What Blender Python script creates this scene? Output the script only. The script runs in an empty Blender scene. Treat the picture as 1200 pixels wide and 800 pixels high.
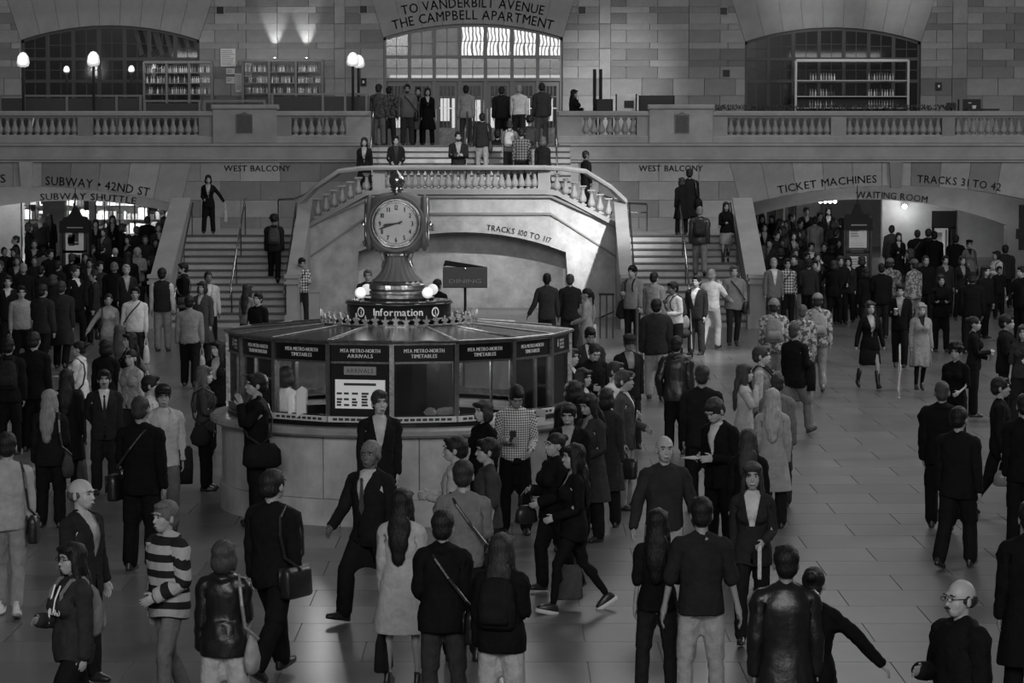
import bpy, bmesh, math, random
import numpy as np
from mathutils import Vector, Matrix
S = bpy.context.scene
COL = S.collection
random.seed(7)
# ------------------------------------------------------------- camera
FPX = 3250.0; CZ = 4.6; PITCH = math.atan(230/FPX)
cam = bpy.data.cameras.new('camera'); cam.lens = FPX/1200*36; cam.sensor_width = 36
cam.clip_end = 400
camo = bpy.data.objects.new('camera', cam); COL.objects.link(camo)
camo.location = (0, 0, CZ); camo.rotation_euler = (math.pi/2-PITCH, 0, 0)
S.camera = camo
def at(px, py, Y):                     # photo pixel and depth -> point in the hall
    u = (px-600)/FPX; v = (400-py)/FPX
    dy = math.cos(PITCH)+v*math.sin(PITCH); dz = -math.sin(PITCH)+v*math.cos(PITCH)
    t = Y/dy
    return Vector((u*t, Y, CZ+dz*t))
def zat(py, Y): return at(600, py, Y).z
def xat(px, Y, py=250): return at(px, py, Y).x
# ------------------------------------------------------------- light
S.view_settings.view_transform = 'Standard'; S.view_settings.look = 'None'
S.view_settings.gamma = 1; S.view_settings.exposure = 0.5
W = bpy.data.worlds.new('world'); S.world = W; W.use_nodes = True
W.node_tree.nodes['Background'].inputs[0].default_value = (.5, .5, .5, 1)
W.node_tree.nodes['Background'].inputs[1].default_value = .07
def aim(o, tgt):
    o.rotation_euler = (Vector(tgt)-o.location).to_track_quat('-Z', 'Y').to_euler()
def area(name, loc, tgt, sx, sy, power):
    l = bpy.data.lights.new(name, 'AREA'); l.shape = 'RECTANGLE'; l.size = sx; l.size_y = sy; l.energy = power
    o = bpy.data.objects.new(name, l); COL.objects.link(o); o.location = loc; aim(o, tgt); return o
def spot(name, loc, tgt, power, deg, blend=.6, rad=.3):
    l = bpy.data.lights.new(name, 'SPOT'); l.energy = power; l.spot_size = math.radians(deg); l.spot_blend = blend
    l.shadow_soft_size = rad
    o = bpy.data.objects.new(name, l); COL.objects.link(o); o.location = loc; aim(o, tgt); return o
def point(name, loc, power, rad=.1):
    l = bpy.data.lights.new(name, 'POINT'); l.energy = power; l.shadow_soft_size = rad
    o = bpy.data.objects.new(name, l); COL.objects.link(o); o.location = loc; return o
area('high_hall_light', (4, 46, 20), (0, 52, 0), 14, 40, 1500)         # the vaulted hall's upper light
area('south_window_light', (27, 48, 17), (-2, 54, 1), 10, 10, 2600)
area('back_window_light', (6, 76, 22), (-1, 45, 0), 12, 5, 900)
area('east_window_light', (0, -14, 17), (0, 50, 2), 26, 12, 5200)
spot('stair_sunlight', (14, 40, 19), (0.5, 77, 2.6), 48000, 11.5, 1.0, .6)
spot('stair_sunlight', (-10, 45, 19), (-2.2, 78, 3.6), 18000, 10, 1.0, .5)
spot('stair_sunlight', (14, 42, 19), (2.4, 73.8, 2.2), 45000, 5, 1.0, .4)
spot('floor_sheen_fill', (10, 52, 18), (3.9, 60.5, 0), 16000, 16, 1.0, .4)  # added spots lay bright patches for the sheen reflected in the floor
spot('floor_sheen_fill', (12, 30, 18), (4.9, 39.5, 0), 2200, 4, 1.0, .3)
spot('wall_sunlight', (12, 50, 17), (3.2, 87.8, 6.6), 30000, 7, 1.0, .4)
spot('fan_sunlight', (0, 50, 12), (9.2, 87.8, 9.3), 12000, 5, 1.0, .4)
spot('fan_sunlight', (2, 50, 12), (12.1, 87.8, 9.3), 12000, 4, 1.0, .4)
# ------------------------------------------------------------- materials
MATS = {}
def mat(name, c, rough=.6, metal=0, noise=0, nscale=3, bump=0, bscale=20, rnd=0, emit=0, stretch=None, spec=.5, coat=0):
    if name in MATS: return MATS[name]
    m = bpy.data.materials.new(name); MATS[name] = m; m.use_nodes = True
    nt = m.node_tree; N = nt.nodes; L = nt.links; b = N['Principled BSDF']
    b.inputs['Base Color'].default_value = (c, c, c, 1); b.inputs['Roughness'].default_value = rough
    b.inputs['Metallic'].default_value = metal; b.inputs['Specular IOR Level'].default_value = spec
    if coat: b.inputs['Coat Weight'].default_value = coat
    if emit:
        b.inputs['Emission Color'].default_value = (1, 1, 1, 1); b.inputs['Emission Strength'].default_value = emit
    tc = N.new('ShaderNodeTexCoord'); vec = tc.outputs['Object']
    if stretch:
        mp = N.new('ShaderNodeMapping'); mp.inputs['Scale'].default_value = stretch
        L.new(vec, mp.inputs[0]); vec = mp.outputs[0]
    val = None
    if noise:
        n = N.new('ShaderNodeTexNoise'); n.inputs['Scale'].default_value = nscale; n.inputs['Detail'].default_value = 6
        n.inputs['Roughness'].default_value = .65
        L.new(vec, n.inputs['Vector'])
        r = N.new('ShaderNodeMapRange'); r.inputs[1].default_value = .3; r.inputs[2].default_value = .7
        r.inputs[3].default_value = 1-noise; r.inputs[4].default_value = 1+noise
        L.new(n.outputs[0], r.inputs[0]); val = r.outputs[0]
    if rnd:
        oi = N.new('ShaderNodeObjectInfo'); r = N.new('ShaderNodeMapRange')
        r.inputs[3].default_value = 1-rnd; r.inputs[4].default_value = 1+rnd
        L.new(oi.outputs['Random'], r.inputs[0])
        if val:
            mm = N.new('ShaderNodeMath'); mm.operation = 'MULTIPLY'; L.new(val, mm.inputs[0]); L.new(r.outputs[0], mm.inputs[1]); val = mm.outputs[0]
        else: val = r.outputs[0]
    if val:
        mm = N.new('ShaderNodeMath'); mm.operation = 'MULTIPLY'; L.new(val, mm.inputs[0]); mm.inputs[1].default_value = c
        cc = N.new('ShaderNodeCombineColor')
        for i in range(3): L.new(mm.outputs[0], cc.inputs[i])
        L.new(cc.outputs[0], b.inputs['Base Color'])
    if bump:
        n = N.new('ShaderNodeTexNoise'); n.inputs['Scale'].default_value = bscale; n.inputs['Detail'].default_value = 4
        L.new(vec, n.inputs['Vector'])
        bp = N.new('ShaderNodeBump'); bp.inputs['Strength'].default_value = bump; bp.inputs['Distance'].default_value = .05
        L.new(n.outputs[0], bp.inputs['Height']); L.new(bp.outputs[0], b.inputs['Normal'])
    return m
STONE = mat('limestone', .27, .62, noise=.18, nscale=1.6, rnd=.36, bump=.12, bscale=9)
STONEP = mat('limestone_plain', .29, .6, noise=.18, nscale=1.2, bump=.1, bscale=6)
STONED = mat('limestone_joint', .16, .8)
MARB = mat('tennessee_marble', .45, .42, noise=.3, nscale=2.2, rnd=.06, bump=.05, bscale=8)
STEPM = mat('step_marble', .34, .32, noise=.2, nscale=1.5, rnd=.12)
TREADSHADE = mat('tread_marble_shaded', .06, .3, noise=.3, nscale=2)  # worn dark tops, with the shadow lines of the steps put into the colour
FLOORM = mat('floor_marble', .12, .28, noise=.3, nscale=1.1, rnd=.14, bump=.004, bscale=5, stretch=(1, .4, 1), spec=.6)
GROUT = mat('floor_joint', .08, .5)
INK = mat('incised_letter', .07, .9)
BRONZE = mat('dark_bronze', .07, .3, metal=.85, noise=.25, nscale=8)
BRASS = mat('polished_brass', .42, .2, metal=1, noise=.2, nscale=10)
BRASSD = mat('aged_brass', .32, .3, metal=.95, noise=.35, nscale=12, bump=.1, bscale=30)
IRON = mat('black_iron', .014, .6, spec=.2)
BLACK = mat('black_panel', .008, .4, spec=.3)
CHROME = mat('steel_rail', .35, .25, metal=1)
WHITE = mat('white_print', .85, .6)
PAPER = mat('paper', .7, .8, noise=.1)
WOODD = mat('dark_wood', .07, .45, noise=.3, nscale=5)
GLOBE = mat('lit_globe', .8, .4, emit=.3)
LAMPG = mat('lit_lamp_glass', .7, .4, emit=.28)
BULB = mat('lamp_bulb', 1, .4, emit=6)
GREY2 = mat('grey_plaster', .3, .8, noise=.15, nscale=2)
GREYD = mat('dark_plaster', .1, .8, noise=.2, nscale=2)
def glass(name, tint=.88, refl=.03, rough=.05):
    if name in MATS: return MATS[name]
    m = bpy.data.materials.new(name); MATS[name] = m; m.use_nodes = True; nt = m.node_tree; N = nt.nodes; L = nt.links
    N.remove(N['Principled BSDF']); t = N.new('ShaderNodeBsdfTransparent'); t.inputs[0].default_value = (tint, tint, tint, 1)
    g = N.new('ShaderNodeBsdfGlossy'); g.inputs['Roughness'].default_value = rough
    f = N.new('ShaderNodeFresnel'); f.inputs[0].default_value = 1.5; a = N.new('ShaderNodeMath'); a.operation = 'MULTIPLY_ADD'
    a.inputs[1].default_value = 1.0; a.inputs[2].default_value = refl; L.new(f.outputs[0], a.inputs[0])
    mx = N.new('ShaderNodeMixShader'); L.new(a.outputs[0], mx.inputs[0]); L.new(t.outputs[0], mx.inputs[1]); L.new(g.outputs[0], mx.inputs[2])
    L.new(mx.outputs[0], N['Material Output'].inputs[0]); return m
GLASS = glass('window_glass')
GLASSD = glass('dim_window_glass', .68, .04, .12)
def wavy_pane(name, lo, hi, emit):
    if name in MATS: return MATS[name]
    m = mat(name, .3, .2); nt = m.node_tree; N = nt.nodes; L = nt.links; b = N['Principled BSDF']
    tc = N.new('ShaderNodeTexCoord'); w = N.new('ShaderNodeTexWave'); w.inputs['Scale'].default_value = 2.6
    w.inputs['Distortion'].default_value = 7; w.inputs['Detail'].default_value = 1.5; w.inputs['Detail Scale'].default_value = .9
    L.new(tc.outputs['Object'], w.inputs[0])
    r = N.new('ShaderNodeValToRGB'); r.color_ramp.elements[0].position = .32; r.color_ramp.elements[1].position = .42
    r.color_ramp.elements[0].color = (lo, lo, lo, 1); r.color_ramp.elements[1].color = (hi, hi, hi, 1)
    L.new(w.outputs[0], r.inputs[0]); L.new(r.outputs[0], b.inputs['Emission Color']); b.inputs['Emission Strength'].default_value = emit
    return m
# ------------------------------------------------------------- helpers
def link(name, me, m=None, parent=None, loc=(0, 0, 0), rz=0, smooth=False):
    if m is not None and not me.materials:
        for q in (m if isinstance(m, (list, tuple)) else [m]): me.materials.append(q)
    o = bpy.data.objects.new(name, me); COL.objects.link(o); o.location = loc; o.rotation_euler = (0, 0, rz)
    if parent: o.parent = parent
    if smooth:
        me.shade_smooth()
    return o
def tag(o, label=None, cat=None, group=None, kind=None):
    if label: o['label'] = label
    if cat: o['category'] = cat
    if group: o['group'] = group
    if kind: o['kind'] = kind
    return o
def thing(name, loc, label, cat, group=None, rz=0):
    o = bpy.data.objects.new(name, None); COL.objects.link(o); o.location = loc; o.rotation_euler = (0, 0, rz)
    o.empty_display_size = .2
    return tag(o, label, cat, group)
def struct(name, me, m, label=None):
    o = link(name, me, m); o['kind'] = 'structure'
    if label: o['label'] = label
    return o
class MB:
    def __init__(s): s.v = []; s.f = []; s.mi = []
    def poly(s, pts, faces, mi=0):
        b = len(s.v); s.v += [tuple(p) for p in pts]; s.f += [tuple(b+i for i in f) for f in faces]; s.mi += [mi]*len(faces); return s
    def box(s, x0, x1, y0, y1, z0, z1, mi=0, bev=0):
        if bev:                                     # a box with its front edges chamfered (front = low y)
            b = bev; P = [(x0+b, y0, z0+b), (x1-b, y0, z0+b), (x1-b, y0, z1-b), (x0+b, y0, z1-b), (x0, y0+b, z0), (x1, y0+b, z0), (x1, y0+b, z1), (x0, y0+b, z1), (x0, y1, z0), (x1, y1, z0), (x1, y1, z1), (x0, y1, z1)]
            return s.poly(P, [(0, 1, 2, 3), (4, 5, 1, 0), (5, 6, 2, 1), (6, 7, 3, 2), (7, 4, 0, 3), (8, 9, 5, 4), (9, 10, 6, 5), (10, 11, 7, 6), (11, 8, 4, 7), (11, 10, 9, 8)], mi)
        P = [(x0, y0, z0), (x1, y0, z0), (x1, y1, z0), (x0, y1, z0), (x0, y0, z1), (x1, y0, z1), (x1, y1, z1), (x0, y1, z1)]
        return s.poly(P, [(0, 3, 2, 1), (4, 5, 6, 7), (0, 1, 5, 4), (1, 2, 6, 5), (2, 3, 7, 6), (3, 0, 4, 7)], mi)
    def prism(s, pts, y0, y1, mi=0):                # outline in x,z extruded along y
        n = len(pts); P = [(x, y0, z) for x, z in pts]+[(x, y1, z) for x, z in pts]
        F = [tuple(range(n)), tuple(reversed(range(n, 2*n)))]+[((i+1) % n, i, i+n, (i+1) % n+n) for i in range(n)]
        return s.poly(P, F, mi)
    def sweep(s, prof, path, mi=0, closed=False):   # prof: list (offset sideways, up); path: list of points
        n = len(prof); m = len(path); P = []
        for i, p in enumerate(path):
            a = Vector(path[i-1] if i else path[0]); c = Vector(path[i+1] if i < m-1 else path[-1])
            d = (c-a); d.z = 0; d.normalize(); sd = Vector((d.y, -d.x, 0))
            P += [tuple(Vector(p)+sd*u+Vector((0, 0, w))) for u, w in prof]
        F = []
        for i in range(m-1):
            for j in range(n):
                k = (j+1) % n; F.append((i*n+j, i*n+k, (i+1)*n+k, (i+1)*n+j))
        F += [tuple(reversed(range(n))), tuple(range((m-1)*n, m*n))]
        return s.poly(P, F, mi)
    def tube(s, path, r, seg=8, mi=0):
        P = []; m = len(path); V_ = [Vector(p) for p in path]; prev = None
        rr = r if isinstance(r, (list, tuple)) else [r]*m
        for i, p in enumerate(V_):
            d = (V_[min(i+1, m-1)]-V_[max(i-1, 0)]).normalized()
            if prev is None: a = d.orthogonal().normalized()
            else: a = (prev-d*prev.dot(d)).normalized()
            prev = a; b = d.cross(a)
            P += [tuple(p+(a*math.cos(t*2*math.pi/seg)+b*math.sin(t*2*math.pi/seg))*rr[i]) for t in range(seg)]
        F = [(i*seg+j, i*seg+(j+1) % seg, (i+1)*seg+(j+1) % seg, (i+1)*seg+j) for i in range(m-1) for j in range(seg)]
        F += [tuple(reversed(range(seg))), tuple(range((m-1)*seg, m*seg))]
        return s.poly(P, F, mi)
    def lathe(s, prof, seg=16, c=(0, 0), mi=0, a0=0, a1=2*math.pi):
        full = abs(a1-a0-2*math.pi) < 1e-6; ns = seg if full else seg+1; n = len(prof); P = []; F = []
        for j in range(ns):
            t = a0+(a1-a0)*j/seg
            P += [(c[0]+r*math.cos(t), c[1]+r*math.sin(t), z) for r, z in prof]
        for j in range(seg):
            k = (j+1) % ns
            for i in range(n-1): F.append((j*n+i, k*n+i, k*n+i+1, j*n+i+1))
        return s.poly(P, F, mi)
    def ell(s, c, r, seg=10, rings=7, mi=0, M=None):
        P = []; F = []
        for i in range(rings+1):
            ph = math.pi*i/rings
            for j in range(seg):
                t = 2*math.pi*j/seg; v = Vector((r[0]*math.sin(ph)*math.cos(t), r[1]*math.sin(ph)*math.sin(t), r[2]*math.cos(ph)))
                if M is not None: v = M @ v
                P.append(tuple(v+Vector(c)))
        for i in range(rings):
            for j in range(seg):
                k = (j+1) % seg; F.append((i*seg+j, (i+1)*seg+j, (i+1)*seg+k, i*seg+k))
        return s.poly(P, F, mi)
    def mesh(s, name='m'):
        me = bpy.data.meshes.new(name); me.from_pydata(s.v, [], s.f)
        if any(s.mi): me.polygons.foreach_set('material_index', s.mi)
        me.validate(); me.update(); return me
    def obj(s, name, m, parent=None, loc=(0, 0, 0), rz=0, smooth=False): return link(name, s.mesh(name), m, parent, loc, rz, smooth)
def copyo(o, loc, parent=None, rz=None):
    c = o.copy(); COL.objects.link(c); c.location = loc
    if parent: c.parent = parent
    if rz is not None: c.rotation_euler = (0, 0, rz)
    return c
_glyph = {}
def glyph(ch):
    if ch in _glyph: return _glyph[ch]
    cu = bpy.data.curves.new('t', 'FONT'); cu.body = ch; cu.size = 1; cu.extrude = .01; cu.resolution_u = 2
    o = bpy.data.objects.new('t', cu); COL.objects.link(o)
    bpy.context.view_layer.update()
    dg = bpy.context.evaluated_depsgraph_get(); e = o.evaluated_get(dg); me = e.to_mesh()
    vs = [tuple(v.co) for v in me.vertices]; fs = [tuple(p.vertices) for p in me.polygons]
    w = (max(v[0] for v in vs)+.06) if vs else .3
    e.to_mesh_clear(); bpy.data.objects.remove(o); bpy.data.curves.remove(cu)
    _glyph[ch] = (vs, fs, w); return _glyph[ch]
def serif_glyph(ch):
    return glyph(ch)
def text_mb(mb, s, h, frame, width=None, thick=1.0, mi=0, bold=0):
    """lay s on frame(u, v, w)->point, u along the line centred on 0; cap height h; width = wanted total width"""
    k = h/.7; tot = sum(glyph(c)[2] if c != ' ' else .33 for c in s)*k
    kx = (width/tot if width else 1); u = -tot*kx/2
    for c in s:
        if c == ' ': u += .33*k*kx; continue
        vs, fs, w = glyph(c)
        mb.poly([frame(u+v[0]*k*kx, v[1]*k, v[2]*k*thick, u+w*k*kx/2) for v in vs], fs, mi)
        if bold:
            mb.poly([frame(u+v[0]*k*kx+bold, v[1]*k, v[2]*k*thick, u+w*k*kx/2) for v in vs], fs, mi)
        u += w*k*kx
    return mb
def flat_text(s, h, c, width=None, m=INK, parent=None, name='lettering', bold=0):
    """text facing -y with its centre baseline at c"""
    mb = MB(); text_mb(mb, s, h, lambda u, v, w, um: (c[0]+u, c[1]-w, c[2]+v), width, bold=bold)
    return mb.obj(name, m, parent)
def arc_text(s, h, cx, cz, R, Y, a_mid, width, m=INK, parent=None, bold=.004):
    """text facing -y bending over an arc of radius R; a_mid = angle from the vertical"""
    def fr(u, v, w, um):
        a = a_mid+um/R; rx, rz = math.cos(a), -math.sin(a)
        bx = cx+R*math.sin(a); bz = cz+R*math.cos(a); du = u-um
        return (bx+du*rx+v*math.sin(a), Y-w, bz+du*rz+v*math.cos(a))
    mb = MB(); text_mb(mb, s, h, fr, width, bold=bold); return mb.obj('inscription', m, parent)
# ------------------------------------------------------------- floor
WY = 80.0; BY = 88.0; FL = 4.6                                  # west wall, balcony back wall, balcony floor
LAND = 2.21; PLAT = 3.1
fb = MB().box(-26, 24, 18, 79.5, -.3, -.012); fl = struct('floor', fb.mesh(), GROUT, 'pale marble floor slabs of the main concourse')
TX, TY = 1.35, 1.0
tile = MB().box(.006, TX-.006, .006, TY-.006, -.05, 0).mesh('tile'); tile.materials.append(FLOORM)
n = 0
for j in range(26):
    y = 22.5+j*TY; half = (y+1)*.19+.6
    i0 = int(math.floor(-half/TX)); i1 = int(math.ceil(half/TX))
    for i in range(i0, i1):
            o = link('floor_tile', tile, None, fl, (i*TX+(TX/2 if j % 2 else 0), y, 0)); n += 1
print('tiles', n)
fb = MB()
for j in range(62):
    y = 18.5+j*TY
    if y > 79: continue
    for i in range(-19, 18):
        near = 22.4 < y < 48.4
        half = (y+1)*.19+.6
        if near and int(math.floor(-half/TX)) <= i < int(math.ceil(half/TX)): continue
        x = i*TX+(TX/2 if (j % 2) else 0)
        fb.box(x+.006, x+TX-.006, y+.006, y+TY-.006, -.05, 0)
fo = fb.obj('floor_tiles_far', FLOORM, fl); fo['kind'] = 'stuff'
# passages beyond the wall rise gently
rampm = MB()
for x0, x1 in ((-26, -9.2), (6.5, 24)):
    for k in range(10):
        za = max(0, min(1.05, (79.5+k*.8-79.5)*.14)); zb = max(0, min(1.05, (79.5+(k+1)*.8-79.5)*.14))
        rampm.poly([(x0, 79.5+k*.8, za), (x1, 79.5+k*.8, za), (x1, 79.5+k*.8+.8, zb), (x0, 79.5+k*.8+.8, zb)], [(0, 1, 2, 3)])
    rampm.poly([(x0, 87.5, 1.05), (x1, 87.5, 1.05), (x1, 104, 1.05), (x0, 104, 1.05)], [(0, 1, 2, 3)])
ro = struct('floor_ramps', rampm.mesh(), FLOORM, 'marble ramps rising into the side passages')
def ground(x, y):
    if y > 79.5 and (x < -9.2 or x > 6.5): return min(1.05, (y-79.5)*.14)
    return 0.0
# ------------------------------------------------------------- wall with arches
def arch_z(x, xa, xb, zs, za):                                   # height of a segmental arch
    h = za-zs; w = (xb-xa)/2; R = (w*w+h*h)/(2*h); cx = (xa+xb)/2; cz = za-R
    t = R*R-(x-cx)**2
    return cz+math.sqrt(max(t, 0))
def arch_circle(xa, xb, zs, za):
    h = za-zs; w = (xb-xa)/2; R = (w*w+h*h)/(2*h); return (xa+xb)/2, za-R, R
def arch_wall(mb, x0, x1, z0, z1, y0, y1, ops, n=24, mi=0):
    """wall slab between x0..x1 pierced by arched openings (xa, xb, zbottom, zspring, zapex)"""
    xs = [x0]; 
    for (xa, xb, zb, zs, za) in sorted(ops):
        if xa > xs[-1]: mb.box(xs[-1], xa, y0, y1, z0, z1, mi)
        xx = [xa+(xb-xa)*i/n for i in range(n+1)]
        for a, b in zip(xx[:-1], xx[1:]):
            ha, hb = arch_z(a, xa, xb, zs, za), arch_z(b, xa, xb, zs, za)
            mb.poly([(a, y0, ha), (b, y0, hb), (b, y0, z1), (a, y0, z1), (a, y1, ha), (b, y1, hb), (b, y1, z1), (a, y1, z1)],
                    [(0, 1, 2, 3), (7, 6, 5, 4), (0, 4, 5, 1), (3, 2, 6, 7)], mi)
        if zb > z0: mb.box(xa, xb, y0, y1, z0, zb, mi)
        xs.append(xb)
    if xs[-1] < x1: mb.box(xs[-1], x1, y0, y1, z0, z1, mi)
    return mb
# --- lower west wall (under the balcony) at Y=80
def X8(px): return xat(px, WY)
def Z8(py): return zat(py, WY)
LA = (X8(-146), X8(212), 0, Z8(241), Z8(218.5)); RA = (X8(868), X8(1232), 0, Z8(241), Z8(217.5))
CX0, CX1 = X8(436), X8(655)                                       # the central flight cuts through
mb = MB()
arch_wall(mb, -26, CX0, 0, Z8(190), WY+.02, WY+.8, [LA]); arch_wall(mb, CX1, 24, 0, Z8(190), WY+.02, WY+.8, [RA])
ww = struct('wall_west_lower', mb.mesh(), STONEP, 'lower stone wall of the concourse under the west balcony')
# ashlar of the lower wall: stones as parts, clipped against the arch rays
def clip(poly, a, b, c):                                         # keep a*x+b*z<=c
    out = []
    for i in range(len(poly)):
        p, q = poly[i], poly[(i+1) % len(poly)]; dp = a*p[0]+b*p[1]-c; dq = a*q[0]+b*q[1]-c
        if dp <= 0: out.append(p)
        if dp*dq < 0:
            t = dp/(dp-dq); out.append((p[0]+t*(q[0]-p[0]), p[1]+t*(q[1]-p[1])))
    return out
def stone(poly, y, parent, m, proud=.02, g=.008, name='stone'):
    cx = sum(p[0] for p in poly)/len(poly); cz = sum(p[1] for p in poly)/len(poly)
    A = 0
    for i in range(len(poly)):
        p, q = poly[i], poly[(i+1) % len(poly)]; A += p[0]*q[1]-q[0]*p[1]
    if abs(A)/2 < .01: return
    if A < 0: poly = poly[::-1]
    sh = []
    for p in poly:
        d = math.hypot(p[0]-cx, p[1]-cz) or 1; k = max(0, 1-g*1.4/d); sh.append(((p[0]-cx)*k, (p[1]-cz)*k))
    MB().prism(sh, -proud, .02).obj(name, m, parent, (cx, y, cz))
def ashlar(parent, x0, x1, z0, courses, y, bw, m, clips=(), stag=.5, holes=()):
    z = z0; k = 0
    for h in courses:
        w = bw*(1 if h > .3 else 1.25); x = x0-(w*stag if k % 2 else 0)
        while x < x1-.02:
            a, b = max(x, x0), min(x+w, x1)
            if b-a > .05:
                P = [(a, z), (b, z), (b, z+h), (a, z+h)]
                for c in clips:
                    P = clip(P, *c)
                    if len(P) < 3: break
                if len(P) >= 3 and not any(hx0 < (a+b)/2 < hx1 and hz0 < z+h/2 < hz1 for hx0, hx1, hz0, hz1 in holes): stone(P, y, parent, m, proud=.02+random.uniform(0, .006))
            x += w
        z += h; k += 1
    return z
def ray_clip(cx, cz, px, pz, side):                               # keep what lies outside the ray from circle centre through the spring point
    dx, dz = px-cx, pz-cz                                         # side +1: region to the right of the arch
    a, b = -dz*side, dx*side; c = a*cx+b*cz
    return (a, b, c)
def voussoirs(parent, op, ztop, y, m, n, proud=.025):
    xa, xb, zb, zs, za = op; cx, cz, R = arch_circle(xa, xb, zs, za)
    a0 = math.atan2(xa-cx, zs-cz); a1 = math.atan2(xb-cx, zs-cz)
    for i in range(n):
        t0 = a0+(a1-a0)*i/n; t1 = a0+(a1-a0)*(i+1)/n; tm = (t0+t1)/2
        P = [(cx+R*math.sin(t), cz+R*math.cos(t)) for t in (t0, tm, t1)]
        P += [(cx+(ztop-cz)*math.tan(t), ztop) for t in (t1, t0)]
        stone(P, y, parent, m, proud)
for op, ex0, ex1 in ((LA, -19.5, X8(262)), (RA, X8(822), 17.0)):
    xa, xb, zb, zs, za = op; cx, cz, R = arch_circle(xa, xb, zs, za)
    voussoirs(ww, op, Z8(190), WY, STONE, 11)
top = Z8(190)
cl = [ray_clip(*arch_circle(*LA[:2], *LA[3:])[:2], LA[1], LA[3], 1)]
ashlar(ww, LA[1], CX0, 0, [.5, .5, .5, .5, .52, .5, .54, (top-3.56)], WY, 1.15, STONE, cl)
cl = [ray_clip(*arch_circle(*RA[:2], *RA[3:])[:2], RA[0], RA[3], -1)]
ashlar(ww, CX1, RA[0], 0, [.5, .5, .5, .5, .52, .5, .54, (top-3.56)], WY, 1.15, STONE, cl)
for kx in (32, 1049):                                             # keystones
    a, b = X8(kx-8), X8(kx+8); MB().prism([(a+.05, Z8(219)-.03), (b-.05, Z8(219)-.03), (b, top), (a, top)], -.16, .02).obj('keystone', STONE, ww, (0, WY, 0))
LAc = arch_circle(*LA[:2], *LA[3:]); RAc = arch_circle(*RA[:2], *RA[3:])
def on_arc(text, cxz, R, px_a, px_b, h, Y, parent):
    xa, xb = xat(px_a, Y), xat(px_b, Y); xm = (xa+xb)/2; a = math.asin((xm-cxz[0])/R)
    return arc_text(text, h, cxz[0], cxz[1], R, Y, a, (xb-xa), parent=parent)
TYF = WY-.035
Rl = LAc[2]+.02
on_arc('SUBWAY • 42ND ST', LAc, LAc[2]+.055, 53, 176, .25, TYF, ww)
on_arc('TRACKS', LAc, LAc[2]+.13, -52, 8, .24, TYF, ww)
on_arc('TICKET MACHINES', RAc, RAc[2]+.1, 911, 1028, .22, TYF, ww)
on_arc('TRACKS 31 TO 42', RAc, RAc[2]+.1, 1074, 1173, .22, TYF, ww)
flat_text('WEST BALCONY', .17, (X8(302), TYF, Z8(200.5)), X8(341)-X8(263), parent=ww, name='inscription', bold=.008)
flat_text('WEST BALCONY', .17, (X8(786), TYF, Z8(200.5)), X8(824)-X8(749), parent=ww, name='inscription', bold=.008)
# --- inner arches of the passages
IY = 83.0
def X3(px): return xat(px, IY)
def Z3(py): return zat(py, IY)
ILA = (X3(-60), X3(225), 0, Z3(254), Z3(235)); IRA = (X3(850), X3(1180), 0, Z3(264), Z3(233.5))
mb = MB(); arch_wall(mb, -26, X3(240), 0, FL-.1, IY, IY+.5, [ILA]); arch_wall(mb, X3(850)-.5, 24, 0, FL-.1, IY, IY+.5, [IRA])
iw = struct('wall_west_inner', mb.mesh(), STONEP, 'inner stone arches of the side passages')
mbi = MB()
c = arch_circle(*ILA[:2], *ILA[3:]); on_arc('SUBWAY SHUTTLE', c, c[2]+.03, 47, 160, .2, IY-.02, iw)
c = arch_circle(*IRA[:2], *IRA[3:]); on_arc('WAITING ROOM', c, c[2]+.03, 1003, 1087, .2, IY-.02, iw)
# passage shells
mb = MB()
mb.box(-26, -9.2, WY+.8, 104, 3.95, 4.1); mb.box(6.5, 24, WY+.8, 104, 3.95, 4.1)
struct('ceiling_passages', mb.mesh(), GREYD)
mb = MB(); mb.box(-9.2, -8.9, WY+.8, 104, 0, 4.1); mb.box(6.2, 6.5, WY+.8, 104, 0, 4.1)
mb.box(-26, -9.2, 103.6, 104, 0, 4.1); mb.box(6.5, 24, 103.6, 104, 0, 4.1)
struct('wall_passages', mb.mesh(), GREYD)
# left passage: lit side wall panel, pale pier, shop full of small goods; right: pale walls with a door
PY = 92.0
def XP(px, Y=PY): return xat(px, Y)
mb = MB(); mb.box(XP(-60, 86), XP(24, 86), 86, 86.3, 0, 4.0); mb.box(XP(50), XP(76), 92, 92.4, 0, 4.0); mb.box(XP(104, 90), XP(111, 90), 90, 90.4, 0, 4.0)
struct('wall_passage_left', mb.mesh(), GREY2, 'pale plaster walls inside the subway passage')
mb = MB(); mb.box(XP(1034, 88), XP(1092, 88), 88, 88.3, 0, 4.0); mb.box(XP(1122, 88), XP(1200, 88)+3, 88, 88.3, 0, 4.0); mb.box(XP(1092, 88), XP(1122, 88), 88, 88.3, zat(247, 88), 4.0)
mb.box(XP(933, 95), XP(962, 95), 95, 95.3, 0, 4); mb.box(XP(963, 97), XP(1034, 97), 97, 97.3, 0, 4)
struct('wall_passage_right', mb.mesh(), GREY2, 'pale stone walls inside the ticket machine passage')
d = thing('doorway', (XP(1107, 87.9), 87.95, 1.05), 'dark framed shop doorway with a lit interior in the right passage', 'doorway')
w_ = (XP(1121, 88)-XP(1093, 88))/2; hh = zat(247, 88)-1.05
MB().box(-w_, w_, 0, .12, hh-.55, hh).obj('transom', IRON, d); MB().box(-w_, -w_+.07, 0, .12, 0, hh-.5).obj('jamb', IRON, d); MB().box(w_-.16, w_, 0, .12, 0, hh-.5).obj('jamb', IRON, d)
MB().box(-w_+.07, w_-.16, .6, .62, 0, hh-.55).obj('lit_back_panel', mat('lit_shop', .5, .6, emit=.12, noise=.3), d)
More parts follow.
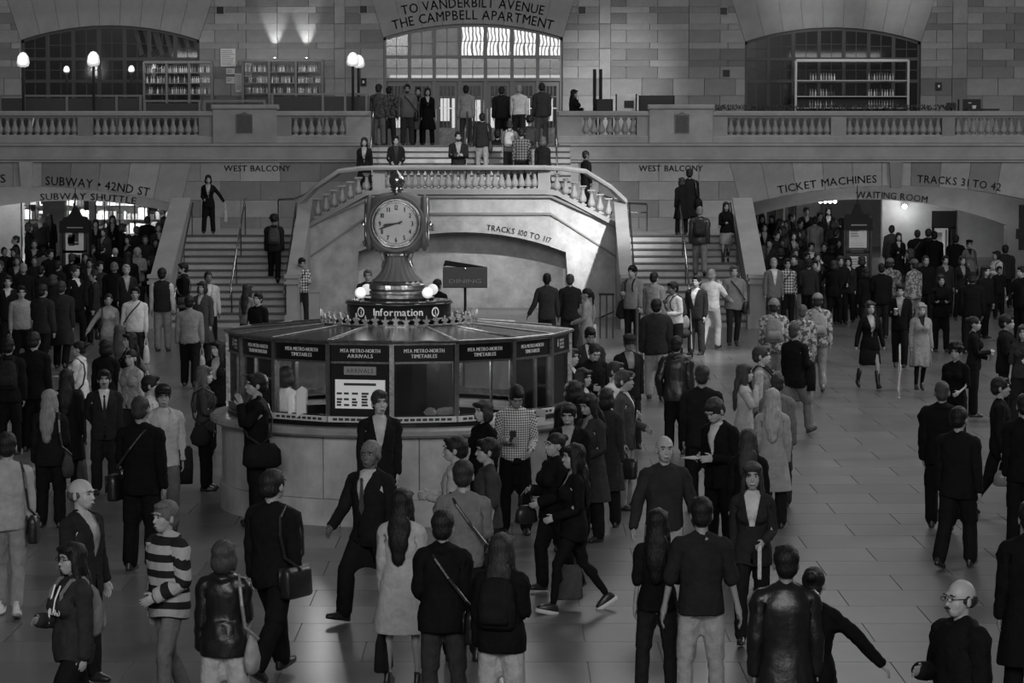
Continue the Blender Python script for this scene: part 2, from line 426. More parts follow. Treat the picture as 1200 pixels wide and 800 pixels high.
MB().box(.05, .12, .1, .14, 0, hh-.6).obj('door_edge', CHROME, d); MB().box(-.2, .02, .5, .55, hh-1.0, hh-.7).obj('poster', PAPER, d)
for px in (1044,):
    o = MB().ell((0, 0, 0), (.08, .08, .08)).obj('wall_lamp', BULB, None, at(1060, 242, 87.7), smooth=True)
    tag(o, 'small bright round lamp on the pale wall of the right passage', 'lamp')
    point('wall_lamp_light', at(1060, 244, 87.5), 18, .1)
o = thing('lamp_row', at(970, 236, 91), 'row of small bright bulbs high in the right passage', 'lamp')
for k in range(4): MB().ell(((k-1.5)*.16, 0, 0), (.06, .06, .06)).obj('bulb', BULB, o)
MB().box(-.35, .35, -.03, .03, .05, .1).obj('bar', IRON, o); MB().box(-.02, .02, -.02, .02, .1, 1.2).obj('hanger', IRON, o)
point('lamp_row_light', at(970, 245, 90), 40, .2)
# shop in the left passage
SH = 97.0; sx0, sx1 = XP(14, SH), XP(214, SH)
shop = thing('news_shop', ((sx0+sx1)/2, SH, 1.05), 'brightly lit shop front crowded with goods at the end of the subway passage', 'shop')
w_ = (sx1-sx0)/2
MB().box(-w_, w_, 1.6, 1.7, 0, 3.2).obj('back_wall', mat('shop_wall', .6, .8), shop)
MB().box(-w_, w_, -.1, 1.7, 2.95, 3.05).obj('shop_ceiling', GREY2, shop)
for k in range(9):
    MB().box(-.22, .22, -.06, .06, 0, .06).obj('light_fitting', mat('shop_tube', 1, .5, emit=5), shop, (-w_+.5+k*(2*w_-1)/8, .4, 2.85-(k % 3)*.12))
for k in range(5):
    MB().box(-w_+.2, w_-.2, 1.2, 1.55, .4+k*.5, .43+k*.5).obj('shelf', CHROME, shop)
goods = MB()
GM = [mat('goods_light', .75, .6), mat('goods_mid', .25, .6), mat('goods_dark', .04, .6)]
for k in range(5):
    x = -w_+.25
    while x < w_-.3:
        w = random.uniform(.05, .22); goods.box(x, x+w, 1.22, 1.5, .43+k*.5, .43+k*.5+random.uniform(.15, .42), random.choice((0, 0, 1, 2))); x += w+random.uniform(.01, .06)
for k in range(60):
    x = random.uniform(-w_+.2, w_-.3); z = random.uniform(1.2, 2.6); goods.box(x, x+random.uniform(.04, .3), .2, .25, z, z+random.uniform(.08, .4), random.choice((0, 1, 2, 2)))
g = goods.obj('goods', GM, shop); g['kind'] = 'stuff'
for k in range(12):
    MB().box(-.02, .02, 0, .05, 0, 2.95).obj('mullion', IRON, shop, (-w_+.1+k*(2*w_-.2)/11, -.05, 0))
area('shop_light', ((sx0+sx1)/2, SH+.6, 3.8), ((sx0+sx1)/2, SH+.7, 0), 6, 1, 420)
area('passage_light', (XP(5, 84), 84.5, 3.8), (XP(-5, 86), 86, 2.4), 2.5, .5, 40)
area('inner_arch_fill', (-13.5, 81.0, 2.6), (-13.5, 83, 3.5), 7, .2, 22); area('inner_arch_fill', (11.5, 81.0, 2.6), (11.5, 83, 3.5), 7, .2, 22)  # added strips without fittings, brightening the inner arches so their lettering reads
area('ticket_passage_light', (11, 85.5, 3.8), (11.5, 88, 1.5), 5, .6, 45)
# dark shop front, right passage left side
t = thing('shop_front', (XP(905, 93), 93, 1.05), 'dim shop front behind the crowd at the left of the ticket passage', 'shop')
MB().box(-1.2, .8, .3, .4, 0, 2.7).obj('back_panel', GREYD, t)
for k in range(7): MB().box(-.03, .03, 0, .06, 0, 2.7).obj('mullion', GREY2 if k % 2 else IRON, t, (-1.15+k*.31, 0, 0))
for k in range(16):
    MB().box(0, random.uniform(.05, .14), .1, .14, 0, random.uniform(.08, .2)).obj('display_item', random.choice(GM), t, (random.uniform(-1.1, .6), .05, random.uniform(1.5, 2.5)))
# ------------------------------------------------------------- balcony edge: mouldings
def mould(name, x0, x1, y, zs, m=STONEP):                          # zs: list of (z0, z1, projection)
    mb = MB()
    for z0, z1, pr in zs: mb.box(x0, x1, y-pr, y+.3, z0, z1)
    o = struct(name, mb.mesh(), m); return o
zs = [(Z8(190), Z8(187), .10), (Z8(187)+.004, Z8(184), .16), (Z8(184)+.004, Z8(171), .05), (Z8(171)+.004, Z8(168), .12)]
mould('trim_1', -26, CX0, WY, zs); mould('trim_2', CX1, 24, WY, zs)
mb = MB(); mb.box(-26, CX0-.01, WY+.05, BY+.4, Z8(190)+.02, FL); mb.box(CX1+.01, 24, WY+.05, BY+.4, Z8(190)+.02, FL); mb.box(CX0-.01, CX1+.01, WY+.05, BY+6, FL-.25, FL)
struct('floor_balcony', mb.mesh(), FLOORM)
# ------------------------------------------------------------- balustrades
def baluster_mesh(h, r=.105):
    p = [(r*.95, 0), (r*.95, .06), (r*.55, .09), (r*.5, .14), (r*.9, .2), (r*1.05, .3), (r*.9, .42), (r*.55, .58), (r*.42, .74), (r*.5, .82), (r*.8, .86), (r*.6, .9), (r*.95, .94), (r*.95, 1.0)]
    mb = MB(); mb.lathe([(a, b*h) for a, b in p], 10)
    mb.box(-r, r, -r, r, 0, .07*h); mb.box(-r, r, -r, r, .93*h, h)
    return mb.mesh('baluster')
ZT, ZB0 = Z8(130), Z8(168)
bz0, bz1 = Z8(159.5), Z8(136.5)
bal8 = baluster_mesh(bz1-bz0); bal8.materials.append(STONEP); bal8.shade_smooth() if False else None
def balustrade(label, px0, px1, runs, pedestal=None, Y=WY):
    x0, x1 = xat(px0, Y), xat(px1, Y); b = thing('balustrade', ((x0+x1)/2, Y, ZB0), label, 'balustrade', 'stone balustrades along the west balcony'); cx = (x0+x1)/2
    MB().box(x0-cx, x1-cx, -.02, .3, 0, bz0-ZB0, bev=.02).obj('base', STONEP, b)
    MB().box(x0-cx, x1-cx, -.06, .34, bz1-ZB0, ZT-ZB0, bev=.04).obj('coping', STONEP, b)
    prev = px0
    for a, c, n in runs+[(px1, px1, 0)]:
        if a-prev > 2:
            xa, xb = xat(prev, Y)-cx, xat(a, Y)-cx; MB().box(xa, xb, .0, .28, bz0-ZB0, bz1-ZB0).obj('pier', STONE, b)
        for i in range(n):
            px = a+(i+.5)*(c-a)/n; link('baluster', bal8, None, b, (xat(px, Y)-cx, .13, bz0-ZB0))
        prev = c
    if pedestal:
        pa, pb, qa, qb = pedestal; xa, xb = xat(pa, Y)-cx, xat(pb, Y)-cx
        MB().box(xa, xb, -.09, .4, 0, Z8(128)-ZB0, bev=.02).obj('pedestal', STONE, b); MB().box(xa-.04, xb+.04, -.14, .44, Z8(128)-ZB0, Z8(122.5)-ZB0, bev=.03).obj('pedestal_cap', STONEP, b)
        xa, xb = xat(qa, Y)-cx, xat(qb, Y)-cx; xm = (xa+xb)/2; zb_, zt_ = Z8(156)-ZB0, Z8(134)-ZB0
        pl = MB().prism([(xa, zb_), (xb, zb_), (xb, zt_), (xm+.1, zt_+.02), (xm, zt_+.07), (xm-.1, zt_+.02), (xa, zt_)], -.12, -.08).obj('plaque', BRONZE, b)
        MB().box(xa+.03, xb-.03, -.128, -.118, zb_+.03, zt_-.03).obj('plaque_field', mat('plaque_face', .05, .5, noise=.4, nscale=20), pl)
    return b
balustrade('stone balustrade with a bronze plaque pedestal left of the grand doors', -160, 435, [(-160, -60, 11), (-48, 92, 16), (110, 234, 14), (342, 406, 7)], (250, 325, 278, 297))
balustrade('stone balustrade with a bronze plaque pedestal right of the grand doors', 653, 1360, [(682, 746, 7), (852, 973, 14), (991, 1103, 13), (1118, 1260, 16)], (760, 835, 790, 807))
# ------------------------------------------------------------- balcony back wall with three arched windows
def XB(px): return xat(px, BY)
def ZB(py): return zat(py, BY)
WL = (XB(27), XB(235), FL, ZB(47), ZB(30)); WC = (XB(450), XB(659), FL, ZB(44), ZB(28)); WR = (XB(872), XB(1077), FL, ZB(49), ZB(32.5))
top = ZB(-60)
mb = MB(); arch_wall(mb, -26, 24, FL, 15, BY+.02, BY+.5, [WL, WC, WR]); 
uw = struct('wall_west_upper', mb.mesh(), STONED, 'upper ashlar wall behind the west balcony')
courses = []
z = FL
hs = [(FL, ZB(112)), (ZB(112), ZB(91))]
courses = [ZB(130)-FL, ZB(112)-ZB(130), ZB(92)-ZB(112), ZB(78)-ZB(92), ZB(70.5)-ZB(78), ZB(57)-ZB(70.5), ZB(50)-ZB(57), ZB(35)-ZB(50), ZB(28)-ZB(35), ZB(15)-ZB(28), ZB(8)-ZB(15), ZB(-12)-ZB(8)]
def R_(op, right):
    c = arch_circle(op[0], op[1], op[3], op[4])
    return ray_clip(c[0], c[1], op[1] if right else op[0], op[3], 1 if right else -1)
bw = 36.5/FPX*BY
for x0, x1, cl in ((XB(-30), WL[0], [R_(WL, 0)]), (WL[1], XB(393), [R_(WL, 1)]), (XB(393), XB(405), []), (XB(405), WC[0], [R_(WC, 0)]), (WC[1], XB(702), [R_(WC, 1)]), (XB(702), XB(715), []), (XB(715), WR[0], [R_(WR, 0)]), (WR[1], XB(1114), [R_(WR, 1)]), (XB(1114), XB(1131), []), (XB(1131), XB(1240), [])):
    cs = courses if x1-x0 > .6 else [sum(courses[:3]), sum(courses[3:6]), sum(courses[6:9]), sum(courses[9:])]
    if not cl: cl = []
    # rays from both neighbours lean over the span
    ashlar(uw, x0, x1, FL, cs, BY-(.03 if x1-x0 < .6 else 0), bw, STONE, cl)
for op, nv in ((WL, 9), (WC, 9), (WR, 9)): voussoirs(uw, op, sum(courses)+FL, BY, STONEP, nv, .02)
cc = arch_circle(WC[0], WC[1], WC[3], WC[4])
arc_text('TO VANDERBILT AVENUE', .3, cc[0], cc[1], cc[2]+.52, BY-.03, 0, XB(638)-XB(472), parent=uw, bold=.004)
arc_text('THE CAMPBELL APARTMENT', .3, cc[0], cc[1], cc[2]+.14, BY-.03, 0, XB(649)-XB(461), parent=uw, bold=.004)
for px, py in ((258, 12), (426, 11), (682, 12), (848, 13), (851, 86)):
    o = thing('wall_vent', at(px, py, BY-.02), 'dark square vent in the upper wall, %s' % {258: 'right of the left arched window', 426: 'left of the carved inscription', 682: 'right of the carved inscription', 848: 'upper one left of the right window', 851: 'lower one left of the right window'}[px], 'vent', 'square vents in the upper wall')
    MB().box(-.14, .14, -.03, .0, -.14, .14).obj('frame', STONEP, o); MB().box(-.11, .11, -.035, -.02, -.11, .11).obj('recess', BLACK, o)
for px, py in ((125, 0), (99, 0)): pass
# windows
def arched_window(name, op, cols, rows, fm, gm, label, paneM=None):
    """cols: x pixel mullions; rows: y pixel transoms"""
    xa, xb, zb, zs, za = op; y = BY+.2
    w = thing(name, ((xa+xb)/2, y, FL), label, 'window'); w['kind'] = 'structure'; cx = (xa+xb)/2
    del w['category']
    fr = MB(); n = 20
    outer = [(xa+(xb-xa)*i/n, arch_z(xa+(xb-xa)*i/n, xa, xb, zs, za)) for i in range(n+1)]
    for (x0, z0), (x1, z1) in zip(outer[:-1], outer[1:]): fr.prism([(x0-cx, z0-.09-FL), (x1-cx, z1-.09-FL), (x1-cx, z1-FL+.02), (x0-cx, z0-FL+.02)], -.08, .06)
    fr.box(xa-cx, xa-cx+.08, -.08, .06, 0, zs-FL); fr.box(xb-cx-.08, xb-cx, -.08, .06, 0, zs-FL)
    fr.obj('window_frame', fm, w)
    for px in cols:
        x = XB(px); MB().box(x-cx-.055, x-cx+.055, -.07, .05, 0, arch_z(x, xa, xb, zs, za)-FL-.02).obj('mullion', fm, w)
    for py in rows: MB().box(xa-cx+.05, xb-cx-.05, -.09, .05, ZB(py)-FL-.05, ZB(py)-FL+.05).obj('transom', fm, w)
    xs = [xa]+[XB(p) for p in cols]+[xb]; zr = [FL]+[ZB(p) for p in rows]
    for i in range(len(xs)-1):
        for j in range(len(zr)):
            z0 = zr[j]+.05; a, b = xs[i]+.055, xs[i+1]-.055
            if j < len(zr)-1: P = [(a, z0), (b, z0), (b, zr[j+1]-.05), (a, zr[j+1]-.05)]
            else: P = [(a, z0), (b, z0), (b, arch_z(b, xa, xb, zs, za)-.08), (a, arch_z(a, xa, xb, zs, za)-.08)]
            g = paneM(i, j) if paneM else gm
            if g is None: continue
            mx, mz = (a+b)/2, sum(p[1] for p in P)/4
            pn = MB().prism([(p[0]-mx, p[1]-mz) for p in P], -.005, .005).obj('pane', g, w, (mx-cx, -.0, mz-FL))
            mu = MB(); h2 = (max(p[1] for p in P)-z0); mu.box(-.012, .012, -.02, .02, z0-mz, z0-mz+h2-.04); mu.box(a-mx, b-mx, -.02, .02, -.012, .012); mu.obj('muntin', fm, pn)
    return w
FRD = mat('dark_window_frame', .06, .5); FRL = mat('bronze_window_frame', .2, .45)
PANED = mat('dark_reflecting_pane', .07, .12, noise=.3, nscale=1.5, spec=.8)
arched_window('window_1', WL, [57, 87, 117, 147, 176, 206], [95, 69], FRD, GLASSD, 'arched window with dark frame at the left behind the bar')
arched_window('window_3', WR, [900, 929, 959, 988, 1017, 1046], [95, 69], FRD, GLASSD, 'arched window with dark frame at the right behind the bottle rack')
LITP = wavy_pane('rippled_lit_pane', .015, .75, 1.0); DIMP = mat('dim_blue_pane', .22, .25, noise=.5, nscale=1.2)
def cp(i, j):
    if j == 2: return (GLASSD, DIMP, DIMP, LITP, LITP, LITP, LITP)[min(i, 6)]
    if j == 1: return GLASSD
    return None
arched_window('window_2', WC, [480, 509, 539, 569, 600, 630], [93, 66.5], FRL, GLASSD, 'tall arched window of small panes above the grand doors', cp)
# behind the windows: rooms
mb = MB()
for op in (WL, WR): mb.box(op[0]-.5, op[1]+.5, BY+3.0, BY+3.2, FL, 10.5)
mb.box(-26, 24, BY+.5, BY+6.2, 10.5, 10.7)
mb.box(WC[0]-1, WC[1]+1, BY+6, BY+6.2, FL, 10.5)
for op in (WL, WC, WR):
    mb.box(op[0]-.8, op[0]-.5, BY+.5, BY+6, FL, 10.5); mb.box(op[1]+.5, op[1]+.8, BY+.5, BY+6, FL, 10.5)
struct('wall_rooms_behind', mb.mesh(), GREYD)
for op, pw in ((WL, 34), (WC, 110), (WR, 3)):
    area('room_light', ((op[0]+op[1])/2, BY+1.8, 10.2), ((op[0]+op[1])/2, BY+2.2, 4), 4, 1, pw)
# flags hanging inside the left window
for px, a in ((168, -1), (192, -1), (213, -1)):
    f = thing('flag', at(px, 50, BY+.5), 'striped flag hanging inside the left arched window, %s' % {168: 'left one', 192: 'middle one', 213: 'right one'}[px], 'flag', 'flags inside the left window')
    for k in range(5):
        mb = MB(); x = -.32+k*.14
        mb.poly([(x, 0, .5), (x+.13, .0, .5), (x+.33, .02, -.35+.05*k), (x+.2, .02, -.42+.05*k)], [(0, 1, 2, 3)]); mb.obj('stripe', GM[0] if k % 2 == 0 else GM[2], f)
    MB().tube([(-.36, 0, .54), (.4, 0, .54)], .015).obj('staff', WOODD, f)
# grand doors under the centre window
DZ = ZB(93)
for i, (pa, pb) in enumerate(zip((452, 480, 509, 539, 569, 600, 630), (480, 509, 539, 569, 600, 630, 658))):
    if i in (0, 4, 5): 
        if i == 0: pass
    xa, xb = XB(pa)+.06, XB(pb)-.06; cx = (xa+xb)/2; w = (xb-xa)/2; h = DZ-FL-.08
    dd = thing('door_%d' % (i+1), (cx, BY+.25, FL), None, None); dd['kind'] = 'structure'; dd['label'] = 'bronze and glass balcony door, number %d from the left' % (i+1)
    if i in (0, 4): dd.rotation_euler = (0, 0, 0); 
    MB().box(-w, -w+.1, -.04, .04, 0, h).obj('stile', FRL, dd); MB().box(w-.1, w, -.04, .04, 0, h).obj('stile', FRL, dd)
    MB().box(-w+.1, w-.1, -.04, .04, h-.12, h).obj('top_rail', FRL, dd)
    MB().box(-w+.1, w-.1, -.04, .04, .0, .55).obj('kick_panel', mat('kick_panel', .3, .4, noise=.5, nscale=14), dd)
    pn = MB().box(-w+.1, w-.1, -.006, .006, .55, h-.12).obj('door_glass', GLASS, dd)
    for k in range(3): MB().box(-.01, .01, -.02, .02, .55, h-.12).obj('muntin', FRL, pn, (-w+.1+(k+1)*(2*w-.2)/4, 0, 0))
    MB().box(-w+.1, w-.1, -.02, .02, h-.48, h-.44).obj('muntin', FRL, pn); MB().box(-w+.1, w-.1, -.07, -.05, 1.15, 1.18).obj('push_bar', BRASS, dd)
# bright outdoor vestibule seen through the doors
vt = thing('lit_vestibule_screen', ((WC[0]+WC[1])/2, BY+4.5, FL), 'brightly lit street windows beyond the grand doors', 'window')
VW = (WC[1]-WC[0])/2; LW = mat('bright_street_window', .6, .5, emit=.55)
for k in range(14):
    x = -VW+.15+k*(2*VW-.3)/14; MB().box(0, .3, 0, .03, random.choice((.3, .8)), random.choice((1.2, 1.5, 1.55))).obj('lit_panel', LW, vt, (x, 0, 0))
MB().box(-VW, VW, -.03, 0, 2.2, 2.32).obj('light_strip', LW, vt); 
MB().box(-VW, VW, .05, .1, 0, 2.6).obj('backing', GREYD, vt)
# ------------------------------------------------------------- stairs and platform in the middle
def ZS(py, Y): return zat(py, Y)
AX = -1.33
def staircase(label, x0, x1, z0, z1, y0, tread, name='staircase', n=None, group='marble flights of the west staircase'):
    n = n or int(round((z1-z0)/.17)); r = (z1-z0)/n
    s = thing(name, ((x0+x1)/2, y0, z0), label, 'staircase', group); w = (x1-x0)/2
    for i in range(n):
        MB().box(-w, w, 0, tread*(n-i)+.02 if i == n-1 else tread+.05, 0 if i == 0 else -.02, r-.045).obj('riser', STEPM, s, (0, i*tread, i*r))
        MB().box(-w, w, -.045, tread+.03, 0, .045, bev=.008).obj('tread', TREADSHADE, s, (0, i*tread, (i+1)*r-.045))
    MB().prism([(0, 0), (n*tread, 0), (n*tread, n*r-.2)], -w, w).obj('substructure', STONEP, s, (0, .2, -.001), math.pi/2)
    return s
Y0 = 70.2; TR = .32
sl = staircase('left marble flight rising from the concourse to the side landing', -8.68, -5.66, 0, LAND, Y0, TR)
sr = staircase('right marble flight rising from the concourse to the side landing', 3.02, 5.97, 0, LAND, Y0, TR)
YL = Y0+13*TR
mb = MB(); mb.box(-9.3, -5.0, YL, WY, LAND-.25, LAND); mb.box(2.4, 6.6, YL, WY, LAND-.25, LAND); mb.box(-4.25, 1.6, YL-.3, 77.1, PLAT-.25, PLAT)
mb.box(-9.3, -8.9, YL, WY, 0, LAND-.25); mb.box(6.3, 6.6, YL, WY, 0, LAND-.25)
struct('floor_landings', mb.mesh(), STEPM, 'marble landings of the double staircase')
for sx, sgn, lab in ((-5.66, 1, 'left'), (3.02, -1, 'right')):
    s = thing('staircase', (sx, YL, LAND), 'short %s flight turning inward from the side landing to the middle platform' % lab, 'staircase', 'marble flights of the west staircase')
    for i in range(5):
        a = i*.3*sgn; b = (i*.3+.32)*sgn; MB().box(min(a, b), max(a, b), 0, 3.0, 0, (PLAT-LAND)/5*(i+1)).obj('step', STEPM, s)
sc = staircase('upper marble flight from the middle platform to the balcony doors', CX0-.3, CX1+.3, PLAT, FL, 77.1, .3, n=9)
# centre block front wall with its arch
FY = 73.6
def XF(px, Y=FY): return xat(px, Y)
def ZF(py): return zat(py, FY)
fa = (XF(417), XF(664), 0, ZF(296), ZF(272)); fa2 = (XF(404), XF(680), 0, ZF(320), ZF(297))
lx, rx = XF(437), XF(645)
mb = MB(); arch_wall(mb, lx, rx, 0, ZF(229), FY, FY+.35, [(max(fa[0], lx), min(fa[1], rx), 0, arch_z(lx, fa[0], fa[1], fa[3], fa[4]), fa[4])])
# chamfered cheeks falling to the side flights (plan slants back to Y=74.3)
def cheek(mb, xa, ya, xb, yb, za, zb_, zlow_a, zlow_b, t=.3):
    n = 14
    for i in range(n):
        u, v = i/n, (i+1)/n
        def q(s): return xa+(xb-xa)*s, ya+(yb-ya)*s, za+(zb_-za)*(s if s < .8 else s), 0
        (x0, y0, z0, _), (x1, y1, z1, _) = q(u), q(v)
        l0 = zlow_a(x0); l1 = zlow_a(x1)
        P = [(x0, y0, l0), (x1, y1, l1), (x1, y1, z1), (x0, y0, z0), (x0, y0+t, l0), (x1, y1+t, l1), (x1, y1+t, z1), (x0, y0+t, z0)]
        mb.poly(P, [(0, 1, 2, 3), (7, 6, 5, 4), (0, 4, 5, 1), (3, 2, 6, 7)])
def low(x): return arch_z(x, fa[0], fa[1], fa[3], fa[4]) if fa[0] < x < fa[1] else 0
CHL = (-5.55, 74.35); CHR = (2.95, 74.35)
cheek(mb, lx, FY, CHL[0], CHL[1], ZF(229), 2.35, low, low); cheek(mb, rx, FY, CHR[0], CHR[1], ZF(229), 2.35, low, low)
cb = struct('wall_staircase_front', mb.mesh(), MARB, 'marble front of the staircase block with a wide low arch')
c = arch_circle(fa[0], fa[1], fa[3], fa[4])
arc_text('TRACKS 100 TO 117', .15, c[0], c[1], c[2]+.08, FY-.012, math.asin((XF(607)-c[0])/c[2]), XF(646)-XF(569), parent=cb, bold=.006)
arc_text('DINING CONCOURSE', .15, c[0], c[1], c[2]+.08, FY-.012, math.asin((XF(468)-c[0])/c[2]), XF(507)-XF(421), parent=cb, bold=.006)
# thin marble facing slabs of the block
for (xa, xb) in ((lx, (lx+rx)/2-.8), ((lx+rx)/2-.8, (lx+rx)/2+.8), ((lx+rx)/2+.8, rx)):
    MB().box(xa+.006, xb-.006, -.012, .01, 0, ZF(229)-ZF(254)-.01).obj('stone_slab', MARB, cb, (0, FY, ZF(254)))
# moulding under the balustrade
mb = MB(); pr = [(0, 0), (.12, .0), (.14, .06), (.06, .1), (.0, .12)]
mb.sweep([(u, w) for u, w in pr], [(CHL[0], CHL[1]-.0, 2.33), (lx, FY, ZF(229)-.06), (rx, FY, ZF(229)-.06), (CHR[0], CHR[1], 2.33)])
struct('trim_3', mb.mesh(), STONEP)
mb = MB(); mb.sweep([(u*.6, w*.6) for u, w in pr], [(CHL[0]+.1, CHL[1]-.0, 1.55), (lx-.35, FY+.15, ZF(262)), (lx, FY, ZF(252)), (rx, FY, ZF(252)), (rx+.35, FY+.15, ZF(262)), (CHR[0]-.1, CHR[1], 1.55)])
struct('trim_4', mb.mesh(), STONEP)
# recess behind the arch
mb = MB(); n = 24
xs = [fa[0]+(fa[1]-fa[0])*i/n for i in range(n+1)]
for a, b in zip(xs[:-1], xs[1:]):
    za, zb_ = arch_z(a, fa[0], fa[1], fa[3], fa[4]), arch_z(b, fa[0], fa[1], fa[3], fa[4])
    mb.poly([(a, FY+.25, za), (b, FY+.25, zb_), (b, FY+1.2, zb_), (a, FY+1.2, za)], [(0, 1, 2, 3)])
mb.box(fa[0]-.3, fa[0], FY+.5, 78.5, 0, 1.7); mb.box(fa[1], fa[1]+.3, FY+.5, 78.5, 0, 1.7)
arch_wall(mb, fa[0]-.3, fa[1]+.3, 0, 2.5, FY+1.2, FY+1.45, [(XF(400, 74.8), XF(690, 74.8), 0, zat(325, 74.8), zat(297, 74.8))])
mb.box(fa[0]-.3, fa[1]+.3, 78.5, 78.7, 0, 2.6); mb.box(fa[0]-.3, fa[1]+.3, FY+1.2, 78.7, 2.5, 2.6)
struct('wall_recess', mb.mesh(), MARB, 'pale lined recess behind the staircase arch')
area('recess_light', (-1.0, 76.5, 2.4), (-1.2, 77.2, 0), 4, 1, 55)
# rail of the platform: sloped balustrade pieces
ct = thing('balustrade', (AX, FY, PLAT), 'pale stone balustrade crowning the middle platform of the staircase', 'balustrade')
zt, zb_ = ZF(193.5), ZF(229)
prof = [(-.08, 0), (.22, 0), (.24, .06), (.2, .12), (-.06, .12), (-.1, .06)]
def rel(p): return (p[0]-AX, p[1]-FY, p[2]-PLAT)
top_path = [(CHL[0]-.02, CHL[1], 3.05), (CHL[0]+.35, CHL[1]-.2, 3.42), (-4.55, FY+.35, 3.85), (lx-.25, FY+.1, zt-.14), (lx+.15, FY, zt-.12), (rx-.15, FY, zt-.12), (rx+.25, FY+.1, zt-.14), (1.9, FY+.4, 3.85), (CHR[0]-.35, CHR[1]-.2, 3.42), (CHR[0]+.02, CHR[1], 3.05)]
MB().sweep(prof, [rel(p) for p in top_path]).obj('coping', STONEP, ct)
low_path = [(CHL[0], CHL[1], 2.3), (lx-.1, FY+.05, zb_+.0), (lx+.1, FY, zb_+.03), (rx-.1, FY, zb_+.03), (rx+.1, FY+.05, zb_), (CHR[0], CHR[1], 2.3)]
MB().sweep([(-.02, 0), (.2, 0), (.2, .12), (-.02, .12)], [rel(p) for p in low_path]).obj('base', STONEP, ct)
balc = baluster_mesh(zt-.12-zb_-.15, .1); balc.materials.append(STONEP)
zc = zb_+.15
for a, b in ((lx, lx+.33), (rx-.33, rx)): MB().box(a-AX, b-AX, -.03, .2, zc-.02-PLAT, zt-.12-PLAT).obj('pier', STONEP, ct)
nb = 23
for i in range(nb): link('baluster', balc, None, ct, (lx+.33+(i+.5)*(rx-lx-.66)/nb-AX, .08, zc-PLAT))
for k in range(7):
    for (xc, yc, xo, yo) in ((lx, FY, CHL[0], CHL[1]), (rx, FY, CHR[0], CHR[1])):
        u = .09+k*.12; x = xc+(xo-xc)*u; y = yc+(yo-yc)*u+.08
        o = link('baluster', balc, None, ct, (x-AX, y-FY, zc-PLAT-(zb_-2.3)*u*.97)); 
# sloping solid parapets beside the flights
def parapet(label, xa, xb, flip=False):
    p = thing('stair_parapet', ((xa+xb)/2, Y0, 0), label, 'parapet', 'sloping parapets of the side flights'); w = (xb-xa)/2
    ya, yb = Y0-.6, YL+.25; z0, z1 = 1.1, LAND+.88
    MB().prism([(ya-Y0+.3, 0), (yb-Y0, 0), (yb-Y0, z1), (ya-Y0+.3, z0)], -w, w).obj('body', STONE, p, (0, 0, 0), math.pi/2)
    MB().prism([(ya-Y0+.25, z0), (yb-Y0, z1), (yb-Y0, z1+.1), (ya-Y0+.25, z0+.1)], -w-.05, w+.05).obj('coping', STONEP, p, (0, 0, 0), math.pi/2)
    nw = MB(); nw.box(-w-.05, w+.05, -.75, -.3, 0, .35); nw.box(-w, w, -.7, -.34, .35, 1.12); nw.box(-w-.05, w+.05, -.75, -.3, 1.12, 1.2); nw.box(-w-.01, w+.01, -.71, -.32, 1.2, 1.27); nw.box(-w-.05, w+.05, -.75, -.3, 1.27, 1.36)
    nw.obj('newel', STONEP, p); return p
parapet('outer sloping stone parapet left of the left flight', -9.1, -8.68); parapet('inner sloping stone parapet right of the left flight', -5.66, -5.4)
parapet('inner sloping stone parapet left of the right flight', 2.78, 3.02); parapet('outer sloping stone parapet right of the right flight', 5.97, 6.4)
def handrail(label, pts, posts, r=.025, m=BRASS):
    h = thing('handrail', pts[0], label, 'handrail', 'metal handrails of the staircase'); o = Vector(pts[0])
    MB().tube([tuple(Vector(p)-o) for p in pts], r, 8).obj('rail', m, h, smooth=True)
    for p, g in posts: MB().tube([(p[0]-o.x, p[1]-o.y, g-o.z), tuple(Vector(p)-o)], r*.8, 6).obj('post', m, h)
    return h
def flight_pt(x, s, up=.9): return (x, Y0+s*13*TR, s*LAND+up)
for x, lab in ((-7.15, 'brass handrail down the middle of the left flight'), (4.5, 'brass handrail down the middle of the right flight')):
    handrail(lab, [flight_pt(x, .05, .6), flight_pt(x, .08), flight_pt(x, 1.0, .95), (x, YL+.4, LAND+.95)], [(flight_pt(x, s), s*LAND) for s in (.1, .4, .7, 1.0)])
for x, lab in ((-8.55, 'brass wall rail along the outer left parapet'), (-5.78, 'brass wall rail along the inner left parapet'), (3.14, 'brass wall rail along the inner right parapet'), (5.85, 'brass wall rail along the outer right parapet')):
    handrail(lab, [flight_pt(x, .0, .75), flight_pt(x, .05, .85), flight_pt(x, 1.0, .85)], [(flight_pt(x, s, .85), s*LAND) for s in (.08, .5, .95)], .022)
handrail('brass handrail guarding the end of the inward right steps', [at(700, 226, 76), at(706, 229, 76), at(733, 238, 77.4), at(758, 239, 77.4)], [(at(758, 239, 77.4), LAND)], .03)
handrail('lower brass rail beside the inward right steps', [at(722, 241, 77.4), at(741, 249, 77.4), at(758, 249, 77.4)], [], .02)
handrail('brass handrail guarding the end of the inward left steps', [at(382, 212, 76), at(357, 228, 76), at(345, 233, 77.4), at(326, 234, 77.4)], [(at(326, 234, 77.4), LAND)], .03)
for x0_, x1_, lab in ((435, 438, 'left'), (650, 653, 'right')):
    x = xat(x0_+1.5, 79); handrail('tall bronze handrail at the %s side of the upper flight' % lab, [(x, 77.2, PLAT+.9), (x, 79.8, FL+.95), (x, 80.2, FL+.95)], [((x, 77.3, PLAT+.9), PLAT+.1), ((x, 80.1, FL+.95), FL)], .025)
xm = xat(547, 78.6); handrail('bronze handrail up the middle of the upper flight', [(xm, 77.2, PLAT+.95), (xm, 79.8, FL+.95), (xm, 80.3, FL+.95)], [((xm, 77.3, PLAT+.95), PLAT+.15), ((xm, 80.2, FL+.95), FL)], .025)
